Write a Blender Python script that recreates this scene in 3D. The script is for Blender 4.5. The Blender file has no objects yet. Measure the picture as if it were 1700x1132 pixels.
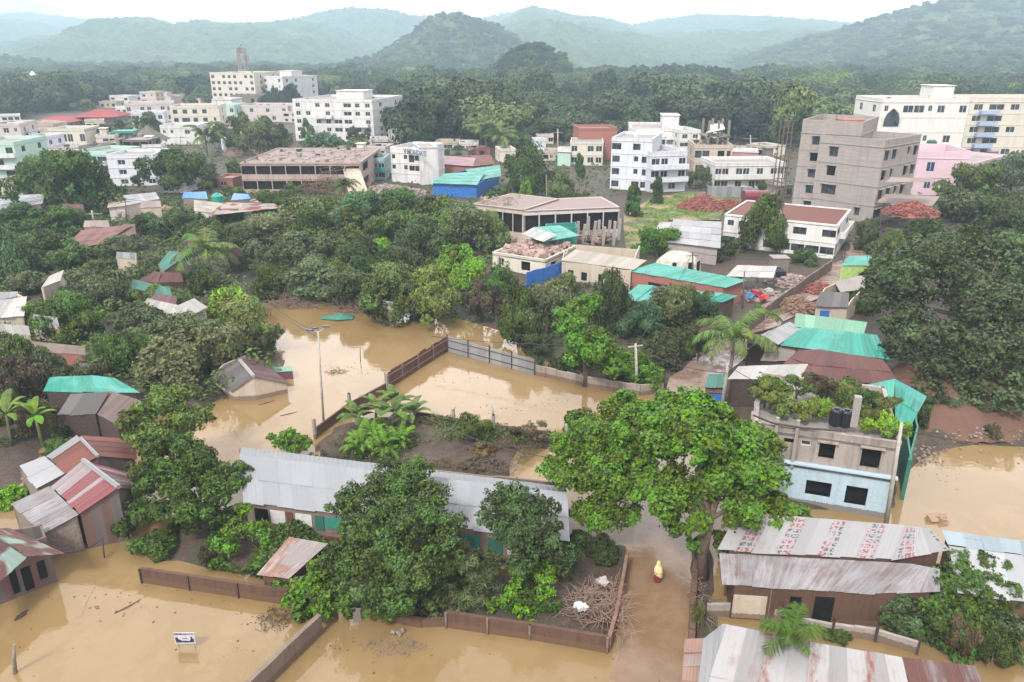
import bpy, math, random
import numpy as np
from math import sin, cos, tan, atan, atan2, radians, pi, hypot
from mathutils import Vector, Matrix, noise
R = random.Random(7)
NR = np.random.RandomState(11)
S = bpy.context.scene
C = S.collection
# ---------------------------------------------------------------- camera
H, F, TH = 27.0, 1250.0, atan(476/1250)
cam_d = bpy.data.cameras.new('camera'); cam = bpy.data.objects.new('camera', cam_d); C.objects.link(cam)
cam.location = (0, 0, H); cam.rotation_euler = (pi/2-TH, 0, 0)
cam_d.sensor_width = 36; cam_d.lens = F/1700*36; cam_d.clip_start = .2; cam_d.clip_end = 20000
S.camera = cam
# ---------------------------------------------------------------- sky and sun (bright overcast)
W = bpy.data.worlds.new('World'); S.world = W; W.use_nodes = True
wn = W.node_tree; wn.nodes.clear()
def wnode(t, **k):
    n = wn.nodes.new(t)
    for a, b in k.items(): setattr(n, a, b)
    return n
sky = wnode('ShaderNodeTexSky', sky_type='NISHITA', sun_disc=False, sun_elevation=radians(48), sun_rotation=radians(208), dust_density=6.0, air_density=1.4, ozone_density=2.0)
hsv = wnode('ShaderNodeHueSaturation'); hsv.inputs['Saturation'].default_value = .12
mixc = wnode('ShaderNodeMix', data_type='RGBA', blend_type='MIX'); mixc.inputs[7].default_value = (14.6, 14.0, 14.5, 1)
tc = wnode('ShaderNodeTexCoord'); mp = wnode('ShaderNodeMapping'); mp.inputs['Scale'].default_value = (1, 1, 2.2)
nz = wnode('ShaderNodeTexNoise'); nz.inputs['Scale'].default_value = 1.6; nz.inputs['Detail'].default_value = 7; nz.inputs['Roughness'].default_value = .55
rp = wnode('ShaderNodeValToRGB'); rp.color_ramp.elements[0].position = .44; rp.color_ramp.elements[1].position = .53
mul = wnode('ShaderNodeMix', data_type='RGBA', blend_type='MULTIPLY'); mul.inputs[0].default_value = 1
rp2 = wnode('ShaderNodeValToRGB'); rp2.color_ramp.elements[0].color = (.50, .53, .57, 1); rp2.color_ramp.elements[1].color = (1.5, 1.46, 1.42, 1)
rp2.color_ramp.elements[0].position = .4; rp2.color_ramp.elements[1].position = .56
bg = wnode('ShaderNodeBackground'); bg.inputs['Strength'].default_value = .10
out = wnode('ShaderNodeOutputWorld')
L = wn.links.new
L(sky.outputs[0], hsv.inputs['Color']); L(hsv.outputs[0], mixc.inputs[6]); mixc.inputs[0].default_value = .75
# cloud brightness added ahead of the camera for water reflections; the sun stands behind
dp = wnode('ShaderNodeVectorMath', operation='DOT_PRODUCT'); dp.inputs[1].default_value = (.08, .86, .5); L(tc.outputs['Generated'], dp.inputs[0])
mx = wnode('ShaderNodeMath', operation='MAXIMUM'); L(dp.outputs['Value'], mx.inputs[0]); mx.inputs[1].default_value = 0
pw = wnode('ShaderNodeMath', operation='POWER'); L(mx.outputs[0], pw.inputs[0]); pw.inputs[1].default_value = 2.5
ma = wnode('ShaderNodeMath', operation='MULTIPLY_ADD'); L(pw.outputs[0], ma.inputs[0]); ma.inputs[1].default_value = .062; ma.inputs[2].default_value = .046
L(ma.outputs[0], bg.inputs['Strength'])
L(tc.outputs['Generated'], mp.inputs[0]); L(mp.outputs[0], nz.inputs[0]); L(nz.outputs[0], rp2.inputs[0])
L(mixc.outputs[2], mul.inputs[6]); L(rp2.outputs[0], mul.inputs[7]); L(mul.outputs[2], bg.inputs[0]); L(bg.outputs[0], out.inputs[0])
sd = bpy.data.lights.new('sun', 'SUN'); sd.energy = 1.5; sd.angle = radians(10); sd.color = (1, .95, .88)
so = bpy.data.objects.new('sun', sd); C.objects.link(so); so.rotation_euler = (radians(42), 0, radians(-28))
S.view_settings.view_transform = 'Standard'; S.view_settings.look = 'None'; S.view_settings.gamma = 1
S.view_settings.exposure = 1.42
S.cycles.max_bounces = 6; S.cycles.diffuse_bounces = 2; S.cycles.glossy_bounces = 2; S.cycles.transmission_bounces = 2
S.cycles.transparent_max_bounces = 4; S.cycles.volume_bounces = 1; S.cycles.use_adaptive_sampling = True
# ---------------------------------------------------------------- pixel of the photograph -> point in the place
ct, st = cos(TH), sin(TH)
def at(px, py, z=0.0):
    dx = (px-850)/F; dy = -(py-566)/F
    d = Vector((dx, ct+dy*st, -st+dy*ct)); t = (z-H)/d.z
    return Vector((d.x*t, d.y*t, z))
def zat(py, Y):
    dy = -(py-566)/F
    return H+Y*(-st+dy*ct)/(ct+dy*st)
def xat(px, Y, z): return (px-850)/F*(Y*ct-(z-H)*st)
def ppm(Y, z=0): return F/(Y*ct-(z-H)*st)      # photo pixels per metre there
# ---------------------------------------------------------------- objects
def thing(name, label, cat, loc=(0, 0, 0), group=None):
    o = bpy.data.objects.new(name, None); C.objects.link(o); o.location = loc; o.empty_display_size = .3
    o['label'] = label; o['category'] = cat; o['kind'] = 'thing'
    if group: o['group'] = group
    return o
def tag(o, label, cat, group=None):
    o['kind'] = 'thing'; o['label'] = label; o['category'] = cat
    if group: o['group'] = group
    return o
class MB:
    def __init__(s): s.v = []; s.f = []; s.uv = []; s.r = []; s.m = []
    def face(s, pts, uv=None, r=0.5, m=0):
        b = len(s.v); s.v += [tuple(p) for p in pts]; s.f.append(tuple(range(b, b+len(pts))))
        s.uv.append(uv if uv else [(0, 0)]*len(pts)); s.r.append(r); s.m.append(m)
    def hexa(s, p, r=0.5, m=0, uv=None):      # 8 points: bottom 4 ccw, top 4 ccw
        b = len(s.v); s.v += [tuple(q) for q in p]
        for q, n in (((3, 2, 1, 0), 0), ((4, 5, 6, 7), 1), ((0, 1, 5, 4), 0), ((1, 2, 6, 5), 0), ((2, 3, 7, 6), 0), ((3, 0, 4, 7), 0)):
            s.f.append(tuple(b+i for i in q)); s.uv.append([uv[i % 4] for i in q] if uv else [(0, 0)]*4); s.r.append(r); s.m.append(m)
    def box(s, c, d, rz=0, r=0.5, m=0, tilt=0):
        c = Vector(c); hx, hy, hz = d[0]/2, d[1]/2, d[2]/2
        M = Matrix.Rotation(rz, 3, 'Z') @ Matrix.Rotation(tilt, 3, 'Y')
        s.hexa([c+M @ Vector(q) for q in ((-hx, -hy, -hz), (hx, -hy, -hz), (hx, hy, -hz), (-hx, hy, -hz), (-hx, -hy, hz), (hx, -hy, hz), (hx, hy, hz), (-hx, hy, hz))], r, m)
    def slab(s, pts, t, r=0.5, m=0, uv=None):  # polygon thickened downward
        n = len(pts); b = len(s.v); s.v += [tuple(p) for p in pts]+[(p[0], p[1], p[2]-t) for p in pts]
        s.f.append(tuple(range(b, b+n))); s.uv.append(uv or [(p[0], p[1]) for p in pts])
        s.f.append(tuple(range(b+2*n-1, b+n-1, -1))); s.uv.append([(0, 0)]*n)
        for i in range(n): j = (i+1) % n; s.f.append((b+i, b+n+i, b+n+j, b+j)); s.uv.append([(0, 0)]*4)
        s.r += [r]*(n+2); s.m += [m]*(n+2)
    def tube(s, pts, rad, k=6, r=0.5, m=0, cap=True):
        pts = [Vector(p) for p in pts]; n = len(pts)
        if not hasattr(rad, '__len__'): rad = [rad]*n
        b = len(s.v); up = Vector((0, 0, 1)); a = (pts[-1]-pts[0]).normalized()
        ref = Vector((1, 0, 0)) if abs(a.z) > .7 else up
        for i in range(n):
            d = (pts[min(i+1, n-1)]-pts[max(i-1, 0)]).normalized()
            u = d.cross(ref).normalized(); w = d.cross(u)
            for j in range(k): q = 2*pi*j/k; s.v.append(tuple(pts[i]+(u*cos(q)+w*sin(q))*rad[i]))
        for i in range(n-1):
            for j in range(k):
                j2 = (j+1) % k
                s.f.append((b+i*k+j, b+i*k+j2, b+(i+1)*k+j2, b+(i+1)*k+j)); s.uv.append([(j/k, i), (j2/k, i), (j2/k, i+1), (j/k, i+1)]); s.r.append(r); s.m.append(m)
        if cap:
            s.f.append(tuple(b+j for j in range(k-1, -1, -1))); s.f.append(tuple(b+(n-1)*k+j for j in range(k)))
            s.uv += [[(0, 0)]*k]*2; s.r += [r, r]; s.m += [m, m]
    def build(s, name, mat, parent=None, loc=None, smooth=False):
        base = Vector(parent.location) if parent is not None and loc is None else Vector(loc or (0, 0, 0))
        p = parent
        while parent is not None and p.parent is not None: p = p.parent; base = base+Vector(p.location)
        me = bpy.data.meshes.new(name)
        me.from_pydata([(x-base.x, y-base.y, z-base.z) for x, y, z in s.v], [], s.f)
        uvl = me.uv_layers.new(name='UVMap'); uvl.data.foreach_set('uv', [c for f in s.uv for q in f for c in q])
        at_ = me.attributes.new('rnd', 'FLOAT', 'FACE'); at_.data.foreach_set('value', s.r)
        for m in (mat if isinstance(mat, (list, tuple)) else [mat]): me.materials.append(m)
        me.polygons.foreach_set('material_index', s.m)
        if smooth: me.polygons.foreach_set('use_smooth', [True]*len(s.f))
        me.update()
        o = bpy.data.objects.new(name, me); C.objects.link(o)
        if parent is not None: o.parent = parent
        else: o.location = base
        return o
def dup(root, loc, rz=0, sc=(1, 1, 1), label=None, name=None, color=None):
    r = root.copy(); C.objects.link(r); r.location = loc; r.rotation_euler = (0, 0, rz); r.scale = sc
    if label: r['label'] = label
    if name: r.name = name
    for ch in list(root.children):
        c = ch.copy(); C.objects.link(c); c.parent = r
        if color: c.color = color
        for g in ch.children:
            d = g.copy(); C.objects.link(d); d.parent = c
    return r
# ---------------------------------------------------------------- materials
def newmat(name):
    m = bpy.data.materials.new(name); m.use_nodes = True; nt = m.node_tree
    return m, nt, nt.nodes['Principled BSDF']
class N:
    """tiny node helper"""
    def __init__(s, nt): s.nt = nt
    def n(s, t, inp={}, **k):
        x = s.nt.nodes.new(t)
        for a, b in k.items(): setattr(x, a, b)
        for a, b in inp.items():
            if isinstance(b, bpy.types.NodeSocket): s.nt.links.new(b, x.inputs[a])
            else: x.inputs[a].default_value = b
        return x
    def noise(s, co, scale, detail=4, rough=.6, mapping=None):
        if mapping: co = s.n('ShaderNodeMapping', {0: co, 3: mapping}).outputs[0]
        return s.n('ShaderNodeTexNoise', {'Vector': co, 'Scale': scale, 'Detail': detail, 'Roughness': rough}).outputs[0]
    def ramp(s, v, a, b, ca=(0, 0, 0, 1), cb=(1, 1, 1, 1)):
        x = s.n('ShaderNodeValToRGB', {0: v}); e = x.color_ramp.elements
        e[0].position = a; e[1].position = b; e[0].color = ca; e[1].color = cb
        return x.outputs[0]
    def mix(s, f, a, b, mode='MIX'):
        x = s.n('ShaderNodeMix', {0: f, 6: a, 7: b}, data_type='RGBA', blend_type=mode); return x.outputs[2]
    def math(s, op, a, b=0.0, c=0.0): return s.n('ShaderNodeMath', {0: a, 1: b, 2: c}, operation=op).outputs[0]
    def bump(s, h, strength, dist=.02): return s.n('ShaderNodeBump', {'Strength': strength, 'Distance': dist, 'Height': h}).outputs[0]
def rgb(c): return (c[0], c[1], c[2], 1)
def hexc(h, k=1.0):
    v = [int(h[i:i+2], 16)/255 for i in (0, 2, 4)]
    return tuple(k*(x/12.92 if x < .04045 else ((x+.055)/1.055)**2.4) for x in v)
_mc = {}
def plaster(name, col, dirt=(.12, .10, .085), amt=.5, rough=.85, sc=1.0, streak=True, brick=False, bump=.3):
    if name in _mc: return _mc[name]
    m, nt, b = newmat(name); q = N(nt)
    co = q.n('ShaderNodeTexCoord').outputs['Object']
    n1 = q.noise(co, .35*sc, 6, .65); n2 = q.noise(co, 6*sc, 5, .7)
    st_ = q.noise(co, 1.0, 5, .65, mapping=(1.6*sc, 1.6*sc, .16*sc))
    c = q.mix(q.ramp(n2, .3, .75), rgb([x*.86 for x in col]), rgb([min(1, x*1.1) for x in col]))
    if brick:
        geo = q.n('ShaderNodeNewGeometry').outputs['Normal']
        # brick courses from object height and horizontal run
        sx = q.n('ShaderNodeSeparateXYZ', {0: co}); u = q.math('ADD', sx.outputs[0], sx.outputs[1])
        cv = q.n('ShaderNodeCombineXYZ', {0: u, 1: sx.outputs[2]}).outputs[0]
        bt = q.n('ShaderNodeTexBrick', {'Vector': cv, 'Color1': rgb([x*.8 for x in col]), 'Color2': rgb([x*1.15 for x in col]), 'Mortar': rgb([x*.45+.12 for x in col]), 'Scale': 1.0, 'Mortar Size': .012, 'Brick Width': .25, 'Row Height': .085})
        c = q.mix(.8, c, bt.outputs[0])
    if streak: c = q.mix(q.math('MULTIPLY', q.ramp(st_, .48, .78), amt), c, rgb(dirt))
    c = q.mix(q.math('MULTIPLY', q.ramp(n1, .45, .8), amt*.8), c, rgb([(x+y)/2 for x, y in zip(dirt, col)]))
    pz = q.n('ShaderNodeSeparateXYZ', {0: q.n('ShaderNodeNewGeometry').outputs['Position']}).outputs[2]   # silt line left by the flood
    c = q.mix(q.math('MULTIPLY', q.math('LESS_THAN', pz, q.math('MULTIPLY_ADD', n2, .35, .22)), .75), c, rgb((.13, .08, .05)))
    nt.links.new(c, b.inputs['Base Color']); b.inputs['Roughness'].default_value = rough
    b.inputs['Specular IOR Level'].default_value = .1
    if bump: nt.links.new(q.bump(n2, bump, .03), b.inputs['Normal'])
    _mc[name] = m; return m
def sheetmat(name, col, rust=(.16, .055, .035), amt=.3, stripe=0.0, stripe_col=None, rough=.45, pitch=7.0, marks=False, alongrust=False, patch=None, dim=.54, var=1.0):
    """corrugated sheet: uv in metres, u along the eave and v up the slope; rnd = one number per sheet"""
    if name in _mc: return _mc[name]
    col = tuple(x*dim for x in col); patch = patch and tuple(x*dim for x in patch)
    m, nt, b = newmat(name); q = N(nt)
    uv = q.n('ShaderNodeUVMap', uv_map='UVMap').outputs[0]; rn = q.n('ShaderNodeAttribute', attribute_name='rnd').outputs['Fac']
    n1 = q.noise(uv, .45, 6, .7); n2 = q.noise(uv, 1.0, 5, .7, mapping=(5, .5, 1)); n3 = q.noise(uv, 9, 4, .7)
    c = q.mix(rn, rgb([x*(1-.28*var) for x in col]), rgb([min(.9, x*(1+.12*var)) for x in col]))
    c = q.mix(q.math('MULTIPLY', q.ramp(n1, .35, .7), .35), c, rgb([x*.6+.03 for x in col]))
    if patch: c = q.mix(q.ramp(q.noise(uv, .3, 3, .5), .52, .57), c, rgb(patch))
    if stripe: c = q.mix(q.math('LESS_THAN', q.math('FRACT', q.math('MULTIPLY', rn, 7.31)), stripe), c, rgb(stripe_col or rust))
    ru = q.math('MULTIPLY', q.ramp(q.mix(.5, n1, n2), .62-.26*amt, .80-.26*amt), 1.0)
    c = q.mix(q.math('MULTIPLY', ru, .9), c, rgb(rust))
    c = q.mix(q.math('MULTIPLY', q.ramp(n3, .66, .72), min(1, amt*1.3)), c, rgb([x*.6 for x in rust]))
    sp = q.n('ShaderNodeSeparateXYZ', {0: uv})
    if alongrust:   # separate broad rust bands running down the slope
        wob = q.math('ADD', sp.outputs[0], q.math('MULTIPLY', q.noise(uv, .8, 4, .7), 1.3))
        band = q.math('ABSOLUTE', q.math('SUBTRACT', q.math('FRACT', q.math('MULTIPLY', wob, .42)), .5))
        brk = q.ramp(q.noise(uv, 1.0, 9, .78, mapping=(3.2, .8, 1)), .44, .60)
        c = q.mix(q.math('MULTIPLY', q.ramp(band, .03, .13, (1, 1, 1, 1), (0, 0, 0, 1)), brk), c, rgb((.17, .05, .035)))
    if marks:       # columns of printed red and black characters, worn
        fu = q.math('FRACT', q.math('MULTIPLY', sp.outputs[0], 3.1)); fv = q.math('FRACT', q.math('MULTIPLY', sp.outputs[1], 2.7))
        inside = q.math('MULTIPLY', q.math('LESS_THAN', fu, .80), q.math('LESS_THAN', fv, .72))
        gl = q.ramp(q.noise(uv, 7.5, 1, .4), .47, .50); colm = q.math('LESS_THAN', q.math('FRACT', q.math('MULTIPLY', sp.outputs[0], .5)), .36)
        ms = q.math('MULTIPLY', q.math('MULTIPLY', gl, colm), inside); ms = q.math('MULTIPLY', ms, q.ramp(n1, .38, .44))
        red = q.mix(q.math('GREATER_THAN', q.noise(uv, .9, 1, .5), .55), rgb((.22, .03, .035)), rgb((.05, .05, .06)))
        c = q.mix(q.math('MULTIPLY', ms, .85), c, red)
    nt.links.new(c, b.inputs['Base Color'])
    wv = q.math('SINE', q.math('MULTIPLY', sp.outputs[0], 2*pi*pitch))
    hgt = q.math('ADD', q.math('MULTIPLY', wv, .5), q.math('MULTIPLY', n1, 2.5))
    nt.links.new(q.bump(hgt, .55, .03), b.inputs['Normal'])
    nt.links.new(q.math('MULTIPLY_ADD', n1, .35, rough-.12), b.inputs['Roughness']); b.inputs['Specular IOR Level'].default_value = .3
    _mc[name] = m; return m
def flat(name, col, rough=.6, var=.25, sc=3.0, spec=.4, bump=.2, metal=0):
    if name in _mc: return _mc[name]
    m, nt, b = newmat(name); q = N(nt); co = q.n('ShaderNodeTexCoord').outputs['Object']
    n = q.noise(co, sc, 5, .65)
    nt.links.new(q.mix(q.ramp(n, .3, .7), rgb([x*(1-var) for x in col]), rgb([x*(1+var) for x in col])), b.inputs['Base Color'])
    b.inputs['Roughness'].default_value = rough; b.inputs['Specular IOR Level'].default_value = spec; b.inputs['Metallic'].default_value = metal
    if bump: nt.links.new(q.bump(n, bump, .05), b.inputs['Normal'])
    _mc[name] = m; return m
# ---------------------------------------------------------------- terrain, water, hills
SHORE = [(-500, 930), (-60, 900), (0, 850), (40, 790), (70, 745), (110, 712), (200, 712), (240, 690), (345, 693), (360, 662), (470, 640), (470, 600), (442, 545), (425, 482), (500, 488), (600, 500), (650, 515), (742, 524), (830, 550), (892, 596), (1060, 650), (1110, 645), (1128, 668), (1170, 760), (1210, 840), (1480, 850), (1492, 790), (1530, 765), (1570, 745), (1640, 738), (1700, 742), (2100, 760)]
ISLES = [[(520, 745), (560, 705), (640, 690), (730, 690), (840, 708), (930, 722), (925, 748), (860, 742), (850, 770), (842, 800), (720, 790), (600, 770), (540, 762)],
         [(242, 925), (480, 970), (530, 950), (500, 880), (400, 850), (290, 860)],
         [(535, 1000), (740, 1035), (1012, 1062), (1035, 985), (1040, 905), (950, 890), (880, 905), (880, 950), (800, 960), (640, 930), (540, 940)],
         [(1148, 1060), (1200, 1060), (1190, 1000), (1175, 860), (1150, 900)]]
def polyxy(pts): return np.array([tuple(at(a, b, 0))[:2] for a, b in pts])
def sdist(X, Y, P):
    x = X.ravel(); y = Y.ravel(); n = len(P); d = np.full(x.shape, 1e9); ins = np.zeros(x.shape, bool)
    for i in range(n):
        a = P[i]; b = P[(i+1) % n]; e = b-a; L2 = max(e @ e, 1e-9)
        t = np.clip(((x-a[0])*e[0]+(y-a[1])*e[1])/L2, 0, 1)
        d = np.minimum(d, np.hypot(x-a[0]-t*e[0], y-a[1]-t*e[1]))
        c = (a[1] > y) != (b[1] > y)
        with np.errstate(all='ignore'): xi = a[0]+(y-a[1])/(b[1]-a[1]+1e-12)*e[0]
        ins ^= c & (x < xi)
    return np.where(ins, d, -d).reshape(X.shape)
main = np.vstack([polyxy(SHORE), [[4000, 60], [6000, 9000], [-6000, 9000], [-4000, 40]]])
def land(X, Y):
    s = sdist(X, Y, main)
    for I in ISLES: s = np.maximum(s, sdist(X, Y, polyxy(I)))
    return s
def vnoise(X, Y, sc, seed=0):
    out = np.empty(X.shape); f = out.ravel(); x = X.ravel(); y = Y.ravel()
    for i in range(len(f)): f[i] = noise.fractal((x[i]*sc+seed, y[i]*sc, seed*.7), 1.0, 2.0, 4)
    return out
def hgt_arr(X, Y):
    s = land(X, Y); n = vnoise(X, Y, .35, 3); n2 = vnoise(X, Y, 1.4, 9)
    base = np.where(s > 0, .55*(1-np.exp(-np.maximum(s, 0)/1.6))+.05, -.9*(1-np.exp(np.minimum(s, 0)/1.2))+.05)
    far = np.clip((Y-110)/200, 0, 1)
    return base+(n*.14+n2*.05)*(1-far)*np.clip((s+2)/2.5, 0, 1)-.03
def grid_mesh(name, X, Y, Z, mat, smooth=True):
    ny, nx = X.shape
    me = bpy.data.meshes.new(name); co = np.stack([X, Y, Z], -1).reshape(-1, 3)
    idx = np.arange(nx*ny).reshape(ny, nx)
    f = np.stack([idx[:-1, :-1], idx[:-1, 1:], idx[1:, 1:], idx[1:, :-1]], -1).reshape(-1, 4)
    quads(me, co, f); me.materials.append(mat)
    if smooth: me.polygons.foreach_set('use_smooth', [True]*len(f))
    o = bpy.data.objects.new(name, me); C.objects.link(o); return o
def quads(me, co, f):
    me.vertices.add(len(co)); me.vertices.foreach_set('co', np.ascontiguousarray(co, dtype=np.float32).ravel())
    k = f.shape[1]; me.loops.add(f.size); me.loops.foreach_set('vertex_index', np.ascontiguousarray(f, dtype=np.int32).ravel())
    me.polygons.add(len(f)); me.polygons.foreach_set('loop_start', np.arange(0, f.size, k, dtype=np.int32))
    me.update(calc_edges=True)
# ground material
gm, nt, b = newmat('ground_mud'); q = N(nt); geo = q.n('ShaderNodeNewGeometry'); po = geo.outputs['Position']
n1 = q.noise(po, .12, 6, .65); n2 = q.noise(po, 1.6, 6, .7); n3 = q.noise(po, 9, 4, .75)
c = q.mix(q.ramp(n2, .3, .7), rgb((.022, .015, .011)), rgb((.075, .048, .032)))
c = q.mix(q.math('MULTIPLY', q.ramp(n3, .52, .66), .6), c, rgb((.14, .10, .072)))
c = q.mix(q.math('MULTIPLY', q.ramp(n1, .50, .60), .75), c, rgb((.025, .04, .013)))
nt.links.new(c, b.inputs['Base Color']); b.inputs['Roughness'].default_value = .8
nt.links.new(q.bump(n2, .8, .15), b.inputs['Normal'])
xs = np.concatenate([-np.geomspace(5000, 82, 46), np.arange(-80, 80.1, .9), np.geomspace(82, 5000, 46)])
ys = np.concatenate([np.arange(8, 130, .9), np.geomspace(131, 7000, 70)])
X, Y = np.meshgrid(xs, ys); g = grid_mesh('ground', X, Y, hgt_arr(X, Y), gm); g['kind'] = 'structure'
# water
wm, nt, b = newmat('muddy_water'); q = N(nt); po = q.n('ShaderNodeNewGeometry').outputs['Position']
n1 = q.noise(po, .06, 5, .6); n2 = q.noise(po, .5, 5, .65); n3 = q.noise(po, .9, 3, .6, mapping=(1, 1.8, 1))
c = q.mix(q.ramp(n1, .35, .65), rgb((.180, .120, .050)), rgb((.225, .155, .073)))
c = q.mix(q.math('MULTIPLY', q.ramp(n2, .5, .75), .35), c, rgb((.17, .108, .05)))
silt = q.ramp(q.noise(po, .22, 7, .7, mapping=(1, .6, 1)), .48, .53); c = q.mix(q.math('MULTIPLY', silt, .22), c, rgb((.265, .19, .10)))
scum = q.math('MULTIPLY', q.ramp(q.noise(po, 1.1, 8, .78), .60, .66), q.ramp(q.noise(po, .08, 3, .5), .52, .62))
c = q.mix(q.math('MULTIPLY', scum, .35), c, rgb((.45, .32, .2)))
nt.links.new(c, b.inputs['Base Color']); b.inputs['Roughness'].default_value = .03; b.inputs['IOR'].default_value = 1.39
nt.links.new(q.math('MULTIPLY_ADD', scum, .25, .04), b.inputs['Roughness'])
nt.links.new(q.bump(n3, .2, .05), b.inputs['Normal'])
me = MB(); me.face([(-400, 5, 0), (400, 5, 0), (400, 135, 0), (-400, 135, 0)])
w = me.build('flood_water', wm); w['kind'] = 'structure'
# hills
def hillmat(name, a, b_, sc):
    m, nt, b = newmat(name); q = N(nt); po = q.n('ShaderNodeNewGeometry').outputs['Position']
    n = q.noise(po, sc, 8, .7); v = q.n('ShaderNodeTexVoronoi', {'Vector': po, 'Scale': sc*4}).outputs[0]
    c = q.mix(q.ramp(n, .35, .68), rgb(a), rgb(b_)); c = q.mix(q.math('MULTIPLY', q.ramp(q.noise(po, sc*.15, 4, .6), .6, .7), .5), c, rgb((.16, .14, .09)))
    nt.links.new(c, b.inputs['Base Color']); b.inputs['Roughness'].default_value = 1; b.inputs['Specular IOR Level'].default_value = 0
    nt.links.new(q.bump(q.math('ADD', n, q.math('MULTIPLY', v, -.6)), 1, 9), b.inputs['Normal']); return m
hm = hillmat('hill_forest_far', (.022, .045, .022), (.13, .165, .075), .028)
def ridge(name, D, depth, prof, back=1.5, amp=.18, nx=240, ny=70, seed=0):
    px = np.array([p[0] for p in prof], float); py = np.array([p[1] for p in prof], float)
    gx = np.linspace(px[0], px[-1], nx); x = np.array([xat(a, D, 60) for a in gx])
    top = np.array([zat(a, D) for a in np.interp(gx, px, py)])
    ext = np.concatenate([np.linspace(-1, 0, ny)[:-1], np.linspace(0, back, ny//2)])
    X = np.tile(x, (len(ext), 1)); Y = D+np.tile((ext*depth)[:, None], (1, nx))
    X = X*(Y/D)**.35
    sh = np.where(ext < 0, np.clip(1+ext, 0, 1)**1.15, np.clip(1-ext/back, 0, 1))[:, None]
    edge = np.ones(nx)
    k = 8.0/depth*3
    n = vnoise(X, Y, 2.2/depth*1.4, seed+1); n2 = vnoise(X, Y, 9.0/depth, seed+5); rid = 1-np.abs(vnoise(X*1.0, Y*.45, 3.0/depth, seed+8))*1.5
    bell = 4*np.clip(sh, 0, 1)*(1-np.clip(sh, 0, 1))
    t = top[None, :]
    Z = t*(sh+bell*(amp*1.4*n+.26*(rid-.6))+.035*n2*sh)-6*(sh <= .01)
    Z = Z+np.random.RandomState(seed).uniform(-1, 1, Z.shape)*(sh > .02)*(2.2+D/900)
    Z = np.maximum(Z, -5)
    o = grid_mesh(name, X, Y, Z, hm); o['kind'] = 'structure'
    return X, Y, Z
ridge('far_ridge', 3600, 2100, back=.4, prof=[(-500, 40), (-200, 30), (0, 25), (60, 22), (130, 28), (200, 35), (300, 44), (420, 60), (520, 90)], seed=1)
ridge('far_ridge', 3300, 2250, back=.5, prof=[(760, 90), (800, 32), (870, 14), (900, 18), (960, 24), (1050, 40), (1090, 32), (1160, 23), (1250, 30), (1330, 40), (1420, 42), (1520, 60), (1650, 90)], seed=2)
ridge('mountain_ridge', 2700, 900, [(400, 80), (440, 40), (500, 30), (545, 16), (590, 11), (640, 13), (690, 24), (740, 29), (790, 60), (830, 95)], seed=3)
HB = ridge('mountain_ridge', 2200, 900, [(-300, 110), (-60, 92), (0, 80), (60, 60), (130, 55), (195, 50), (215, 31), (250, 28), (290, 37), (340, 32), (375, 40), (430, 38), (480, 33), (520, 36), (580, 52), (640, 90)], nx=220, seed=4)
HC = ridge('conical_hill', 1300, 420, [(560, 130), (600, 112), (640, 86), (680, 60), (720, 31), (765, 22), (800, 33), (860, 68), (900, 95), (960, 130)], nx=130, seed=5)
HR = ridge('forested_hill', 1500, 560, [(1150, 140), (1200, 112), (1260, 88), (1330, 70), (1420, 44), (1480, 22), (1560, 2), (1640, -12), (1700, -2), (1800, -30), (2000, -20), (2200, 60)], nx=200, seed=6)
HF = ridge('forested_hill', 950, 260, [(1180, 150), (1300, 124), (1400, 116), (1500, 98), (1600, 92), (1700, 96), (1800, 90), (1950, 100), (2100, 150)], nx=110, seed=7)
HN = ridge('wooded_knoll', 640, 130, [(780, 150), (815, 118), (850, 88), (892, 76), (930, 90), (950, 118), (1010, 150)], nx=40, ny=24, seed=8)
HL = ridge('low_hills', 1150, 300, [(-300, 95), (-100, 92), (0, 100), (60, 112), (150, 122), (350, 124), (480, 122), (560, 112), (600, 100), (650, 104), (720, 116), (800, 130)], nx=160, seed=9)
H2 = ridge('low_hills', 900, 250, [(900, 140), (1000, 126), (1080, 128), (1160, 122), (1250, 130), (1300, 145)], nx=60, seed=10)
# ---------------------------------------------------------------- building kit
GLASS = None
def mk_glass():
    m, nt, b = newmat('window_glass'); q = N(nt); n = q.noise(q.n('ShaderNodeTexCoord').outputs['Object'], .8, 3)
    nt.links.new(q.mix(q.ramp(n, .4, .6), rgb((.012, .016, .022)), rgb((.05, .065, .08))), b.inputs['Base Color']); b.inputs['Roughness'].default_value = .12; return m
GLASS = mk_glass()
GLASSB = flat('blue_glass', (.03, .05, .12), .15, .3)
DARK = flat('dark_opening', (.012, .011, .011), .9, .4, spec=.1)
FRAME = flat('window_frame_pale', (.5, .5, .48), .5, .15)
FRAMED = flat('window_frame_dark', (.09, .08, .075), .5, .15)
CONC = plaster('concrete_raw', (.30, .275, .25), amt=.6)
CONCD = plaster('concrete_dark', (.20, .175, .155), amt=.8, sc=1.5)
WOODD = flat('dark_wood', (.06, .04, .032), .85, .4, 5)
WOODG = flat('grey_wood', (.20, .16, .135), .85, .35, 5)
BRICK = plaster('red_brick', (.33, .115, .085), dirt=(.2, .12, .1), amt=.4, brick=True)
RUBBLE = flat('rubble_pale', (.24, .19, .17), .9, .4, 2.5, bump=1)
WHITE = plaster('plaster_white', (.64, .635, .615), dirt=(.22, .21, .20), amt=.65)
WHITEB = plaster('plaster_bluewhite', (.61, .63, .67), dirt=(.24, .25, .27), amt=.55)
CREAM = plaster('plaster_cream', (.60, .56, .475), dirt=(.3, .27, .22), amt=.45)
PINK = plaster('plaster_pink', (.62, .46, .52), dirt=(.4, .3, .33), amt=.35)
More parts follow.
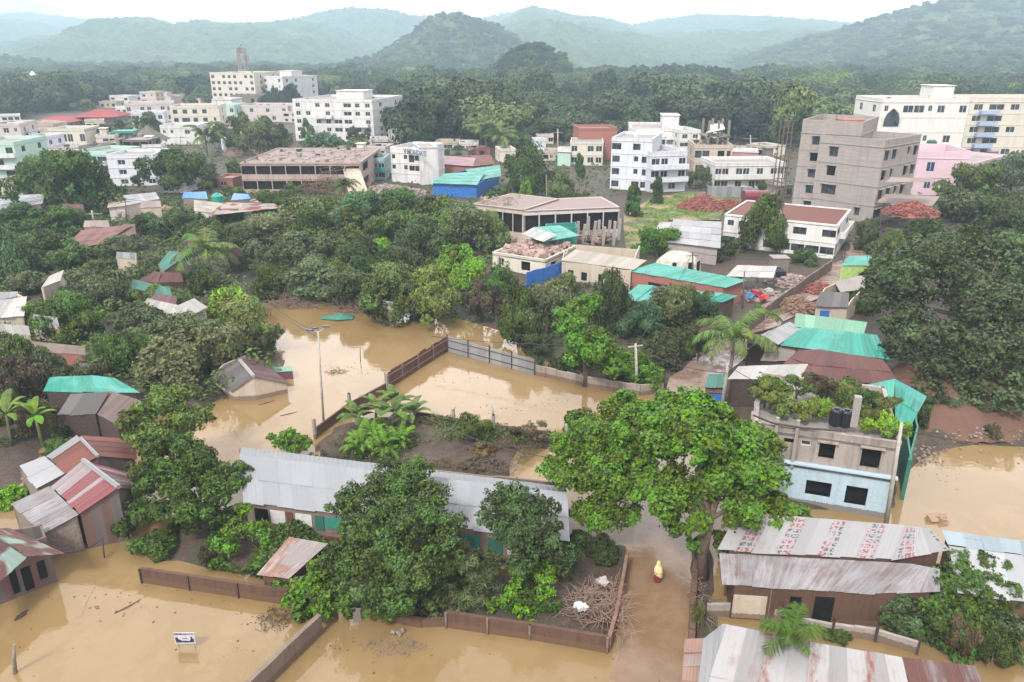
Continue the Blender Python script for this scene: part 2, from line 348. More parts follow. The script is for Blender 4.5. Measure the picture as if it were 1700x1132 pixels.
PINKG = plaster('plaster_palepink', (.54, .48, .455), dirt=(.26, .23, .22), amt=.5)
MINT = plaster('plaster_mint', (.42, .58, .49), dirt=(.2, .3, .26), amt=.4)
BEIGE = plaster('plaster_beige', (.48, .41, .33), dirt=(.2, .17, .15), amt=.6)
GREYB = plaster('cement_block_grey', (.34, .30, .275), dirt=(.17, .15, .14), amt=.55, brick=True)
ROOFC = plaster('roof_concrete', (.27, .25, .235), dirt=(.11, .095, .09), amt=.8, streak=False, sc=1.4)
BLUEP = plaster('plaster_skyblue', (.40, .53, .62), dirt=(.28, .27, .25), amt=.45)
BLUEW = plaster('plaster_powderblue', (.33, .42, .58), dirt=(.25, .28, .35), amt=.4)
MUDW = plaster('mud_stained_wall', (.115, .068, .05), dirt=(.05, .032, .026), amt=.7, sc=1.6)
MUDG = plaster('mud_grey_wall', (.19, .15, .125), dirt=(.11, .08, .065), amt=.75, sc=1.6)
def wall(mb, o, u, w, h, holes, nrm, th=.22, r=.5, m=0):
    """upright sheet from o along u (unit), width w, height h, with rectangular holes (u0,u1,z0,z1); nrm points outward"""
    us = sorted(set([0, w]+[min(w, max(0, a)) for q_ in holes for a in q_[:2]])); zs = sorted(set([0, h]+[min(h, max(0, a)) for q_ in holes for a in q_[2:4]]))
    P = lambda a, z, d=0: o+u*a+Vector((0, 0, z))-nrm*d
    flip = u.cross(Vector((0, 0, 1))).dot(nrm) < 0
    def fc(p): mb.face(p[::-1] if flip else p, r=r, m=m)
    for i in range(len(us)-1):
        for j in range(len(zs)-1):
            a0, a1, z0, z1 = us[i], us[i+1], zs[j], zs[j+1]; ca, cz = (a0+a1)/2, (z0+z1)/2
            if any(q_[0] < ca < q_[1] and q_[2] < cz < q_[3] for q_ in holes): continue
            fc([P(a0, z0), P(a1, z0), P(a1, z1), P(a0, z1)])
    for q_ in holes:
        a0, a1, z0, z1 = q_[:4]
        fc([P(a0, z0), P(a0, z0, th), P(a1, z0, th), P(a1, z0)]); fc([P(a0, z1), P(a1, z1), P(a1, z1, th), P(a0, z1, th)])
        fc([P(a0, z0), P(a0, z1), P(a0, z1, th), P(a0, z0, th)]); fc([P(a1, z0), P(a1, z0, th), P(a1, z1, th), P(a1, z1)])
def window(root, o, u, nrm, hole, frame=FRAME, pane=GLASS, bare=False):
    a0, a1, z0, z1 = hole[:4]; P = lambda a, z, d: o+u*a+Vector((0, 0, z))-nrm*d
    def bar(mb, b0, b1, y0, y1, d0, d1): mb.hexa([P(b0, y0, d1), P(b1, y0, d1), P(b1, y0, d0), P(b0, y0, d0), P(b0, y1, d1), P(b1, y1, d1), P(b1, y1, d0), P(b0, y1, d0)])
    t = min(.07, (a1-a0)*.09)
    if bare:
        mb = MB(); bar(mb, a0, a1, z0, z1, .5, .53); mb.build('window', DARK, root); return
    mb = MB()
    bar(mb, a0, a0+t, z0, z1, .08, .14); bar(mb, a1-t, a1, z0, z1, .08, .14); bar(mb, a0+t, a1-t, z0, z0+t, .08, .14); bar(mb, a0+t, a1-t, z1-t, z1, .08, .14)
    if a1-a0 > .8: bar(mb, (a0+a1-t)/2, (a0+a1+t)/2, z0+t, z1-t, .08, .14)
    w_ = mb.build('window', frame, root)
    mb = MB(); bar(mb, a0+t*.5, a1-t*.5, z0+t*.5, z1-t*.5, .15, .17); mb.build('pane', pane, w_)
def grid_holes(w, h, floors, pat, ww=1.2, wh=1.25, sill=.95, base=0.0):
    """pat: one string per floor from the top; # window, W wide, . none, D door, s small"""
    fh = (h-base)/floors; out = []
    for k in range(floors):
        row = pat[min(k, len(pat)-1)]; z = base+(floors-1-k)*fh; n = len(row)
        for i, ch in enumerate(row):
            if ch == '.': continue
            cx = w*(i+.5)/n; hw, a, bq = ww/2, sill, sill+wh
            if ch == 'W': hw = ww*.85
            if ch == 's': hw, a = ww*.28, sill+.3
            if ch == 'D': a, bq = .1, 2.2
            if ch == 'T': a, bq = .35, 2.5
            hw = min(hw, w/n*.47); s_ = fh/3.1
            out.append((cx-hw, cx+hw, z+a*s_, z+min(bq, 2.7)*s_))
    return out
def block(label, p0, p1, depth, pt, floors, pf, pl=None, pr=None, mat=WHITE, name='apartment_building', cat='building', root=None, frame=FRAME, pane=GLASS, bare=0, trim=None, roof=ROOFC, parapet=.7, gz=.35, ww=1.55, wh=1.55, height=None, shade=0, balc=(), stair=None, group=None, base=0, ledge=True, junk=0, zb=0):
    if at(p0[0], p0[1]).y > 140 and p1[1] > p0[1]-9: m_ = (p0[1]+p1[1])/2; k_ = .35; p0 = (p0[0], m_+(p0[1]-m_)*k_); p1 = (p1[0], m_+(p1[1]-m_)*k_)
    A = at(p0[0], p0[1], gz); B = at(p1[0], p1[1], gz); A.z = B.z = gz-.4+zb; gz += zb
    u = (B-A); wdt = u.length; u = u/wdt; inn = Vector((-u.y, u.x, 0)); nrm = -inn
    h = (height+.4*(zb == 0) if height else zat(pt, A.y)-gz+.4); base += .4
    par = min(parapet, h*.2); hb = h-par
    if root is None: root = thing(name, label, cat, ((A+B)/2+inn*depth/2)+Vector((0, 0, .4)), group)
    sides = [(A, u, wdt, nrm, pf), (B, inn, depth, u, pr if pr is not None else ['##']), (B+inn*depth, -u, wdt, inn, ['.']), (A+inn*depth, -inn, depth, -u, pl if pl is not None else ['##'])]
    mb = MB(); wins = []
    for o_, uu, ww_, nn, pat in sides:
        hs = [(a*ww_, b_*ww_, c_, d_) for a, b_, c_, d_ in pat] if pat and isinstance(pat[0], tuple) else grid_holes(ww_, hb, floors, pat, ww, wh, base=base); wall(mb, o_, uu, ww_, h, hs, nn); wins += [(o_, uu, nn, q_) for q_ in hs]
        if ledge and floors > 1:
            fh = (hb-base)/floors
            for k in range(1, floors+1):
                z = base+k*fh; a = o_+Vector((0, 0, z-.09)); 
                mb.hexa([a-nn*.0, a+uu*ww_, a+uu*ww_+nn*.09, a+nn*.09]+[x+Vector((0, 0, .16)) for x in (a, a+uu*ww_, a+uu*ww_+nn*.09, a+nn*.09)])
        if shade:
            for q_ in hs:
                if q_[3]-q_[2] < .8: continue
                a = o_+uu*(q_[0]-.15)+Vector((0, 0, q_[3]+.08)); L_ = uu*(q_[1]-q_[0]+.3)
                mb.hexa([a, a+L_, a+L_+nn*shade, a+nn*shade]+[x+Vector((0, 0, .08)) for x in (a, a+L_, a+L_+nn*shade, a+nn*shade)])
        # parapet inner face and coping
        t = .2; a = o_+Vector((0, 0, h)); mb.hexa([x for x in (a-nn*t-Vector((0, 0, par)), a+uu*ww_-nn*t-Vector((0, 0, par)), a+uu*ww_-nn*.01-Vector((0, 0, par)), a-nn*.01-Vector((0, 0, par)), a-nn*t, a+uu*ww_-nn*t, a+uu*ww_+nn*.05, a+nn*.05)])
    mb.build('wall', mat, root)
    mb = MB(); c4 = [A, B, B+inn*depth, A+inn*depth]; mb.slab([(p.x, p.y, hb+gz-.4) for p in c4], .2, uv=[(0, 0)]*4)
    for k in range(1, floors):
        z = gz-.4+base+(hb-base)/floors*k
        mb.slab([(p.x, p.y, z) for p in [A+u*.25+inn*.6, B-u*.25+inn*.6, B+inn*(depth-.3)-u*.25, A+inn*(depth-.3)+u*.25]], .15)
    if floors > 0:
        c = (A+B)/2+inn*depth/2; mb.box((c.x, c.y, gz-.4+hb/2), (wdt*.6, max(.3, depth*.1), hb*.98), atan2(u.y, u.x))
    mb.build('roof', roof, root)
    lim = 96
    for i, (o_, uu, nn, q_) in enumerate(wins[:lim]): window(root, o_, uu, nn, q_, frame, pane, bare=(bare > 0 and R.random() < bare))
    for (side, fl, f0, f1, d, bm) in balc:
        o_, uu, ww_, nn, _ = sides[side]; fh = (hb-base)/floors; z = base+fl*fh; a = o_+uu*(ww_*f0)+Vector((0, 0, z-.12)); L_ = uu*(ww_*(f1-f0)); m2 = MB()
        def bx(p, l, dd, hh): m2.hexa([p, p+l, p+l+dd, p+dd]+[x+Vector((0, 0, hh)) for x in (p, p+l, p+l+dd, p+dd)])
        bx(a, L_, nn*d, .12); bx(a+nn*(d-.1)+Vector((0, 0, .12)), L_, nn*.1, .85); bx(a+Vector((0, 0, .12)), uu*.1, nn*(d-.1), .85); bx(a+L_-uu*.1+Vector((0, 0, .12)), uu*.1, nn*(d-.1), .85)
        m2.build('balcony', bm, root)
    if stair:
        f0, f1, sh, dd = stair; m2 = MB(); c = A+u*wdt*(f0+f1)/2+inn*depth*.6; m2.box((c.x, c.y, gz-.4+hb+sh/2), (wdt*(f1-f0), depth*dd, sh), atan2(u.y, u.x)); m2.box((c.x, c.y, gz-.4+hb+sh+.08), (wdt*(f1-f0)+.6, depth*dd+.6, .14), atan2(u.y, u.x))
        m2.build('stair_room', mat, root)
    if junk:
        for i in range(junk):
            m2 = MB(); a = A+u*R.uniform(.5, wdt-.5)+inn*R.uniform(.5, depth-.5); z = gz-.4+hb
            if R.random() < .45: m2.tube([(a.x, a.y, z), (a.x+R.uniform(-.05, .05), a.y, z+R.uniform(.8, 1.8)+par)], .035, 5)
            else: m2.box((a.x, a.y, z+.25), (R.uniform(.3, 1.4), R.uniform(.3, 1.2), R.uniform(.3, .8)), R.uniform(0, 3))
            m2.build('roof_clutter', R.choice([CONCD, CONCD, WOODD, RUBBLE, flat('tank_black', (.015, .015, .018), .4)]), root)
    return root
# ---------------------------------------------------------------- sheet roofs and huts
def lerp(a, b, t): return a+(b-a)*t
def sheet_roof(mb, P, du=.85, dv=2.6, th=.025, jit=.02, ridge_cap=False):
    """P: eave left, eave right, top right, top left; laid as overlapping sheets"""
    P = [Vector(p) for p in P]; W_ = ((P[1]-P[0]).length+(P[2]-P[3]).length)/2; L_ = ((P[3]-P[0]).length+(P[2]-P[1]).length)/2
    nu = max(1, round(W_/du)); nv = max(1, round(L_/dv)); ofs = R.uniform(0, 50)
    q = lambda s, t: lerp(lerp(P[0], P[1], s), lerp(P[3], P[2], s), t)
    nn = (P[1]-P[0]).cross(P[3]-P[0]).normalized(); nn = nn if nn.z > 0 else -nn
    for j in range(nv):
        for i in range(nu):
            s0, s1, t0, t1 = i/nu, (i+1)/nu, j/nv, (j+1)/nv; ov = .012
            lift = R.uniform(0, jit)+.006*(i % 2); lo = R.uniform(-.06, .08)/max(L_, 1) if j == 0 else -.02
            wz = lambda: nn*R.uniform(-.012, .022)
            a = [q(s0, t0+lo)+nn*(lift+.03*(j > 0)), q(min(1, s1+ov), t0+lo)+nn*(lift+.03*(j > 0)), q(min(1, s1+ov), t1)+nn*lift, q(s0, t1)+nn*lift]; a = [p+wz() for p in a]
            uv = [(ofs+s0*W_, t0*L_), (ofs+s1*W_, t0*L_), (ofs+s1*W_, t1*L_), (ofs+s0*W_, t1*L_)]
            mb.hexa([p-nn*th for p in a]+a, r=R.random(), uv=uv)
def roof_z(polys, x, y):
    best = None
    for P in polys:
        for tri in ((P[0], P[1], P[2]), (P[0], P[2], P[-1])):
            a, b, c = tri; d = (b[1]-c[1])*(a[0]-c[0])+(c[0]-b[0])*(a[1]-c[1])
            if abs(d) < 1e-6: continue
            l0 = ((b[1]-c[1])*(x-c[0])+(c[0]-b[0])*(y-c[1]))/d; l1 = ((c[1]-a[1])*(x-c[0])+(a[0]-c[0])*(y-c[1]))/d; l2 = 1-l0-l1
            if min(l0, l1, l2) > -.02:
                z = l0*a[2]+l1*b[2]+l2*c[2]; best = z if best is None else min(best, z)
    return best
def hull(pts):
    pts = sorted(set((round(p[0], 3), round(p[1], 3)) for p in pts))
    def half(ps):
        h = []
        for p in ps:
            while len(h) > 1 and (h[-1][0]-h[-2][0])*(p[1]-h[-2][1])-(h[-1][1]-h[-2][1])*(p[0]-h[-2][0]) <= 0: h.pop()
            h.append(p)
        return h
    a = half(pts); b = half(pts[::-1]); return a[:-1]+b[:-1]
def hut(label, roofs, wmat=WOODG, name='house', cat='house', foot=None, inset=.93, z0=-.5, group=None, doors=(), th=.12, wall_part='wall', zk=None, open_=False, posts=None):
    """roofs: list of (corner list [(px,py,z)...4: eave L, eave R, top R, top L], material, opts)"""
    RP = [[p if isinstance(p, Vector) else at(*p) for p in r_[0]] for r_ in roofs]; allp = [p for P in RP for p in P]
    hl = [Vector((p[0], p[1], 0)) for p in (hull(allp) if foot is None else [tuple(at(a, b_, 0))[:2] for a, b_ in foot])]
    c = sum(hl, Vector())/len(hl); zb = 0.0
    root = thing(name, label, cat, (c.x, c.y, 0), group)
    ft = [c+(p-c)*inset for p in hl] if foot is None else hl
    if not open_:
        mb = MB()
        for i in range(len(ft)):
            a, b_ = ft[i], ft[(i+1) % len(ft)]; L_ = (b_-a).length
            if L_ < .05: continue
            n = max(1, int(L_/.45)); d = (b_-a)/L_; nn = Vector((d.y, -d.x, 0)); pr = None
            for k in range(n+1):
                p = a+(b_-a)*k/n; z = None
                for sh in (0, .02, .05, .1, .18, .3):
                    q_ = p+(c-p)*sh; z = roof_z(RP, q_.x, q_.y)
                    if z is not None: break
                z = (z if z is not None else (pr[1]+.07 if pr else min(p_[2] for p_ in allp)))-.07
                if pr is not None:
                    p_, z_ = pr; rr = R.random()
                    mb.hexa([p_-nn*th+Vector((0, 0, z0)), p-nn*th+Vector((0, 0, z0)), p+Vector((0, 0, z0)), p_+Vector((0, 0, z0)), Vector((p_.x, p_.y, z_))-nn*th, Vector((p.x, p.y, z))-nn*th, Vector((p.x, p.y, z)), Vector((p_.x, p_.y, z_))], r=rr, uv=[(k*.45, 0), (k*.45+.45, 0), (k*.45+.45, z), (k*.45, z)])
                pr = (p, z)
        mb.build(wall_part, wmat, root)
        for (ei, f0, f1, z_0, z_1, dm, dn) in doors:
            a, b_ = ft[ei % len(ft)], ft[(ei+1) % len(ft)]; d = (b_-a).normalized(); nn = Vector((d.y, -d.x, 0)); L_ = (b_-a).length; m2 = MB()
            p, p2 = a+d*L_*f0+nn*.003, a+d*L_*f1+nn*.003
            m2.hexa([p+Vector((0, 0, z_0)), p2+Vector((0, 0, z_0)), p2+nn*.05+Vector((0, 0, z_0)), p+nn*.05+Vector((0, 0, z_0)), p+Vector((0, 0, z_1)), p2+Vector((0, 0, z_1)), p2+nn*.05+Vector((0, 0, z_1)), p+nn*.05+Vector((0, 0, z_1))]); m2.build(dn, dm, root)
    else:
        for (a, b_) in (posts or []):
            p = at(a, b_, 0); z = roof_z(RP, p.x, p.y) or 2.4; m2 = MB(); m2.tube([(p.x, p.y, z0), (p.x, p.y, z-.05)], .09, 6); m2.build('post', WOODG, root)
    for r_, P in zip(roofs, RP):
        mb = MB(); kw = r_[2] if len(r_) > 2 else {}; sheet_roof(mb, P, **kw); mb.build('roof_panel', r_[1], root)
    return root
def ridgecap(root, pts, mat, w=.22):
    pts = [at(*p) for p in pts]; mb = MB()
    mb.tube([p+Vector((0, 0, .03)) for p in pts], w*.5, 5); mb.build('ridge_cap', mat, root)
ZINC = sheetmat('zinc_pale', (.46, .47, .485), (.28, .2, .16), .25, pitch=5)
ZINCB = sheetmat('zinc_long', (.42, .44, .47), (.24, .21, .2), .2, pitch=4, var=.35)
ZINCR = sheetmat('zinc_rust_bands', (.50, .49, .49), (.2, .09, .06), .35, alongrust=True, pitch=4)
ZINCM = sheetmat('zinc_printed', (.47, .47, .48), (.20, .11, .09), .25, var=.5, marks=True, pitch=4)
ZINCD = sheetmat('zinc_dirty', (.42, .42, .44), (.11, .065, .055), .7, pitch=4)
SLATE = sheetmat('slate_grey', (.20, .19, .19), (.1, .075, .06), .4, rough=.8)
REDR = sheetmat('red_tile', (.25, .085, .06), (.12, .07, .06), .3, rough=.7, pitch=3)
REDS = sheetmat('red_silver_stripes', (.42, .36, .37), (.17, .06, .06), .45, stripe=.5, stripe_col=(.16, .05, .055), pitch=3)
REDT = sheetmat('rust_teal', (.15, .05, .045), (.36, .34, .34), .35, patch=(.30, .42, .36), pitch=3)
MAROON = sheetmat('maroon', (.17, .065, .055), (.1, .05, .045), .3, rough=.6, pitch=4)
PURP = sheetmat('maroon_plum', (.19, .085, .085), (.30, .23, .23), .3, rough=.6)
TEAL = sheetmat('teal_sheet', (.045, .42, .32), (.12, .26, .22), .5, patch=(.09, .46, .40), rough=.45, pitch=3)
TEALD = sheetmat('teal_dark', (.05, .24, .18), (.14, .3, .26), .3, rough=.5)
MINTR = sheetmat('mint_sheet', (.26, .56, .38), (.3, .5, .38), .2, rough=.5, pitch=3)
WHITER = sheetmat('white_sheet', (.60, .59, .56), (.36, .33, .3), .35, rough=.5, pitch=4)
BEIGER = sheetmat('beige_sheet', (.55, .50, .43), (.3, .25, .2), .4, rough=.7)
LBLUE = sheetmat('pale_blue_sheet', (.40, .50, .56), (.34, .36, .38), .15, pitch=3)
PINKR = sheetmat('pink_concrete', (.47, .38, .35), (.25, .19, .17), .4, rough=.9)
REDB = sheetmat('bright_red_roof', (.50, .06, .065), (.35, .08, .08), .2, rough=.6)
TARPB = flat('blue_tarp', (.05, .17, .42), .4, .35, 1.5, bump=.6)
TARPG = flat('green_net', (.03, .15, .11), .6, .35, 3, bump=.6)
BLUEF = flat('blue_fence_paint', (.025, .13, .42), .5, .3, 2)
MUDP = sheetmat('mud_boards', (.19, .13, .105), (.08, .05, .04), .5, rough=.85, stripe=.3, stripe_col=(.10, .07, .06), pitch=2)
PATCHW = sheetmat('patched_wall', (.26, .23, .22), (.13, .07, .06), .5, rough=.8, stripe=.45, stripe_col=(.13, .075, .07), pitch=2)

def gable(eL, eR, rR, rL, mat, back=None, bk=1.0, **kw):
    """near slope from picture corners plus the matching far slope"""
    eL, eR, rR, rL = [at(*p) for p in (eL, eR, rR, rL)]
    f = lambda e, r_: Vector((r_.x+(r_.x-e.x)*bk, r_.y+(r_.y-e.y)*bk, e.z))
    return [([eL, eR, rR, rL], mat, kw), ([f(eR, rR), f(eL, rL), rL, rR], back or mat, kw)]
def lowwall(label, pts, h, mat, th=.18, z0=-.6, posts=0, name='boundary_wall', cat='wall', pmat=None, ph=.15, pw=.16, sag=0, cap=None, gz=0, rails=0, uneven=0, group=None, every=None):
    P = [at(a, b_, gz) for a, b_ in pts]; c = P[0]; root = thing(name, label, cat, (c.x, c.y, 0), group); mb = MB(); d_all = []
    for i in range(len(P)-1):
        a, b_ = P[i], P[i+1]; L_ = (b_-a).length; d = (b_-a)/L_; nn = Vector((d.y, -d.x, 0)); n = max(1, int(L_/.9))
        for k in range(n):
            p, p2 = a+d*L_*k/n, a+d*(L_*(k+1)/n-.004); hh = h+R.uniform(-uneven, uneven); h2 = hh+R.uniform(-uneven, uneven)*.3; o_ = nn*R.uniform(-.02, .02)*(uneven > 0)
            mb.hexa([p+nn*th/2+o_+Vector((0, 0, z0)), p2+nn*th/2+o_+Vector((0, 0, z0)), p2-nn*th/2+o_+Vector((0, 0, z0)), p-nn*th/2+o_+Vector((0, 0, z0)), p+nn*th/2+o_+Vector((0, 0, hh)), p2+nn*th/2+o_+Vector((0, 0, h2)), p2-nn*th/2+o_+Vector((0, 0, h2)), p-nn*th/2+o_+Vector((0, 0, hh))], r=R.random(), uv=[(k, 0), (k+1, 0), (k+1, h), (k, h)])
        d_all.append((a, d, L_, nn))
    mb.build('panel' if name != 'boundary_wall' else 'wall_panel', mat, root)
    for a, d, L_, nn in d_all:
        if posts:
            n = max(1, round(L_/posts))
            for k in range(n+1):
                p = a+d*L_*k/n+nn*(th/2+.03); m2 = MB(); m2.box((p.x, p.y, (h+ph+z0)/2), (pw, pw, h+ph-z0), atan2(d.y, d.x)); m2.build('post', pmat or mat, root)
        for j in range(rails):
            z = h*(j+.6)/rails; m2 = MB(); m2.tube([a+nn*(th/2+.06)+Vector((0, 0, z)), a+d*L_+nn*(th/2+.06)+Vector((0, 0, z+.02))], .03, 5); m2.build('rail', pmat or mat, root)
    return root
# ---------------------------------------------------------------- vegetation
def leafmat(name, trans=.3):
    m, nt, b = newmat(name); q = N(nt)
    oi = q.n('ShaderNodeObjectInfo'); rn = q.n('ShaderNodeAttribute', attribute_name='rnd').outputs['Fac']; lb = q.n('ShaderNodeAttribute', attribute_name='lobe').outputs['Fac']
    hs = q.n('ShaderNodeHueSaturation', {'Color': oi.outputs['Color'], 'Hue': q.math('MULTIPLY_ADD', lb, .05, .47), 'Saturation': q.math('MULTIPLY_ADD', rn, .4, .8), 'Value': q.math('MULTIPLY_ADD', rn, 1.1, q.math('MULTIPLY_ADD', lb, .95, .1))})
    c = hs.outputs[0]
    nt.links.new(c, b.inputs['Base Color']); b.inputs['Roughness'].default_value = .5; b.inputs['Specular IOR Level'].default_value = .14
    tr = q.n('ShaderNodeBsdfTranslucent', {'Color': q.mix(1, c, (1.1, 1.25, .6, 1), 'MULTIPLY')})
    mx_ = q.n('ShaderNodeMixShader', {0: trans, 1: b.outputs[0], 2: tr.outputs[0]}); nt.links.new(mx_.outputs[0], nt.nodes['Material Output'].inputs[0])
    return m
LEAF = leafmat('leaf', .18)
BARK = flat('bark', (.085, .06, .045), .9, .4, 6, bump=.8)
BARKP = flat('bark_pale', (.20, .16, .13), .9, .35, 6, bump=.8)
TWIG = flat('dead_twig', (.20, .14, .11), .9, .35, 5)
TONE = {'dark': (0.046, 0.068, 0.023), 'grey': (0.073, 0.092, 0.038), 'green': (0.049, 0.085, 0.017), 'mid': (0.063, 0.096, 0.024), 'olive': (0.095, 0.123, 0.034), 'bright': (0.078, 0.157, 0.020), 'lime': (0.112, 0.212, 0.023), 'teal': (0.049, 0.093, 0.040), 'brown': (0.100, 0.080, 0.045), 'hero': (0.073, 0.132, 0.018), 'palm': (0.083, 0.127, 0.036)}
def leaves(cs, L, W, normal, rs, up=.35, fold=.15, elong=None):
    """cs (n,3) centres, normal (n,3); one folded rhombic leaf (2 quads) each -> verts, quads"""
    n = len(cs); nr = normal+rs.normal(0, .55, (n, 3)); nr[:, 2] += up; nr /= np.linalg.norm(nr, axis=1)[:, None]
    t = rs.normal(0, 1, (n, 3)); t[:, 2] -= .4; t -= (t*nr).sum(1)[:, None]*nr; t /= np.linalg.norm(t, axis=1)[:, None]+1e-9
    s = np.cross(nr, t); sz = rs.uniform(.6, 1.35, n)[:, None]
    a = cs-t*L*.5*sz; c = cs+t*L*.5*sz-nr*L*.12*sz; l = cs+s*W*.5*sz-nr*fold*W*sz-t*L*.06; r_ = cs-s*W*.5*sz-nr*fold*W*sz-t*L*.06
    return np.stack([a, l, c, r_], 1).reshape(-1, 3)
def crown_mesh(name, lobes, nleaf, L, W, seed, shell=.30, up=.35, flatn=.75, cluster=0):
    rs = np.random.RandomState(seed); P = []; Nn = []; LB = []
    vol = np.array([l[3]**2 for l in lobes]); vol = vol/vol.sum()
    for l, v in zip(lobes, vol):
        k = max(8, int(nleaf*v)); d = rs.normal(0, 1, (k, 3)); d /= np.linalg.norm(d, axis=1)[:, None]
        # twig clumps: leaves gather round random directions so gaps open between them
        m_ = max(5, int(26*(l[3]/max(x[3] for x in lobes))**.5)); cd = rs.normal(0, 1, (m_, 3)); cd[:, 2] += .25; cd /= np.linalg.norm(cd, axis=1)[:, None]
        pick = cd[rs.randint(0, m_, k)]; d = pick+rs.normal(0, .30, (k, 3)); d /= np.linalg.norm(d, axis=1)[:, None]
        r = l[3]*(1-shell*rs.random_sample(k)**1.2)*(1+.22*np.sin(5*d[:, 0]+l[0]*3)*np.cos(4*d[:, 1]+l[1])+rs.normal(0, .05, k))
        p = d*r[:, None]; p[:, 2] *= flatn; p += np.array(l[:3]); P.append(p); Nn.append(d); LB.append(np.full(k, rs.random_sample()))
    P = np.vstack(P); Nn = np.vstack(Nn); LB = np.concatenate(LB); n = len(P)
    co = leaves(P, L, W, Nn, rs, up); f = np.arange(4*n).reshape(n, 4)
    me = bpy.data.meshes.new(name); quads(me, co, f); me.materials.append(LEAF)
    a = me.attributes.new('rnd', 'FLOAT', 'FACE'); a.data.foreach_set('value', rs.random_sample(n).astype(np.float32))
    a = me.attributes.new('lobe', 'FLOAT', 'FACE'); a.data.foreach_set('value', LB.astype(np.float32))
    return me
def limbs(mb, lobes, base, fork, r0, seed, k=6):
    rr = random.Random(seed); b0 = Vector(base); f0 = Vector(fork)
    mid = lerp(b0, f0, .5)+Vector((rr.uniform(-1, 1), rr.uniform(-1, 1), 0))*r0*.8
    mb.tube([b0, mid, f0], [r0*1.25, r0*.9, r0*.75], k)
    for l in sorted(lobes, key=lambda q: -q[3])[:9]:
        e = Vector(l[:3]); m_ = lerp(f0, e, .5)+Vector((rr.uniform(-1, 1), rr.uniform(-1, 1), rr.uniform(-.5, .8)))*l[3]*.25
        mb.tube([f0-Vector((0, 0, r0*.3)), m_, e+Vector((0, 0, l[3]*.3))], [r0*.5, r0*.3, r0*.1], 5)
PROTO = {}
def proto(kind, seed):
    rr = random.Random(seed*31+5); lobes = []
    if kind == 'broad':
        st_ = rr.uniform(.8, 1.15)
        for i in range(24):
            a = rr.uniform(0, 2*pi); rad = rr.uniform(.05, .85); z = rr.uniform(.36, .88)*(1 if rad < .5 else .85)-.10*rad
            lobes.append((cos(a)*rad*st_, sin(a)*rad/st_, z, rr.uniform(.15, .36)*(1.15-.35*rad)))
        me = crown_mesh('crown', lobes, 13000, .072, .042, seed, flatn=.62)
    elif kind == 'dense':
        for i in range(20):
            a = rr.uniform(0, 2*pi); t = rr.uniform(0, 1); rad = (1-t**2)**.5*rr.uniform(.3, .72); lobes.append((cos(a)*rad, sin(a)*rad, .22+.62*t, rr.uniform(.24, .36)))
        me = crown_mesh('crown', lobes, 14000, .066, .04, seed, flatn=.7, shell=.22)
    elif kind == 'tall':
        for i in range(15):
            a = rr.uniform(0, 2*pi); t = i/14; rad = (.62-.35*t)*rr.uniform(.3, 1); lobes.append((cos(a)*rad, sin(a)*rad, .22+.68*t, rr.uniform(.22, .36)*(1.1-.4*t)))
        me = crown_mesh('crown', lobes, 9000, .075, .038, seed, flatn=.5)
    elif kind == 'sparse':
        for i in range(15):
            a = rr.uniform(0, 2*pi); rad = rr.uniform(.15, .75); lobes.append((cos(a)*rad, sin(a)*rad, rr.uniform(.3, .86), rr.uniform(.16, .32)))
        me = crown_mesh('crown', lobes, 6500, .085, .035, seed, flatn=.6, shell=.5)
    elif kind == 'bush':
        for i in range(16):
            a = rr.uniform(0, 2*pi); rad = rr.uniform(.0, .72); lobes.append((cos(a)*rad, sin(a)*rad, rr.uniform(.2, .66)-.2*rad, rr.uniform(.22, .36)))
        me = crown_mesh('crown', lobes, 6500, .11, .058, seed, flatn=.75)
    o = bpy.data.objects.new('crown', me); mb = MB(); limbs(mb, lobes, (0, 0, -.06), (0, 0, .34 if kind != 'bush' else .1), .055 if kind != 'bush' else .03, seed)
    to = mb.build('trunk', BARK if seed % 2 else BARKP, smooth=True); tm = to.data; bpy.data.objects.remove(to); bpy.data.objects.remove(o)
    PROTO[(kind, seed)] = (me, tm)
for k_, sd_ in (('broad', 1), ('broad', 2), ('broad', 3), ('broad', 13), ('broad', 14), ('broad', 15), ('tall', 16), ('dense', 4), ('dense', 5), ('tall', 6), ('tall', 7), ('sparse', 8), ('sparse', 9), ('bush', 10), ('bush', 11), ('bush', 12)): proto(k_, sd_)
KIND = {}
for k_, s_ in PROTO: KIND.setdefault(k_, []).append(s_)
TREES = []
_sx = {'r': 1.0}
def put_tree(kind, loc, r, h, tone, label=None, group=None, name=None, rz=None, seed=None, cat=None, trunkless=False):
    sd_ = seed or R.choice(KIND[kind]); me, tm = PROTO[(kind, sd_)]
    nm = name or ('bush' if kind == 'bush' else 'tree')
    t = bpy.data.objects.new(nm, None); C.objects.link(t); t.location = loc; t.rotation_euler = (R.uniform(-.1, .1), R.uniform(-.1, .1), rz if rz is not None else R.uniform(0, 6.28))
    v = R.uniform(.72, 1.4); col = TONE[tone] if isinstance(tone, str) else tone
    t.scale = (r, r*R.uniform(.92, 1.05), h)
    for nn, m_ in (('trunk', tm), ('crown', me)):
        o = bpy.data.objects.new(nn, m_); C.objects.link(o); o.parent = t
        o.color = (col[0]*v*R.uniform(.9, 1.15), col[1]*v, col[2]*v*R.uniform(.85, 1.25), 1)
    t['kind'] = 'thing'; t['category'] = cat or ('bush' if kind == 'bush' else 'tree')
    if group: t['group'] = group
    if label: t['label'] = label
    return t
def gz_at(x, y):
    s = float(land(np.array([[x]]), np.array([[y]]))[0, 0]); return .3 if s > 0 else -.1
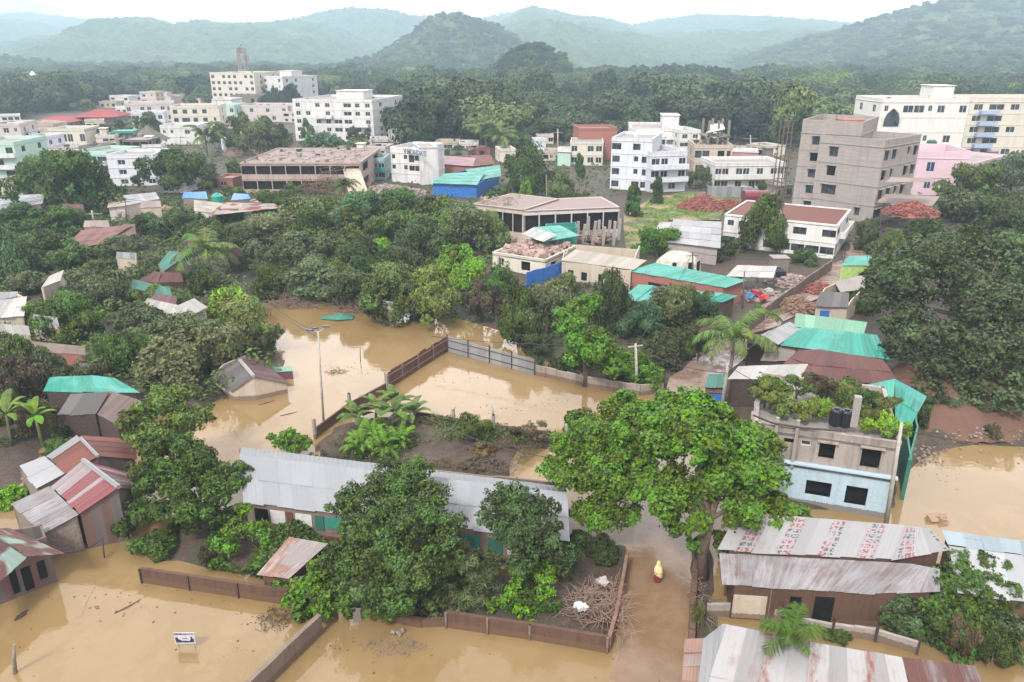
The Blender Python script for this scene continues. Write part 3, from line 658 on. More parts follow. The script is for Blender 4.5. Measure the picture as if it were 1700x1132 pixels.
def tree(px, pt, pb, hw, kind='broad', tone='mid', label=None, group=None, name=None, **kw):
    """px: middle column, pt: top row, pb: lowest visible row of the crown, hw: half width in photo pixels"""
    p = at(px, pb, 0); k = ppm(p.y); big = 380 < px < 860 and hw > 35 and 340 < pb < 560; pt -= 6*big; r = hw/k*(1.2 if big else 1.06); Yc = p.y+r*.55; z = zat(pt, Yc+r*.1)
    h = max(z, r*.9); loc = (xat(px, Yc, h*.5), Yc, -.1)
    t = put_tree(kind, loc, r, h*1.03, tone, label, group, name, **kw); TREES.append((t, px, (pt+pb)/2, kind, tone, hw)); return t
# ---- palms and bananas: fronds as pinnate / broad blades
def leaf_mesh(name, faces, mat=None):
    v = []; f = []; rr = []
    for pts, r_ in faces: b_ = len(v); v += [tuple(p) for p in pts]; f.append(tuple(range(b_, b_+len(pts)))); rr.append(r_)
    me = bpy.data.meshes.new(name); me.from_pydata(v, [], f); me.materials.append(mat or LEAF)
    a = me.attributes.new('rnd', 'FLOAT', 'FACE'); a.data.foreach_set('value', rr); a = me.attributes.new('lobe', 'FLOAT', 'FACE'); a.data.foreach_set('value', [.5]*len(rr)); return me
def palm(label, loc, h, fl, n, tone, seed, name='palm_tree', droop=1.0, elev=(10, 75), nl=22, ll=.28, trunk_r=.14, wind=0, group=None, cat='palm'):
    rr = random.Random(seed); root = thing(name, label, cat, loc, group); X0 = Vector(loc)
    lean = Vector((rr.uniform(-.12, .12)*h, rr.uniform(-.1, .1)*h, 0)); top = X0+lean+Vector((0, 0, h))
    if h > .8:
        mb = MB(); ns = 9; mb.tube([X0+Vector((0, 0, -.5))]+[X0+lean*(i/ns)**2+Vector((0, 0, h*i/ns)) for i in range(1, ns+1)], [trunk_r*1.3]+[trunk_r*(1.05-.35*i/ns+(.06 if i % 2 else 0)) for i in range(1, ns+1)], 8)
        mb.build('trunk', BARKP, root, smooth=True)
    for i in range(n):
        az = 2*pi*i/n*1.0+rr.uniform(-.25, .25)+ (i*2.4 if n > 8 else 0); el = radians(rr.uniform(*elev)); d = Vector((cos(az)+wind, sin(az), 0)).normalized(); side = Vector((-d.y, d.x, 0)); L_ = fl*rr.uniform(.8, 1.1); faces = []
        seg = nl; pts = []
        for k in range(seg+1):
            s = k/seg; a = el-droop*1.5*s*s*1.1-.1*s
            pts.append((pts[-1] if pts else top)+(d*cos(a)+Vector((0, 0, sin(a))))*L_/seg)
        for k in range(1, seg+1):
            p, p2 = pts[k-1], pts[k]; s = k/seg; ax = (p2-p).normalized(); w_ = .012*fl*(1-s*.7); upv = side.cross(ax)
            faces.append(([p-side*w_, p+side*w_, p2+side*w_, p2-side*w_], .9))
            ln = ll*L_*(sin(pi*min(1, s*.9+.12))**.7+.1)
            for sg in (-1, 1):
                for sub in (0, .5):
                    pp = lerp(p, p2, sub); tip = pp+side*sg*ln*rr.uniform(.75, 1.05)+ax*ln*rr.uniform(.35, .7)-Vector((0, 0, ln*rr.uniform(.25, .75))); hw_ = ax*L_/seg*.27
                    mid_ = lerp(pp, tip, .5)+upv*ln*.06
                    faces.append(([pp-hw_, mid_-hw_*.9, tip, mid_+hw_*.9, pp+hw_], rr.random()))
        me = leaf_mesh('frond', [([q_-X0 for q_ in f_[0]], f_[1]) for f_ in faces]); o = bpy.data.objects.new('frond', me); C.objects.link(o); o.parent = root; c = TONE[tone]; o.color = (*[x*rr.uniform(.85, 1.2) for x in c], 1)
    return root
def banana(label, loc, h, L_, n, tone, seed, name='banana_plant', group=None, el=(25, 80), wr=.13, cat='plant'):
    rr = random.Random(seed); root = thing(name, label, cat, loc, group); X0 = Vector(loc); top = X0+Vector((rr.uniform(-.2, .2), 0, h))
    mb = MB(); mb.tube([X0+Vector((0, 0, -.4)), lerp(X0, top, .5), top], [.14, .11, .07], 7); mb.build('stem', flat('banana_stem', (.13, .15, .05), .7), root, smooth=True)
    for i in range(n):
        az = 2.4*i+rr.uniform(-.3, .3); e0 = radians(rr.uniform(*el)); d = Vector((cos(az), sin(az), 0)); side = Vector((-d.y, d.x, 0)); LL = L_*rr.uniform(.75, 1.1); p = top.copy(); seg = 9; row = []
        for k in range(seg+1):
            s = k/seg; a = e0-1.9*s*s*rr.uniform(.8, 1.1); w_ = LL*wr*(sin(pi*min(1, max(0, (s-.12)/.9)))**.6 if .12 < s else .03); row.append((p.copy(), w_, a)); p = p+(d*cos(a)+Vector((0, 0, sin(a))))*LL/seg
        faces = []
        for k in range(seg):
            (p, w0, a), (p2, w1, a2) = row[k], row[k+1]; dz = Vector((0, 0, -.25))
            g1 = .86 if rr.random() < .35 else 1
            for sg in (-1, 1): faces.append(([p, p+(side*sg-dz*0+Vector((0, 0, -.35)))*w0, p2+(side*sg+Vector((0, 0, -.35)))*w1-(p2-p)*(1-g1), p2], .35+.5*rr.random()))
        me = leaf_mesh('blade', [([q_-X0 for q_ in f_[0]], f_[1]) for f_ in faces]); o = bpy.data.objects.new('blade', me); C.objects.link(o); o.parent = root; c = TONE[tone]; o.color = (*[x*rr.uniform(.85, 1.25) for x in c], 1)
    return root
def hero(name, label, base, lobes_px, fork_z, r0, nleaf, L_, W_, tone, seed, group=None, flatn=.8, cat='tree', shell=.35, trunkmat=None, up=.35, dY=0.0, keep=False):
    """lobes_px: (px, py, distance, radius in m) given in the picture, each with its own distance"""
    lobes_px = [(a, b_, Y_+dY, r_) for (a, b_, Y_, r_) in lobes_px]; wt = sum(l[3]**2 for l in lobes_px)
    b0 = at(*base, 0) if keep else Vector((sum(xat(a, Y_, zat(b_, Y_))*r_**2 for a, b_, Y_, r_ in lobes_px)/wt, sum(l[2]*l[3]**2 for l in lobes_px)/wt+.4, 0)); lobes = []
    for (a, b_, Y_, r_) in lobes_px: z = zat(b_, Y_); lobes.append((xat(a, Y_, z)-b0.x, Y_-b0.y, z, r_))
    root = thing(name, label, cat, (b0.x, b0.y, 0), group)
    mb = MB(); limbs(mb, [(l[0]+b0.x, l[1]+b0.y, l[2], l[3]) for l in lobes], (b0.x, b0.y, -.6), (b0.x, b0.y, fork_z), r0, seed, 9); mb.build('trunk', trunkmat or BARK, root, smooth=True)
    rr = random.Random(seed); sub_ = []
    for l in lobes:
        sub_.append((l[0], l[1], l[2], l[3]*.66))
        for k in range(9):
            a = rr.uniform(0, 6.28); e = math.asin(rr.uniform(-.45, 1)); d_ = l[3]*rr.uniform(.55, 1.02); sub_.append((l[0]+cos(a)*cos(e)*d_, l[1]+sin(a)*cos(e)*d_, l[2]+sin(e)*d_*flatn, l[3]*rr.uniform(.24, .52)))
    lobes = sub_
    me = crown_mesh('crown', lobes, nleaf, L_, W_, seed, flatn=flatn, shell=shell, up=up); o = bpy.data.objects.new('crown', me); C.objects.link(o); o.parent = root; o.color = (*(TONE[tone] if isinstance(tone, str) else tone), 1); return root
# ---------------------------------------------------------------- the flooded near houses
hut('rust and faded teal metal roofed shack at the lower left edge of the water', [([(44, 925, 2.3), (107, 918, 2.3), (15, 876, 3.5), (-75, 884, 3.5)], REDT), ([(-60, 1015, 2.3), (44, 926, 2.3), (-12, 888, 3.5), (-110, 930, 3.5)], REDT)], PATCHW, name='shack', cat='shack', foot=[(-100, 1046), (96, 964), (84, 925), (-130, 965)], doors=[(0, .62, .68, .3, 1.7, DARK, 'window'), (0, .72, .80, .2, 1.6, DARK, 'door'), (0, .86, .93, .5, 1.6, DARK, 'window')])
h = hut('house with brick red tiled roof and silver edge above the striped roof house', [([(86, 763, 2.6), (109, 786, 2.6), (163, 758, 3.6), (134, 731, 3.6)], REDR), ([(228, 762, 2.5), (222, 729, 2.5), (134, 723, 3.65), (162, 757, 3.65)], REDR), ([(75, 759, 2.55), (86, 763, 2.62), (134, 731, 3.62), (128, 722, 3.62)], ZINC)], PATCHW)
ridgecap(h, [(134, 728, 3.66), (163, 758, 3.66)], ZINC)
hut('low silver sheet lean-to left of the red tiled roof', [([(31, 774, 1.9), (60, 812, 1.9), (108, 786, 2.5), (74, 757, 2.5)], ZINC)], WOODG, name='lean_to', cat='shed')
h = hut('house with red and silver striped metal roof and patched grey side wall', [([(85, 808, 2.5), (131, 853, 2.5), (197, 809, 3.7), (138, 764, 3.7)], REDS, dict(du=.5, dv=6)), ([(222, 813, 2.4), (220, 786, 2.4), (139, 764, 3.7), (197, 809, 3.7)], REDS, dict(du=.5, dv=6))], PATCHW, doors=[(0, .35, .75, .2, 1.5, PATCHW, 'door')])
ridgecap(h, [(138, 764, 3.72), (197, 809, 3.72)], ZINC, .3)
hut('rust blotched silver lean-to roof tilted towards the water', [([(18, 836, 1.7), (72, 886, 1.7), (131, 854, 2.45), (82, 807, 2.45)], ZINCD)], WOODG, name='lean_to', cat='shed')
hut('weathered brown plank roof shed over the muddy inlet on the left', [([(141, 677, 1.9), (195, 707, 1.9), (232, 664, 2.9), (184, 649, 2.9)], sheetmat('plank_roof', (.26, .20, .18), (.10, .07, .06), .5, rough=.85, pitch=1), dict(du=.7, dv=6)), ([(195, 708, 1.9), (236, 690, 1.9), (238, 668, 2.7), (231, 665, 2.9)], ROOFC)], WOODD, name='shed', cat='shed')
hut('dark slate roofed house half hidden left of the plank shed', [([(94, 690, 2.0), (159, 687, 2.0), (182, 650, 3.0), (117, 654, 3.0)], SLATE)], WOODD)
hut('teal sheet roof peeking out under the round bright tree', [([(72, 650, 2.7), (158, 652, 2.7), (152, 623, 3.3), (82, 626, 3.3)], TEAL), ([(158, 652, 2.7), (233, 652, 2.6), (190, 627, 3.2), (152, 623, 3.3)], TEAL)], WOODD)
h = hut('gabled house with plum tiled roof standing in water by the lamp pole', [([(348, 628, .9), (384, 650, .9), (421, 625, 2.2), (398, 598, 2.2)], SLATE), ([(481, 637, .9), (428, 594, .9), (399, 597, 2.2), (421, 625, 2.2)], PURP)], BEIGE)
ridgecap(h, [(398, 598, 2.23), (421, 625, 2.23)], WHITER, .3)
hut('pale mint flat roofed outhouse with plum wall behind the gabled house', [([(448, 619, .7), (487, 617, .7), (484, 608, .8), (445, 610, .8)], MINTR)], flat('plum_wall', (.12, .05, .05), .8), name='outhouse', cat='shed')
hut('small patchy pink and orange sheet roof beside the compound wall', [([(427, 953, 1.5), (480, 961, 1.5), (545, 903, 2.2), (480, 891, 2.2)], sheetmat('patchy_pink', (.50, .44, .43), (.38, .33, .33), .4, patch=(.34, .19, .13)))], MUDW, name='shed', cat='shed', inset=.85)
rf = gable((404, 834, 2.15), (946, 900, 2.15), (942, 818, 3.5), (398, 754, 3.5), ZINCB, du=1.1, dv=1.55)
hut('long low building with pale grey sheet roof across the middle of the flood', rf, MUDG, name='long_house', cat='building', foot=[(414, 882), (925, 950), (935, 850), (405, 790)], doors=[(0, f, f+w_, z, 1.75, m, n_) for f, w_, z, m, n_ in (
    (.03, .045, .85, DARK, 'window'), (.085, .05, .85, FRAME, 'shutter'), (.14, .02, .7, REDR, 'shutter'), (.17, .055, .85, FRAME, 'shutter'), (.235, .03, .8, TEALD, 'shutter'), (.27, .055, 1.0, TEAL, 'shutter'), (.46, .05, .8, FRAME, 'shutter'), (.60, .05, .85, DARK, 'window'), (.68, .085, .9, TEAL, 'shutter'), (.79, .045, .7, TEALD, 'shutter'), (.85, .04, .8, FRAME, 'shutter'), (.91, .05, .6, DARK, 'window'))]+[(0, .005, .99, .0, .42, flat('maroon_wainscot', (.13, .035, .025), .7), 'wainscot')])
# printed roof, lower roof and the pale blue roof, lower right
hut('long metal roof printed with worn columns of red characters', [([(1190, 914, 2.9), (1480, 929, 2.9), (1502, 872, 3.8), (1225, 850, 3.8)], ZINCM, dict(dv=5)), ([(1480, 929, 2.9), (1577, 914, 2.9), (1545, 877, 3.6), (1502, 872, 3.8)], ZINCM, dict(dv=5))], MUDW, name='long_shed', cat='shed', inset=.9)
hut('lower grimy zinc roof below the printed roof beside the flooded lane', [([(1199, 971, 2.1), (1452, 987, 2.1), (1512, 936, 2.75), (1194, 918, 2.75)], ZINCD, dict(dv=5)), ([(1452, 987, 2.1), (1560, 982, 2.1), (1560, 945, 2.7), (1512, 936, 2.75)], ZINCD)], MUDW, name='long_shed', cat='shed', inset=.9, doors=[(0, .0, .25, .1, 1.5, BEIGE, 'door'), (0, .27, .275, 0, 2, WOODG, 'post'), (0, .42, .5, .3, 1.6, DARK, 'opening'), (0, .6, .74, .2, 1.7, DARK, 'opening')])
hut('pale blue and white sheet roof at the right edge of the flood', [([(1574, 905, 2.9), (1790, 935, 2.9), (1790, 910, 3.35), (1563, 880, 3.35)], LBLUE, dict(dv=4)), ([(1590, 985, 2.2), (1790, 1010, 2.2), (1790, 934, 2.88), (1575, 906, 2.88)], sheetmat('white_blue', (.55, .57, .58), (.4, .36, .33), .15), dict(dv=5))], MUDW, name='long_shed', cat='shed')
hut('wide sheet roof with rusty red bands at the bottom right', [([(1150, 1215, 1.9), (1330, 1245, 1.9), (1345, 1066, 2.9), (1206, 1036, 2.9)], ZINCR, dict(dv=3)), ([(1330, 1245, 1.9), (1540, 1270, 1.9), (1497, 1091, 2.9), (1345, 1066, 2.9)], ZINCR, dict(dv=3)), ([(1150, 1215, 1.9), (1206, 1036, 2.9), (1200, 1036, 2.85), (1168, 1060, 2.3)], ZINC, dict(dv=3))], MUDW, name='long_shed', cat='shed', inset=.9)
hut('blackened rusty sheet roof end under the dark bush at the lower right', [([(1540, 1275, 1.9), (1700, 1290, 1.9), (1620, 1106, 2.8), (1499, 1091, 2.9)], sheetmat('rusty_black', (.36, .33, .33), (.08, .03, .025), .95, stripe=.35, stripe_col=(.10, .045, .035)))], MUDW, name='shed', cat='shed', inset=.88)
hut('brown and pink board roof strip beside the flooded lane', [([(1128, 1180, 1.6), (1162, 1182, 1.7), (1172, 1060, 1.7), (1137, 1061, 1.6)], sheetmat('pink_boards', (.40, .32, .30), (.2, .11, .08), .6, stripe=.4, stripe_col=(.24, .15, .12)), dict(dv=.9))], MUDG, name='shed', cat='shed')
# blue and grey two storey house with the roof garden
BH = block('two storey house with sky blue ground floor and raw grey upper floor', (1238, 822), (1470, 861), 8.5, 0, 1, [(.03, .11, 1.5, 2.2), (.20, .27, 2.0, 2.35), (.42, .60, 1.15, 2.25), (.70, .85, .95, 2.3)], ['#.'], ['.#'], BLUEP, name='house', cat='house', gz=0, height=3.0, parapet=.05, bare=.99)
block('', (1238, 822), (1470, 861), 8.5, 0, 1, [(.03, .13, .9, 2.1), (.22, .30, 1.6, 1.95), (.34, .41, 1.6, 1.95), (.47, .58, .9, 2.0), (.76, .89, .7, 2.05)], ['##'], ['.#'], plaster('raw_grey_upper', (.33, .29, .26), dirt=(.08, .06, .05), amt=.9, sc=1.5), root=BH, gz=0, zb=3.0, height=2.75, parapet=.45, bare=.7, shade=.25)
A_, B_ = at(1238, 822), at(1470, 861); u_ = (B_-A_).normalized(); n_ = Vector((-u_.y, u_.x, 0)); w_ = (B_-A_).length
P_ = lambda f, d, z: A_+u_*(w_*f)+n_*d+Vector((0, 0, z))
mb = MB(); a = P_(.24, -.35, 2.95); mb.hexa([a, a+u_*w_*.78, a+u_*w_*.78+n_*.34, a+n_*.34]+[x+Vector((0, 0, .12)) for x in (a, a+u_*w_*.78, a+u_*w_*.78+n_*.34, a+n_*.34)]); mb.build('ledge', BLUEP, BH)
for f in (.30, .155): mb = MB(); c_ = P_(f, -.14, 3); mb.box((c_.x, c_.y, 4.3), (.2, .2, 3.3), atan2(u_.y, u_.x)); mb.build('pillar', CONC, BH)
mb = MB(); c_ = P_(.2, .0, 0); mb.tube([P_(-.02, -.4, 6.0), P_(.12, -.3, 5.6), P_(.34, -.2, 5.5), P_(.6, -.15, 5.65)], .07, 5); mb.build('pipe', WOODD, BH)
mb = MB(); c_ = P_(.69, 1.1, 6.5); mb.box(c_, (.42, .42, 2.0), atan2(u_.y, u_.x)); mb.build('chimney', ROOFC, BH)
for i, f in enumerate((.565, .635)):
    c_ = P_(f, 1.2, 5.35); t = thing('water_tank', '%s one of the two black plastic water tanks on the garden roof' % ('left' if i == 0 else 'right'), 'water tank', c_, 'black tanks on the garden roof')
    mb = MB(); mb.tube([c_, c_+Vector((0, 0, .1)), c_+Vector((0, 0, 1.0)), c_+Vector((0, 0, 1.12))], [.34, .38, .38, .3], 14); mb.build('tank_body', flat('black_plastic', (.012, .012, .016), .4), t); mb = MB(); mb.tube([c_+Vector((0, 0, 1.12)), c_+Vector((0, 0, 1.2))], .16, 10); mb.build('lid', flat('black_plastic', (.012, .012, .016), .4), t)
ROOFPLANTS = [(.06, 2.6, 1.0, 1.5, 'olive'), (.13, 4.2, 1.2, 1.6, 'green'), (.22, 2.2, 1.0, 1.3, 'olive'), (.30, 4.6, 1.1, 1.4, 'mid'), (.36, 2.0, .8, 1.2, 'olive'), (.46, 2.2, .8, 1.3, 'lime'), (.50, 4.5, 1.0, 1.5, 'brown'), (.60, 5.2, 1.0, 1.4, 'olive'), (.66, 3.6, .8, 1.5, 'mid'), (.77, 1.8, .9, 1.2, 'olive'), (.80, 4.5, .9, 1.4, 'green'), (.87, 1.4, .9, 1.2, 'lime'), (.93, 3.4, .9, 1.3, 'olive'), (.97, 1.2, .8, 1.0, 'lime'), (.04, 4.9, .9, 1.1, 'green'), (.42, 6.3, .9, 1.2, 'grey'), (.70, 6.6, .9, 1.2, 'mid')]
# corner behind: sheet roofs
hut('white sheet roof with a printed corner behind the roof garden', [([(1208, 629, 3.0), (1328, 629, 3.0), (1342, 604, 3.5), (1226, 608, 3.5)], WHITER)], WOODD)
hut('broad maroon metal roof behind the garden roof house', [([(1335, 632, 3.0), (1494, 638, 3.0), (1466, 597, 4.0), (1362, 580, 4.0)], MAROON), ([(1296, 608, 3.2), (1335, 631, 3.0), (1362, 580, 4.0), (1326, 581, 3.9)], MAROON)], WOODD)
hut('large turquoise sheet roof next to the big dark tree', [([(1293, 573, 3.2), (1479, 597, 3.2), (1456, 556, 4.0), (1331, 543, 4.0)], TEAL)], WOODD)
hut('pale mint green roof strip above the large turquoise roof', [([(1318, 542, 3.6), (1434, 555, 3.6), (1440, 535, 4.0), (1321, 520, 4.0)], MINTR)], WOODD)
hut('grey corrugated gable roof left of the turquoise roof', [([(1293, 573, 3.4), (1333, 544, 3.5), (1311, 534, 3.7), (1262, 556, 3.7)], ZINC), ([(1238, 569, 2.8), (1293, 573, 3.3), (1262, 556, 3.7), (1248, 556, 3.4)], SLATE)], WOODD)
hut('bright teal awning roof hanging off the right side of the garden roof house', [([(1412, 668, 4.6), (1482, 674, 4.4), (1486, 629, 4.9), (1408, 645, 5.0)], TEAL), ([(1486, 694, 3.3), (1508, 714, 3.0), (1539, 658, 3.5), (1486, 629, 4.9)], TEAL)], TARPG, name='awning', cat='roof', foot=[(1490, 775), (1497, 830), (1512, 770), (1505, 740)])
hut('small market booth with teal top and blue wall beside the leaning pole', [([(1170, 643, 2.2), (1206, 645, 2.2), (1207, 622, 2.5), (1176, 620, 2.5)], TEALD), ([(1170, 651, 1.9), (1200, 653, 1.9), (1202, 644, 2.1), (1172, 643, 2.1)], MAROON)], BLUEF, name='booth', cat='stall')
hut('rubbly grey sheet roof heap above the white printed sheet', [([(1262, 600, 2.4), (1318, 602, 2.4), (1322, 574, 3.0), (1275, 572, 3.0)], sheetmat('heap', (.36, .30, .28), (.2, .15, .13), .6, rough=.9), dict(jit=.15, du=1.1, dv=1.2))], WOODD, name='shed', cat='shed')
hut('grey roofed shack with a blue door beside the mud lane', [([(1352, 508, 2.4), (1408, 511, 2.4), (1410, 486, 3.0), (1362, 484, 3.0)], SLATE), ([(1395, 485, 2.8), (1435, 480, 2.8), (1440, 455, 3.4), (1385, 468, 3.4)], ROOFC)], BEIGE, name='shack', cat='shack', doors=[(0, .15, .45, .1, 1.9, BLUEF, 'door')])
hut('lime green walled kiosk with teal roof beside the white corner house', [([(1396, 441, 2.8), (1448, 441, 2.8), (1452, 424, 3.2), (1408, 425, 3.2)], TEAL)], flat('lime_wall', (.36, .50, .16), .7), name='kiosk', cat='kiosk')
# teal roofs by the dirt yard and the white roofed row
hut('long teal sheet roof over an open brick shed', [([(1042, 450, 2.8), (1205, 478, 2.8), (1240, 465, 3.2), (1088, 436, 3.5)], TEAL)], BRICK, name='long_shed', cat='shed', doors=[(0, .2, .6, .1, 1.9, DARK, 'opening')])
hut('torn teal sheet roof lower down, half covered by creepers', [([(1025, 500, 2.4), (1200, 502, 2.4), (1226, 491, 2.9), (1060, 472, 3.1)], TEAL, dict(jit=.1))], WOODD, name='long_shed', cat='shed')
hut('cream white sheet roofed row house beside the blue fence', [([(930, 432, 3.0), (1052, 448, 3.0), (1074, 432, 3.6), (955, 414, 3.8)], BEIGER)], BEIGE, name='row_house', cat='house', foot=[(932, 470), (1045, 490), (1060, 450), (945, 440)], doors=[(0, .1, .18, .9, 1.9, DARK, 'window'), (0, .3, .38, .9, 1.9, DARK, 'window'), (0, .55, .62, .2, 2, DARK, 'door')])
hut('white square canopy roof on thin poles in the junk yard', [([(1205, 459, 2.9), (1284, 461, 2.9), (1290, 442, 3.1), (1224, 440, 3.1)], WHITER)], WHITE, name='canopy', cat='canopy', open_=True, posts=[(1212, 488), (1254, 495), (1282, 488), (1230, 474)])
block('small flat roofed house heaped with broken bricks on its roof', (818, 448), (905, 462), 9, 418, 1, [(.1, .22, 1.2, 2.2), (.55, .72, 1.0, 2.2)], None, None, CREAM, name='house', cat='house', bare=.9, parapet=.3)
h = hut('open shed with half white half teal roof on the ruin', [([(866, 388, 4.0), (902, 402, 4.0), (925, 390, 4.5), (886, 377, 4.5)], WHITER), ([(902, 402, 4.0), (962, 391, 4.0), (930, 374, 4.5), (886, 377, 4.5)], TEAL)], TEAL, name='shed', cat='shed', foot=[(906, 432), (957, 426), (955, 412), (905, 415)])
# ---------------------------------------------------------------- roofs among the trees, left
hut('brick red pantile roof between the big trees on the left', [([(105, 415, 2.6), (170, 405, 2.6), (222, 372, 3.6), (135, 382, 3.6)], sheetmat('pantile', (.30, .15, .13), (.2, .15, .13), .4, rough=.8, pitch=2)), ([(170, 405, 2.6), (226, 388, 2.6), (224, 372, 3.4), (205, 372, 3.6)], sheetmat('pantile2', (.28, .17, .15), (.2, .15, .13), .4, rough=.8, pitch=2))], WOODD)
hut('pale grey sheet roof at the left edge beneath the big tree', [([(-30, 352, 3), (70, 338, 3), (75, 322, 3.6), (0, 325, 3.8)], ZINC)], BEIGE)
hut('grey metal roofed workshop with open dark front right of the big tree', [([(205, 342, 3.0), (265, 330, 3.0), (258, 319, 3.6), (195, 325, 3.8)], ZINC), ([(178, 345, 2.8), (205, 342, 3), (195, 325, 3.8), (180, 335, 3)], BEIGER)], PINKG, name='workshop', cat='building')
hut('small hut with blue tarpaulin roof', [([(302, 329, 3.2), (345, 330, 3.2), (342, 318, 4.0), (305, 319, 4.0)], TARPB)], WOODG, name='hut', cat='hut')
hut('cream sheet roof spread in front of the teal tank', [([(322, 350, 3.0), (385, 358, 3.0), (378, 338, 3.7), (322, 332, 3.7)], BEIGER)], CREAM)
hut('open pillared pavilion with a red stain on its pale roof', [([(345, 358, 4.0), (468, 345, 4.0), (455, 338, 4.1), (372, 336, 4.2)], sheetmat('red_stain', (.50, .42, .37), (.3, .25, .2), .3, patch=(.30, .075, .055), rough=.8), dict(du=2, dv=3))], BEIGE, name='pavilion', cat='pavilion', open_=True, posts=[(352, 385), (375, 392), (392, 398), (414, 392), (437, 384), (462, 376), (405, 372)])
hut('blue tarpaulin shelter behind the red stained pavilion', [([(383, 333, 3), (416, 330, 3), (412, 322, 3.6), (388, 321, 3.6)], TARPB)], WOODG, name='shelter', cat='shelter')
hut('teal gabled roof with plank gable among the trees', [([(262, 440, 2.4), (272, 450, 2.4), (298, 432, 3.3), (282, 416, 3.3)], TEALD), ([(318, 441, 2.4), (305, 420, 2.6), (282, 416, 3.3), (292, 433, 3.3)], TEALD)], WOODG, name='hut', cat='hut')
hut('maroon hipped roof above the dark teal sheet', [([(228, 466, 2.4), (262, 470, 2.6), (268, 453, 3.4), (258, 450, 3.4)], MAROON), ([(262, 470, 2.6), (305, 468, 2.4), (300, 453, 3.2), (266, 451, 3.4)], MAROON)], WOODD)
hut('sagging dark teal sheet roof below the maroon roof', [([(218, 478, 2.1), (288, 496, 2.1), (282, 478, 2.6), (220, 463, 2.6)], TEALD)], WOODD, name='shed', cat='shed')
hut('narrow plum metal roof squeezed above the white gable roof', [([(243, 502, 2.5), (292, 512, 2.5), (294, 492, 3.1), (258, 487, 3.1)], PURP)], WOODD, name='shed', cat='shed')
hut('white gabled roof house among grey trees', [([(240, 502, 2.4), (303, 529, 2.4), (312, 510, 3.2), (245, 495, 2.9)], WHITER), ([(303, 529, 2.4), (345, 510, 2.5), (322, 495, 3.3), (288, 510, 3.3)], WHITER)], BEIGE)
hut('white sheet roof with grey patches at the left edge below the trees', [([(-40, 530, 2.5), (40, 525, 2.5), (45, 492, 3.3), (0, 498, 3.5)], WHITER), ([(-30, 505, 3), (30, 492, 3), (30, 484, 3.4), (-20, 486, 3.6)], ZINC)], BEIGE)
hut('small white roof showing between the left trees', [([(68, 478, 3), (100, 466, 3), (106, 448, 3.4), (82, 458, 3.4)], WHITER)], BEIGE)
hut('pale stony flat roof strip under the left trees', [([(20, 580, 2.0), (143, 590, 2.0), (140, 575, 2.3), (50, 566, 2.3)], sheetmat('stony', (.34, .27, .23), (.2, .15, .12), .6, rough=.95), dict(du=2))], BRICK, name='outbuilding', cat='building')
hut('small white tin roof glimpsed under the middle grove', [([(545, 450, 2), (575, 452, 2), (575, 438, 2.5), (550, 438, 2.5)], WHITER)], WOODD, name='hut', cat='hut')
# ---------------------------------------------------------------- town blocks
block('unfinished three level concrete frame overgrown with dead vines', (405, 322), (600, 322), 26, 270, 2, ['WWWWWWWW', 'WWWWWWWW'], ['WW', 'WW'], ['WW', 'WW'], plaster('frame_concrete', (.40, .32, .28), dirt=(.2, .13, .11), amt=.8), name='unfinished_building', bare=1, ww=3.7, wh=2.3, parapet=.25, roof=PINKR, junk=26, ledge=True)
WB = block('small white three storey building with a taller right side and blue grey lettering', (651, 300), (700, 310), 11, 243, 3, ['s.sT#', 's.sW#', '.....'], ['..'], ['..'], WHITE, parapet=1.2, frame=FRAMED)
block('', (700, 310), (729, 306), 9, 0, 1, ['.'], ['.'], ['.'], WHITE, root=WB, height=zat(246, at(700, 310).y), parapet=.3, ledge=False)
block('large five storey white apartment block in front of the hills', (492, 232), (622, 240), 30, 164, 5, ['#.##.W##', '##.#.W##', '#.##WW.#', '#..#WW##', '#.##.W##'], ['#..#'], ['W#'], WHITE, stair=(.35, .7, 2.6, .3), junk=14, balc=[(0, 1, .7, .95, 1.6, WHITE), (0, 2, .7, .95, 1.6, WHITE), (0, 3, .3, .5, 1.4, WHITE)])
block('distant six storey cream apartment block beside the construction hoist', (356, 182), (428, 184), 30, 120, 6, ['#.###.##', '######.#', '##.##.##', '#######.'], ['##'], ['##'], CREAM, frame=FRAMED, junk=8)
block('distant white five storey block right of the construction hoist', (440, 180), (474, 184), 26, 126, 5, ['#.#', '##s', '#.#'], ['.'], ['##.#'], WHITE, stair=(.1, .7, 3, .3))
block('white house front with an arched window amid the left town', (270, 242), (333, 240), 12, 208, 2, ['ss.#.', 's....'], ['s'], None, WHITE, name='house', cat='house', parapet=.9)
block('cream upper storey house behind the arched window house', (288, 222), (368, 218), 16, 176, 3, ['####.', '#W##s', 's#.#W'], ['#'], ['#'], CREAM, name='house', cat='house', frame=FRAMED, junk=10)
block('mint green house between cream houses and the grove', (345, 205), (392, 205), 14, 174, 2, ['.##.#', '#..#'], None, None, MINT, name='house', cat='house')
block('long pinkish terrace far left of centre', (212, 206), (290, 200), 20, 172, 2, ['#.##.##', '##.#..#'], None, None, PINKG, name='house', cat='house', junk=8)
block('pale grey blue house below the pinkish terrace', (222, 218), (276, 214), 10, 186, 2, ['W.##', '#..#'], None, None, WHITEB, name='house', cat='house', junk=5)
block('small peach tower house on the hill behind the pink terrace', (236, 182), (262, 182), 10, 152, 3, ['#s', 'W.', '##'], None, None, plaster('plaster_peach', (.55, .475, .41)), name='house', cat='house')
block('low white hall with roof posts beneath the distant blocks', (355, 195), (388, 195), 14, 164, 1, ['.....'], None, None, WHITE, name='hall', cat='building')
block('pink flat roofed row below the distant apartment blocks', (400, 202), (480, 204), 16, 174, 2, ['.#.#.#', '#.##.'], None, None, PINKG, name='house', cat='house', junk=10)
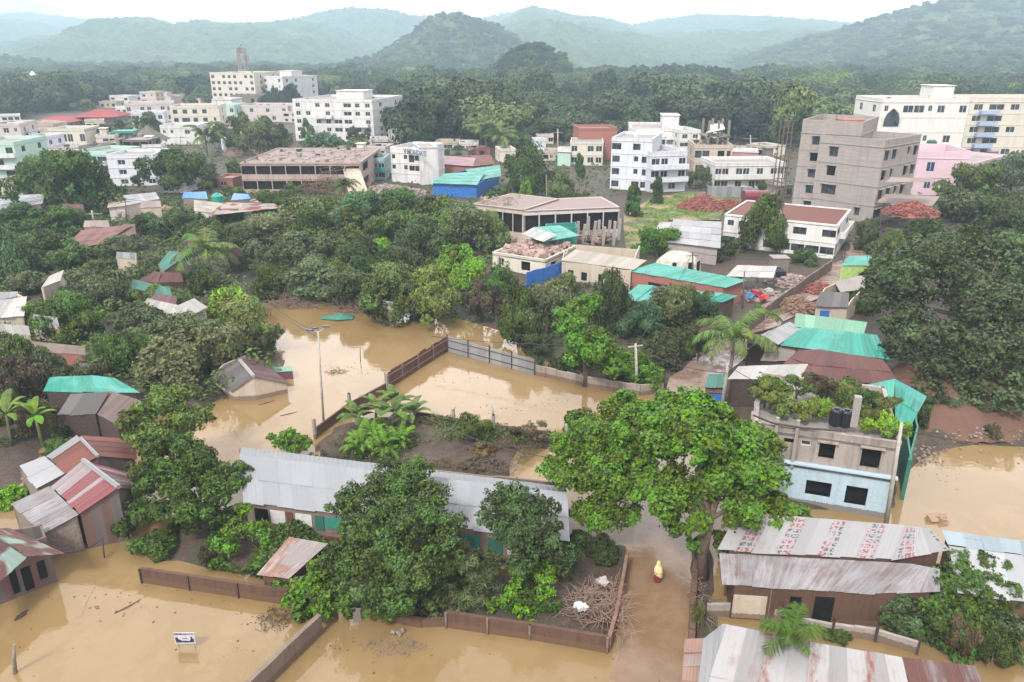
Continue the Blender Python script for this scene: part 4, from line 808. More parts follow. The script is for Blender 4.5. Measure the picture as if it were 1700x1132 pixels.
block('derelict grey brown upper floors behind the pink flat row', (386, 190), (438, 190), 14, 158, 2, ['##.##', '#.#.#'], None, None, CONCD, name='unfinished_building', bare=.9, junk=10)
block('low grey white shed with a brown sand heap in front', (372, 256), (402, 252), 8, 232, 1, ['.'], ['.'], ['#'], WHITEB, name='shed', cat='shed')
block('cream two storey house with balcony below the red roofs', (84, 244), (145, 242), 12, 214, 1, ['#.##.#'], ['#'], ['.'], CREAM, name='house', cat='house', balc=[(0, 0, .3, .7, 1.5, CREAM)])
block('beige long house wall left of the cream balcony house', (38, 228), (92, 226), 12, 206, 1, ['.'], None, None, BEIGE, name='house', cat='house', roof=SLATE)
block('white house with violet window near the left edge', (45, 262), (82, 262), 9, 226, 2, ['s.W', 'T.#'], None, None, WHITEB, name='house', cat='house', pane=flat('violet_glass', (.06, .04, .20), .2), junk=4)
block('white and green banded house at the far left edge', (-40, 300), (36, 298), 14, 236, 3, ['#W.#', '.W#.', '#.W'], None, None, MINT, name='house', cat='house', frame=FRAMED, balc=[(0, 2, 0, 1, 1, WHITE), (0, 1, 0, 1, 1, WHITE)])
block('jumbled pinkish row of house walls at the far left', (-40, 245), (40, 240), 14, 206, 2, ['s#.#s', '#.s#.#'], None, None, PINKG, name='house', cat='house', junk=18)
block('pale mint stair tower house left of the white block', (134, 300), (186, 306), 11, 250, 3, ['.WW', '.WW', '.WW'], ['s'], None, MINT, name='house', cat='house', frame=FRAMED, balc=[(0, 1, .35, 1, 1.2, MINT), (0, 2, .35, 1, 1.2, WHITE)])
block('white three storey house with two window columns behind the round tree', (186, 312), (262, 308), 11, 257, 3, ['.#.#.', '.#...', '.#..#'], ['.'], ['#.'], WHITEB, name='house', cat='house')
for i, (l, a, b_, pt, rt) in enumerate((('house with bright red hipped roof, the smaller and left one', (64, 214), (112, 214), 203, 192), ('house with bright red hipped roof, the larger and right one', (135, 210), (196, 208), 194, 181))):
    bk_ = block(l, a, b_, 14, pt, 1, ['.##.'], None, None, BEIGE, name='house', cat='house', parapet=.1); A1 = at(*a, .35); B1 = at(*b_, .35); z1 = zat(pt, A1.y); zr = zat(rt, A1.y+7)
    d_ = 16; ax = A1.x-2; bx_ = B1.x+2; y0 = min(A1.y, B1.y)-2; c1 = Vector(((ax*.66+bx_*.34), y0+9, zr)); c2 = Vector(((ax*.34+bx_*.66), y0+9, zr)); q_ = [Vector((ax, y0, z1)), Vector((bx_, y0, z1)), Vector((bx_, y0+18, z1)), Vector((ax, y0+18, z1))]
    mb = MB(); [sheet_roof(mb, P, du=3, dv=4, th=.1) for P in ([q_[0], q_[1], c2, c1], [q_[2], q_[3], c1, c2], [q_[1], q_[2], c2+Vector((0, .01, 0)), c2], [q_[3], q_[0], c1, c1+Vector((0, .01, 0))])]; mb.build('hipped_roof', REDB, bk_)
# ruin of poles, chute and pyramid roof
RN = block('derelict stilted structure with a long sloping chute and dark pyramid roof', (208, 262), (250, 262), 8, 232, 2, ['W#W', 'W.W'], None, None, CONCD, name='ruined_structure', cat='ruin', bare=1, parapet=.1, ww=3)
a = at(208, 256); y_ = a.y-3; mb = MB(); mb.slab([(xat(130, y_, 5), y_, zat(248, y_)), (xat(205, y_, 8), y_, zat(226, y_)), (xat(205, y_, 8), y_+2.2, zat(226, y_)), (xat(130, y_, 5), y_+2.2, zat(248, y_))], .5); mb.build('chute', ROOFC, RN)
mb = MB(); [mb.tube([(xat(x_, y_, 5), y_+1, 0), (xat(x_+3, y_, 5), y_+1, zat(222, y_))], .7, 6) for x_ in (204, 212, 228)]; mb.build('pillar', ROOFC, RN)
mb = MB(); mb.box((xat(202, y_, 8), y_+2, zat(219, y_)), (6, 5, .6)); mb.build('platform_roof', TEAL, RN)
c_ = Vector((xat(232, y_, 8), y_+4, 0)); z_ = zat(232, y_); mb = MB(); t_ = (c_.x, c_.y, z_+3.6); q_ = [(c_.x-4.5, c_.y-4.5, z_-.5), (c_.x+4.5, c_.y-4.5, z_-.5), (c_.x+4.5, c_.y+4.5, z_-.5), (c_.x-4.5, c_.y+4.5, z_-.5)]; [mb.face([q_[i], q_[(i+1) % 4], t_]) for i in range(4)]; mb.face(q_[::-1]); mb.build('pyramid_roof', plaster('thatch', (.14, .12, .10), streak=False), RN)
# centre far
block('long low white building in the forest above the big white block', (622, 158), (672, 158), 12, 147, 1, ['########'], None, None, WHITE, name='building')
block('white flat roofed rows right of the big white block', (632, 206), (672, 204), 18, 184, 2, ['#.#W#', '#W.##'], None, None, WHITE, name='house', cat='house', junk=8)
block('pink grey jumble of small houses behind the white lettered building', (640, 232), (700, 232), 14, 208, 2, ['#.#.#.', '##..#'], None, None, PINKG, name='house', cat='house', bare=.5, junk=24)
block('pinkish low house right of the big white block', (625, 226), (650, 225), 10, 214, 1, ['#.#'], None, None, PINKG, name='house', cat='house', junk=6)
block('teal and glass low house left of the white lettered building', (606, 300), (640, 300), 8, 262, 2, ['WWW', 'WWW'], None, None, plaster('plaster_tealgrey', (.30, .45, .44)), name='house', cat='house', balc=[(0, 1, 0, 1, 1, TEAL)])
hut('wide teal roof with a blue end wall near the white lettered building', [([(714, 304, 3.2), (792, 307, 3.2), (806, 284, 4.2), (738, 288, 4.2)], TEAL, dict(du=2)), ([(790, 300, 3.2), (832, 292, 3.2), (830, 274, 4.2), (772, 281, 4.2)], TEAL, dict(du=2))], BLUEF, name='warehouse', cat='warehouse')
hut('pink and plum sheet roof row right of the lettered building', [([(728, 272, 3.0), (785, 276, 3.0), (790, 262, 3.8), (732, 258, 3.8)], sheetmat('pinkroof', (.40, .22, .25), (.25, .15, .15), .3), dict(du=2)), ([(785, 276, 3.0), (822, 272, 3.0), (815, 257, 3.6), (782, 258, 3.8)], REDR, dict(du=2))], BRICK, name='row_house', cat='house')
block('small cream shed with dark window left of the round dark tree', (830, 272), (856, 270), 7, 247, 1, ['.#.'], None, None, CREAM, name='shed', cat='shed')
block('tiny white box house behind the round dark tree', (887, 250), (906, 249), 6, 231, 1, ['.'], None, None, WHITEB, name='house', cat='house')
block('cream house with a raw red brick upper floor', (946, 275), (1000, 277), 12, 236, 2, ['#.##', '#.##'], None, None, CREAM, name='house', cat='house', parapet=.3)
block('brick red walled flat building behind the cream house', (960, 268), (1022, 266), 10, 212, 1, ['.'], ['.'], ['.'], BRICK, name='house', cat='house')
hut('low white and mint building left of the cream house', [([(925, 252, 4), (948, 253, 4), (948, 243, 4.4), (927, 243, 4.4)], WHITER)], MINT, name='house', cat='house')
M1 = block('angular white modern house with stepped roof and a wraparound balcony', (1012, 312), (1078, 322), 14, 228, 4, ['W.#.', '#.sW', '#.s#', '#.#W'], ['##', 'WW'], ['.'], WHITEB, name='house', cat='house', frame=FRAMED, parapet=.6)
block('', (1078, 324), (1136, 316), 12, 252, 3, ['W#.#', 'W#.#', 'W.#.'], ['W'], ['#.'], WHITEB, root=M1, parapet=.9, balc=[(0, 2, 0, 1, 1.3, WHITEB), (0, 1, 0, 1, 1.3, WHITEB)])
A1 = at(1040, 316); y_ = A1.y+5; mb = MB(); mb.slab([(xat(1055, y_, 15), y_, zat(224, y_)), (xat(1090, y_, 12), y_, zat(250, y_)), (xat(1096, y_, 12), y_+4, zat(250, y_)), (xat(1062, y_, 15), y_+4, zat(226, y_))], .4); mb.build('sloping_roof', WHITEB, M1)
block('white house with small windows behind the angular modern house', (1062, 290), (1102, 290), 10, 222, 3, ['s.#', '#.s', '#s#'], None, None, WHITEB, name='house', cat='house')
block('stepped white multi level building at the edge of the woods', (1046, 255), (1130, 258), 20, 212, 3, ['#.##.W', '.##W.#', '##.#W#'], None, None, WHITE, frame=FRAMED, stair=(.65, .98, 3.5, .4), balc=[(0, 2, .5, .9, 1.6, WHITE), (0, 1, .5, .9, 1.6, WHITE)])
block('white three storey annex right of the stepped white building', (1126, 262), (1160, 260), 12, 216, 3, ['##', 'W#', '#W'], None, None, WHITE)
DR = block('derelict grey house with rooftop frame and a tilted white sheet', (1150, 292), (1212, 294), 12, 240, 2, ['#W.#s', 's.#.W'], ['#'], ['#'], BEIGE, name='house', cat='house', frame=FRAMED, junk=16, bare=.4)
y_ = at(1180, 292).y+3; zt = zat(238, y_); mb = MB(); [mb.box((xat(x_, y_, 12), y_+d_, zt+2.5), (.5, .5, 5.5)) for x_ in (1178, 1194, 1211) for d_ in (0, 6)]; mb.box((xat(1194, y_, 12), y_+3, zt+1.6), (6, 6.5, .3)); mb.build('rooftop_frame', CONCD, DR)
mb = MB(); mb.slab([(xat(1176, y_, 14), y_-1, zat(218, y_)), (xat(1204, y_, 14), y_-1, zat(212, y_)), (xat(1214, y_, 14), y_+7, zat(209, y_)), (xat(1190, y_, 14), y_+7, zat(210, y_))], .25); mb.build('roof_sheet', WHITE, DR)
hut('pink walled low house with pale flat roof right of the derelict house', [([(1212, 252, 4.6), (1260, 254, 4.6), (1258, 246, 5), (1214, 245, 5)], WHITER, dict(du=3))], plaster('plaster_rose', (.45, .25, .25)), name='house', cat='house')
block('long white two storey house behind the grey yard fence', (1184, 318), (1298, 314), 10, 270, 2, ['##.##.#.##', 'WW.#.##.#.'], ['#'], ['#'], WHITE, name='house', cat='house', balc=[(0, 1, 0, .85, 1.0, WHITE)])
# grey concrete block
GB = block('tall raw grey concrete apartment block with five storeys of openings', (1313, 352), (1408, 362), 15, 198, 5, ['.#.T.', '.#.T.', '.#.T.', '.#.T.', '.#sT.'], ['##', '##'], ['.'], GREYB, parapet=2.2, ww=1.9, wh=1.6, bare=.35, frame=FRAMED, shade=.5, junk=4, balc=[(0, k, .52, .9, .9, CONC) for k in (1, 2, 3, 4)])
block('', (1446, 374), (1505, 356), 11, 232, 4, ['##.s#', '#s.##', '##s#.', 'W.##.'], ['#.', '#.', 'W.', '.s'], ['##'], GREYB, root=GB, parapet=1.2, ww=1.5, wh=1.6, bare=.4, frame=FRAMED, shade=.4, ledge=True)
c_ = at(1418, 330); y_ = at(1420, 362).y+4; mb = MB(); mb.box((xat(1417, y_, 16), y_+1, zat(218, y_)), (4, 4, 4)); mb.build('brick_stair_room', BRICK, GB)
mb = MB(); [mb.tube([(xat(1300+i*7, y_, 8), y_+2+j*2, .2), (xat(1300+i*7, y_, 8), y_+2+j*2, zat(205, y_))], .1, 5) for i in range(3) for j in (0, 1)]; [mb.tube([(xat(1298, y_, 8), y_+2, z_), (xat(1316, y_, 8), y_+2, z_)], .08, 5) for z_ in range(2, 18, 2)]; t = thing('scaffolding', 'rusty scaffolding against the left side of the grey concrete block', 'scaffolding', (xat(1307, y_, 8), y_+2, 0)); mb.build('scaffold_frame', flat('rusty_pole', (.12, .09, .075), .8), t)
WC = block('white left wing with an arched window of the hilltop apartment block', (1448, 268), (1590, 268), 16, 163, 4, ['s.WWs#.#', '.........', '..W.s.#.', '.WW.#..W'], ['##', '#.'], ['.'], plaster('plaster_ivory', (.66, .645, .60), dirt=(.33, .31, .28), amt=.4), parapet=1, wh=1.5, ww=1.9, stair=(.7, .95, 3.8, .4), junk=12)
block('cream apartment block with blue balcony column at the right edge', (1592, 262), (1800, 262), 22, 163, 5, ['#W#.#.W', '#W..#.W', '#W#.#.#', '#W..#.W', '#W#.#.#'], None, None, CREAM, ww=2.4, wh=1.6, balc=[(0, f, .08, .22, 1.6, BLUEW) for f in (1, 2, 3, 4)], parapet=1)
mb = MB(); A1 = at(1448, 268, .35); y_ = A1.y-.15; cx_, cz_ = xat(1493, y_, 22), zat(196, y_); pts = [(a*.62, b*.58) for a, b in [(-3.2, -3.6), (3.2, -3.6), (3.2, 0), (2.4, 2), (1.2, 3.3), (0, 4.2), (-1.2, 3.3), (-2.4, 2), (-3.2, 0)]]
mb.face([(cx_+a_, y_, cz_+b_) for a_, b_ in pts]); mb.build('arched_window', GLASS, WC); mb = MB(); ring = [(cx_+a_*1.08, y_-.1, cz_+b_*1.06) for a_, b_ in pts[1:]+pts[:1]]; mb.tube(ring, .22, 6); mb.build('arch_trim', WHITE, WC)
PK = block('pink house with a green rimmed roof terrace before the white wing', (1500, 322), (1600, 330), 14, 250, 2, ['..#....', 's.s.WW.'], ['.'], ['.'], PINK, name='house', cat='house', pane=GLASSB, parapet=1.4, ww=2.2)
block('', (1600, 330), (1660, 310), 8, 272, 1, ['..'], ['.'], ['.'], PINK, root=PK, ledge=False)
t = at(1540, 300); y_ = t.y+12; c_ = Vector((xat(1555, y_, 13), y_, zat(244, y_))); tk = thing('water_tank', 'dark green water tank on the roof of the pink house', 'water tank', c_-Vector((0, 0, .3))); mb = MB(); mb.tube([c_-Vector((0, 0, .3)), c_+Vector((0, 0, 1.4)), c_+Vector((0, 0, 1.7))], [1.1, 1.1, .7], 14); mb.build('tank_body', flat('green_plastic', (.02, .09, .06), .4), tk)
RC = hut('collapsed open concrete canopy with brick rubble beside the grey block', [([(1455, 336, 5.2), (1548, 342, 5.2), (1560, 326, 5.2), (1470, 322, 5.2)], PINKR, dict(du=4, dv=9)), ([(1470, 302, 9), (1550, 302, 9), (1548, 296, 9), (1480, 294, 9)], PINKR, dict(du=4, dv=9))], CONC, name='ruined_pavilion', cat='ruin', open_=True, posts=[(1459, 384), (1507, 388), (1545, 372), (1475, 362), (1530, 360)])
# white L-shaped corner house
WL = block('white two storey corner house with a rusty red roof', (1198, 410), (1382, 432), 13, 355, 2, ['s#...W.W', 'W..WWWWW'], ['#.', '#.'], ['W.W', 'T.#'], WHITE, name='house', cat='house', parapet=.15, roof=REDR, frame=FRAMED, wh=1.3, ww=1.6, balc=[(1, 1, .3, 1, .8, WHITE)])
hut('long grey white workshop roof left of the white corner house', [([(1105, 402, 3.0), (1196, 412, 3.0), (1198, 368, 4.2), (1118, 364, 4.2)], ZINC, dict(du=1.5)), ([(1085, 388, 3.0), (1110, 398, 3), (1120, 368, 3.8), (1095, 370, 3.8)], WHITER)], GREYB, name='workshop', cat='building')
# long ruined pavilion
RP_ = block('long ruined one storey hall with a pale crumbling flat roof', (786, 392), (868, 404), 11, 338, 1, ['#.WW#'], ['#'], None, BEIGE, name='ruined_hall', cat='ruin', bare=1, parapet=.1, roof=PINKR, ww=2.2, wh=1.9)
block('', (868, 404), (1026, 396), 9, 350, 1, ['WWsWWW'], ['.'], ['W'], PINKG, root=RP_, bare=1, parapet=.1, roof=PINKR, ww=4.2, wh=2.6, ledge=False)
y_ = at(900, 400).y; 
for i in range(9):
    mb = MB(); x_ = 960+i*8.5; yy = y_-2-(i % 2)*3; mb.box((xat(x_, yy, 2), yy, 1.9), (.4, .4, 3.6+R.uniform(-1.2, 1)), 0, tilt=R.uniform(-.12, .12)); mb.build('broken_pillar', CONC, RP_)
mb = MB()
for i in range(130): x_ = R.uniform(840, 1010); yy = y_-R.uniform(0, 6); mb.box((xat(x_, yy, 1), yy, R.uniform(.3, 1.6)), (R.uniform(.3, 1.6), R.uniform(.2, .8), R.uniform(.15, .5)), R.uniform(0, 3), tilt=R.uniform(-.5, .5))
mb.build('fallen_masonry', plaster('fallen_brick', (.30, .21, .18), dirt=(.13, .09, .08), amt=.8, streak=False), RP_)
# ---------------------------------------------------------------- more small town houses, each placed where the photo shows one
TM = {'w': WHITE, 'b': WHITEB, 'c': CREAM, 'p': PINKG, 'g': CONCD, 'e': BEIGE, 'm': MINT, 'r': BRICK, 'o': plaster('plaster_peach', (.55, .475, .41))}
for (cx_, pb_, hw_, pt_, fl_, m_, dp_, lb_) in [
 (200, 176, 14, 162, 2, 'w', 9, 'white two level house at the left end of the far pink terrace row'), (272, 176, 12, 163, 2, 'p', 9, 'pink house between the far peach tower house and the cream house'), (318, 178, 14, 166, 1, 'o', 9, 'peach roof house above the cream house'), (295, 172, 12, 160, 2, 'e', 8, 'beige box house highest above the cream house'),
 (212, 192, 16, 180, 1, 'w', 9, 'low white house under the left end of the far pink terrace'), (180, 180, 12, 172, 1, 'e', 9, 'beige shed roof behind the larger red hipped roof'), (255, 198, 15, 186, 1, 'p', 8, 'low rose house below the far pink terrace'), (160, 218, 14, 204, 1, 'o', 8, 'peach terrace house under the larger red hipped roof'),
 (16, 212, 18, 196, 2, 'w', 10, 'whitish house at the left edge below the forest'), (52, 218, 14, 206, 1, 'e', 9, 'beige house with dark eaves left of the smaller red roof'), (20, 272, 22, 254, 1, 'c', 9, 'cream wall house above the green banded house'), (62, 280, 16, 264, 1, 'w', 8, 'white low house below the violet window house'), (108, 262, 22, 248, 1, 'p', 8, 'pink low house between cream balcony house and biggest left tree'), (150, 262, 14, 246, 1, 'g', 8, 'dark weathered house left of the chute structure'), (12, 325, 26, 305, 1, 'e', 9, 'beige sheds behind the pale sheet roof at the left edge'), (50, 318, 16, 304, 1, 'p', 7, 'rose shed left of the biggest left tree'),
 (388, 214, 14, 198, 2, 'c', 8, 'cream house squeezed between mint house and the grey grove'), (418, 192, 14, 176, 2, 'w', 9, 'white house left of the pink flat row'), (460, 192, 16, 178, 1, 'w', 9, 'white post and slab house below the far white block'), (482, 204, 10, 188, 2, 'p', 8, 'narrow rose house touching the large white block on the left'), (350, 168, 8, 156, 2, 'w', 8, 'small white house at the left foot of the far cream block'), (395, 178, 10, 163, 2, 'g', 8, 'grey unfinished floors in front of the far cream block'),
 (640, 195, 12, 180, 1, 'w', 8, 'white cubic house right behind the large white block'), (660, 216, 13, 204, 1, 'b', 7, 'grey white house below the flat roofed rows'), (682, 205, 12, 193, 1, 'p', 7, 'rose house at the edge of the woods right of the flat rows'), (690, 222, 14, 212, 1, 'g', 7, 'dark sheds below the rose house at the woods edge'), (715, 240, 14, 226, 1, 'p', 7, 'rose walled house left of the first coconut palm'), (742, 250, 16, 238, 1, 'e', 7, 'beige shed behind the pink and plum roof row'), (778, 252, 14, 240, 1, 'w', 7, 'white shed below the two coconut palms'), (800, 262, 12, 250, 1, 'r', 6, 'brick shed right of the plum roof row'), (852, 245, 12, 234, 1, 'e', 7, 'beige hut left of the tiny white box house'), (625, 262, 14, 246, 1, 'p', 7, 'low pink shed right behind the concrete frame'), (632, 246, 12, 234, 1, 'w', 7, 'white shed at the right foot of the large white block'),
 (915, 268, 12, 254, 1, 'e', 7, 'beige hut left of the cream brick topped house'), (990, 222, 14, 208, 1, 'p', 8, 'rose terrace behind the brick red building'), (1035, 226, 13, 212, 2, 'w', 8, 'white house between the brick red and the stepped building'), (1010, 250, 8, 232, 2, 'r', 6, 'brick house wedged left of the angular modern house'), (1148, 235, 10, 215, 2, 'w', 8, 'tall white slab house behind the white annex'), (1150, 280, 12, 262, 1, 'g', 6, 'grey shed between modern and derelict houses'), (1232, 262, 14, 250, 1, 'o', 7, 'peach wall house beside the pink low house'), (1275, 262, 16, 248, 1, 'e', 7, 'beige house in front of the dark woods left of the scaffolding'), (1292, 285, 12, 268, 2, 'g', 7, 'grey ruined house behind the scaffolding'), (1240, 278, 12, 266, 1, 'p', 6, 'rose shed behind the long white house'), (1165, 262, 10, 247, 1, 'w', 7, 'white hut left of the derelict house'),
 (30, 240, 20, 222, 2, 'w', 9, 'white two floor house in the jumble at the far left, highest one'), (5, 258, 16, 242, 1, 'p', 8, 'rose white house cut by the left edge in the jumble'), (125, 276, 14, 258, 2, 'w', 8, 'white house right above the crown of the biggest left tree'), (178, 246, 14, 228, 2, 'c', 8, 'cream house between the cream balcony house and the chute'), (205, 288, 16, 272, 1, 'e', 7, 'beige roof house behind the white three storey house'), (255, 262, 14, 244, 2, 'w', 8, 'white house at the right foot of the pyramid roof'), (236, 290, 14, 274, 1, 'p', 7, 'rose house between chute structure and white three storey house'), (390, 232, 14, 216, 2, 'p', 8, 'rose two floor house above the low grey white shed'), (330, 296, 14, 282, 1, 'c', 7, 'cream hut at the right side of the large round tree'), (420, 252, 14, 238, 1, 'w', 7, 'white hut under the grey grove'), (448, 190, 12, 168, 2, 'c', 8, 'cream block in front of the far white block'), (600, 272, 13, 256, 2, 'w', 7, 'white house behind the right corner of the concrete frame'), (650, 178, 14, 166, 1, 'w', 8, 'white house in the woods above the flat roofed rows'), (672, 238, 13, 222, 2, 'w', 8, 'white house directly behind the lettered building'), (706, 258, 12, 244, 1, 'c', 7, 'cream shed right behind the lettered building'), (735, 232, 12, 220, 1, 'w', 7, 'white hut at the foot of the dark woods'), (762, 268, 13, 254, 1, 'g', 7, 'grey shed above the teal warehouse'), (905, 240, 12, 226, 1, 'c', 7, 'cream hut right of the tiny white box house'), (1080, 218, 12, 202, 2, 'w', 8, 'white block behind the left of the stepped building'), (1110, 290, 10, 268, 2, 'c', 7, 'cream house behind the balcony of the modern house'), (1185, 240, 12, 226, 1, 'c', 7, 'cream hut behind the rooftop frame'), (1218, 300, 14, 284, 2, 'w', 7, 'white house between derelict and long white houses'), (1258, 300, 12, 286, 1, 'e', 7, 'beige annex behind the middle of the long white house'), (1288, 262, 12, 246, 2, 'c', 8, 'cream house left of the scaffolding top'), (1225, 232, 12, 220, 1, 'w', 7, 'white hut at the woods right of the rooftop frame'),
 (795, 186, 12, 170, 1, 'p', 8, 'small rose house inside the dark woods in the centre'), (1268, 160, 12, 142, 1, 'c', 8, 'tiny cream house at the foot of the right hill'), (150, 152, 14, 134, 1, 'w', 9, 'long white roof in the woods right of the slender tower'), (1072, 150, 12, 130, 2, 'w', 8, 'white house on the tree line in the centre right'), (285, 150, 12, 134, 1, 'c', 8, 'cream hut in the woods left of the far apartment block'),
 (1640, 262, 14, 250, 1, 'p', 7, 'rose hut before the blue balcony block'), (1470, 352, 14, 336, 1, 'e', 6, 'beige shed between grey block and collapsed canopy'), (1300, 330, 12, 312, 1, 'g', 6, 'grey shed at the left foot of the grey block'), (690, 290, 0, 0, 0, '', 0, ''), (575, 258, 14, 246, 1, 'p', 7, 'rose house above the right end of the concrete frame'), (290, 322, 16, 306, 1, 'w', 7, 'white shed between round tree and white three storey house'), (430, 352, 16, 338, 1, 'e', 6, 'beige hut right of the red stained pavilion'), (372, 312, 14, 298, 1, 'r', 6, 'brick shed left of the concrete frame')]:
    if not fl_: continue
    sl = R.uniform(-2.5, 2.5); n_w = max(2, int(hw_/4)); pat = [''.join(R.choice('###.W.s') for _ in range(n_w)) for _ in range(fl_)]
    block(lb_, (cx_-hw_*1.15, pb_-sl), (cx_+hw_*1.15, pb_+sl), dp_, pt_-4, fl_, pat, ['#.'], ['.#'], TM[m_], name='house', cat='house', frame=R.choice([FRAME, FRAMED]), parapet=R.choice([.3, .7, 1.0]), bare=.25, shade=R.choice([0, .4]), junk=R.randint(2, 7), roof=R.choice([ROOFC, ROOFC, PINKR, ZINC]), ledge=R.random() < .6, stair=(.1, .45, 2.4, .35) if R.random() < .35 and fl_ > 1 else None)
# small tin roofs glimpsed between the trees on the left
for (cx_, cy_, w_, z_, mt_, lb_) in [
 (330, 402, 20, 2.8, REDR, 'brick red roof glimpsed right of the yellow rubble heap trees'), (160, 372, 22, 2.8, PINKR, 'pale pink roof glimpsed above the red pantile roof'), (60, 400, 18, 2.8, SLATE, 'slate roof glimpsed left of the red pantile roof'), (395, 420, 18, 2.6, PURP, 'plum roof glimpsed behind the pale fronded palm'), (210, 425, 18, 2.6, ZINC, 'silver roof glimpsed left of the teal gabled hut'),
 (20, 545, 30, 2.6, WHITER, 'white roof lowest at the left edge above the stony strip'), (75, 530, 22, 2.4, ZINC, 'silver roof right of the lowest white roof'), (150, 610, 22, 2.2, SLATE, 'slate roof right below the stony strip'), (275, 540, 20, 2.4, PURP, 'plum roof below the white gabled roof'), (250, 340, 18, 3, PINKR, 'pale pink roof joined to the workshop'), (440, 350, 18, 3, ZINC, 'silver roof right behind the pavilion'), (120, 345, 20, 3, PURP, 'plum roof left of the grey workshop'), (700, 470, 16, 2.4, ZINC, 'silver sheet glimpsed under the spreading olive tree'), (640, 505, 14, 1.8, WHITER, 'white sheet under the olive stemmed tree'), (30, 430, 18, 2.8, ZINC, 'silver roof among the trees at the left edge')]:
    a = R.uniform(-3, 3); rf = gable((cx_-w_, cy_+5-a, z_), (cx_+w_, cy_+5+a, z_), (cx_+w_*.9, cy_-6+a, z_+.8), (cx_-w_*.9, cy_-6-a, z_+.8), mt_)
    hut(lb_, rf, R.choice([WOODG, WOODD, BEIGE]), name='house', cat='house')
# ---------------------------------------------------------------- mud lane and yard patches
def strip(name, pts, wd, mat, z=.66, kind='structure', zs=None):
    P = [at(a, b_, 0) for a, b_ in pts]; dense = []
    for i in range(len(P)-1):
        n = max(1, int((P[i+1]-P[i]).length/2)); dense += [(lerp(P[i], P[i+1], k/n), i+k/n) for k in range(n)]
    dense.append((P[-1], len(P)-1)); mb = MB(); L_, R_ = [], []
    for i, (p, s) in enumerate(dense):
        d = (dense[min(i+1, len(dense)-1)][0]-dense[max(0, i-1)][0]).normalized(); nn = Vector((d.y, -d.x, 0)); zz = z if zs is None else np.interp(s, range(len(zs)), zs); w_ = wd*(1+.12*sin(i*1.7)+R.uniform(-.06, .06))/2
        L_.append(p-nn*w_+Vector((0, 0, zz))); R_.append(p+nn*w_+Vector((0, 0, zz)))
    for i in range(len(dense)-1): mb.face([L_[i], R_[i], R_[i+1], L_[i+1]], uv=[(0, i), (1, i), (1, i+1), (0, i+1)])
    o = mb.build(name, mat); o['kind'] = kind; return o
rm, nt, b = newmat('wet_mud_lane'); q = N(nt); po = q.n('ShaderNodeNewGeometry').outputs['Position']; n = q.noise(po, .7, 7, .7); n2 = q.noise(po, 6, 4, .7)
nt.links.new(q.mix(q.ramp(n, .35, .65), rgb((.15, .09, .066)), rgb((.24, .175, .14))), b.inputs['Base Color']); nt.links.new(q.ramp(n, .45, .6, (.12, .12, .12, 1), (.8, .8, .8, 1)), b.inputs['Roughness']); nt.links.new(q.bump(n2, .4, .05), b.inputs['Normal'])
strip('mud_road', [(1085, 1180), (1092, 960), (1104, 850), (1128, 700), (1150, 645), (1205, 590), (1260, 548), (1330, 498), (1385, 468), (1425, 440), (1440, 400)], 3.9, rm, zs=[-.3, -.25, -.2, -.05, .62, .68, .70, .70, .70, .68, .66])
def patch(name, pts, mat, z, kind='structure'):
    mb = MB(); P = [at(a, b_, 0) for a, b_ in pts]; mb.face([(p.x, p.y, z) for p in P]); o = mb.build(name, mat); o['kind'] = kind; return o
gr, nt, b = newmat('grass_field'); q = N(nt); po = q.n('ShaderNodeNewGeometry').outputs['Position']; n = q.noise(po, .16, 6, .7); n2 = q.noise(po, 3, 4, .7)
nt.links.new(q.mix(q.ramp(n, .45, .56), q.mix(n2, rgb((.04, .065, .016)), rgb((.08, .105, .028))), rgb((.24, .175, .10))), b.inputs['Base Color']); b.inputs['Roughness'].default_value = .9; nt.links.new(q.bump(n2, .8, .1), b.inputs['Normal'])
fl, nt, b = newmat('flooded_lane_water'); q = N(nt); po = q.n('ShaderNodeNewGeometry').outputs['Position']; n = q.noise(po, .5, 7, .7); n2 = q.noise(po, 2.5, 4, .6)
nt.links.new(q.mix(q.ramp(n, .38, .62), rgb((.15, .092, .05)), rgb((.20, .135, .082))), b.inputs['Base Color']); b.inputs['Roughness'].default_value = .12; nt.links.new(q.bump(n2, .25, .03), b.inputs['Normal'])
strip('flooded_road', [(1072, 1230), (1082, 1060), (1092, 960), (1104, 850), (1120, 745)], 3.6, fl, z=.012)
patch('yard_field', [(1035, 400), (1035, 365), (1080, 335), (1130, 325), (1240, 322), (1290, 332), (1200, 352), (1195, 372), (1110, 372), (1090, 410), (1040, 425)], gr, .72)
# ---------------------------------------------------------------- forests (a mass nobody could count)
fc = bpy.data.collections.new('forest_crowns')
def forest_proto(seed, n=8000):
    rr = random.Random(seed); lob = []
    for i in range(11):
        a = rr.uniform(0, 6.28); rad = rr.uniform(.05, .75); lob.append((cos(a)*rad, sin(a)*rad, rr.uniform(.5, .9)-.35*rad*rad, rr.uniform(.26, .42)))
    me = crown_mesh('forest_crown', lob, n, .075, .06, seed, flatn=.62, shell=.2, up=.7); o = bpy.data.objects.new('forest_crown', me); fc.objects.link(o); me.materials.clear(); me.materials.append(FLEAF)
fm, nt, b = newmat('forest_leaf'); q = N(nt); oi = q.n('ShaderNodeObjectInfo').outputs['Random']; rn = q.n('ShaderNodeAttribute', attribute_name='rnd').outputs['Fac']; po = q.n('ShaderNodeNewGeometry').outputs['Position']
cr = q.n('ShaderNodeValToRGB', {0: oi}); e = cr.color_ramp.elements; e[0].color = (.018, .028, .016, 1); e[1].color = (.062, .082, .030, 1); x = e.new(.45); x.color = (.030, .044, .022, 1); x = e.new(.8); x.color = (.038, .064, .024, 1)
pn = q.ramp(q.noise(po, .012, 4, .6), .42, .62)
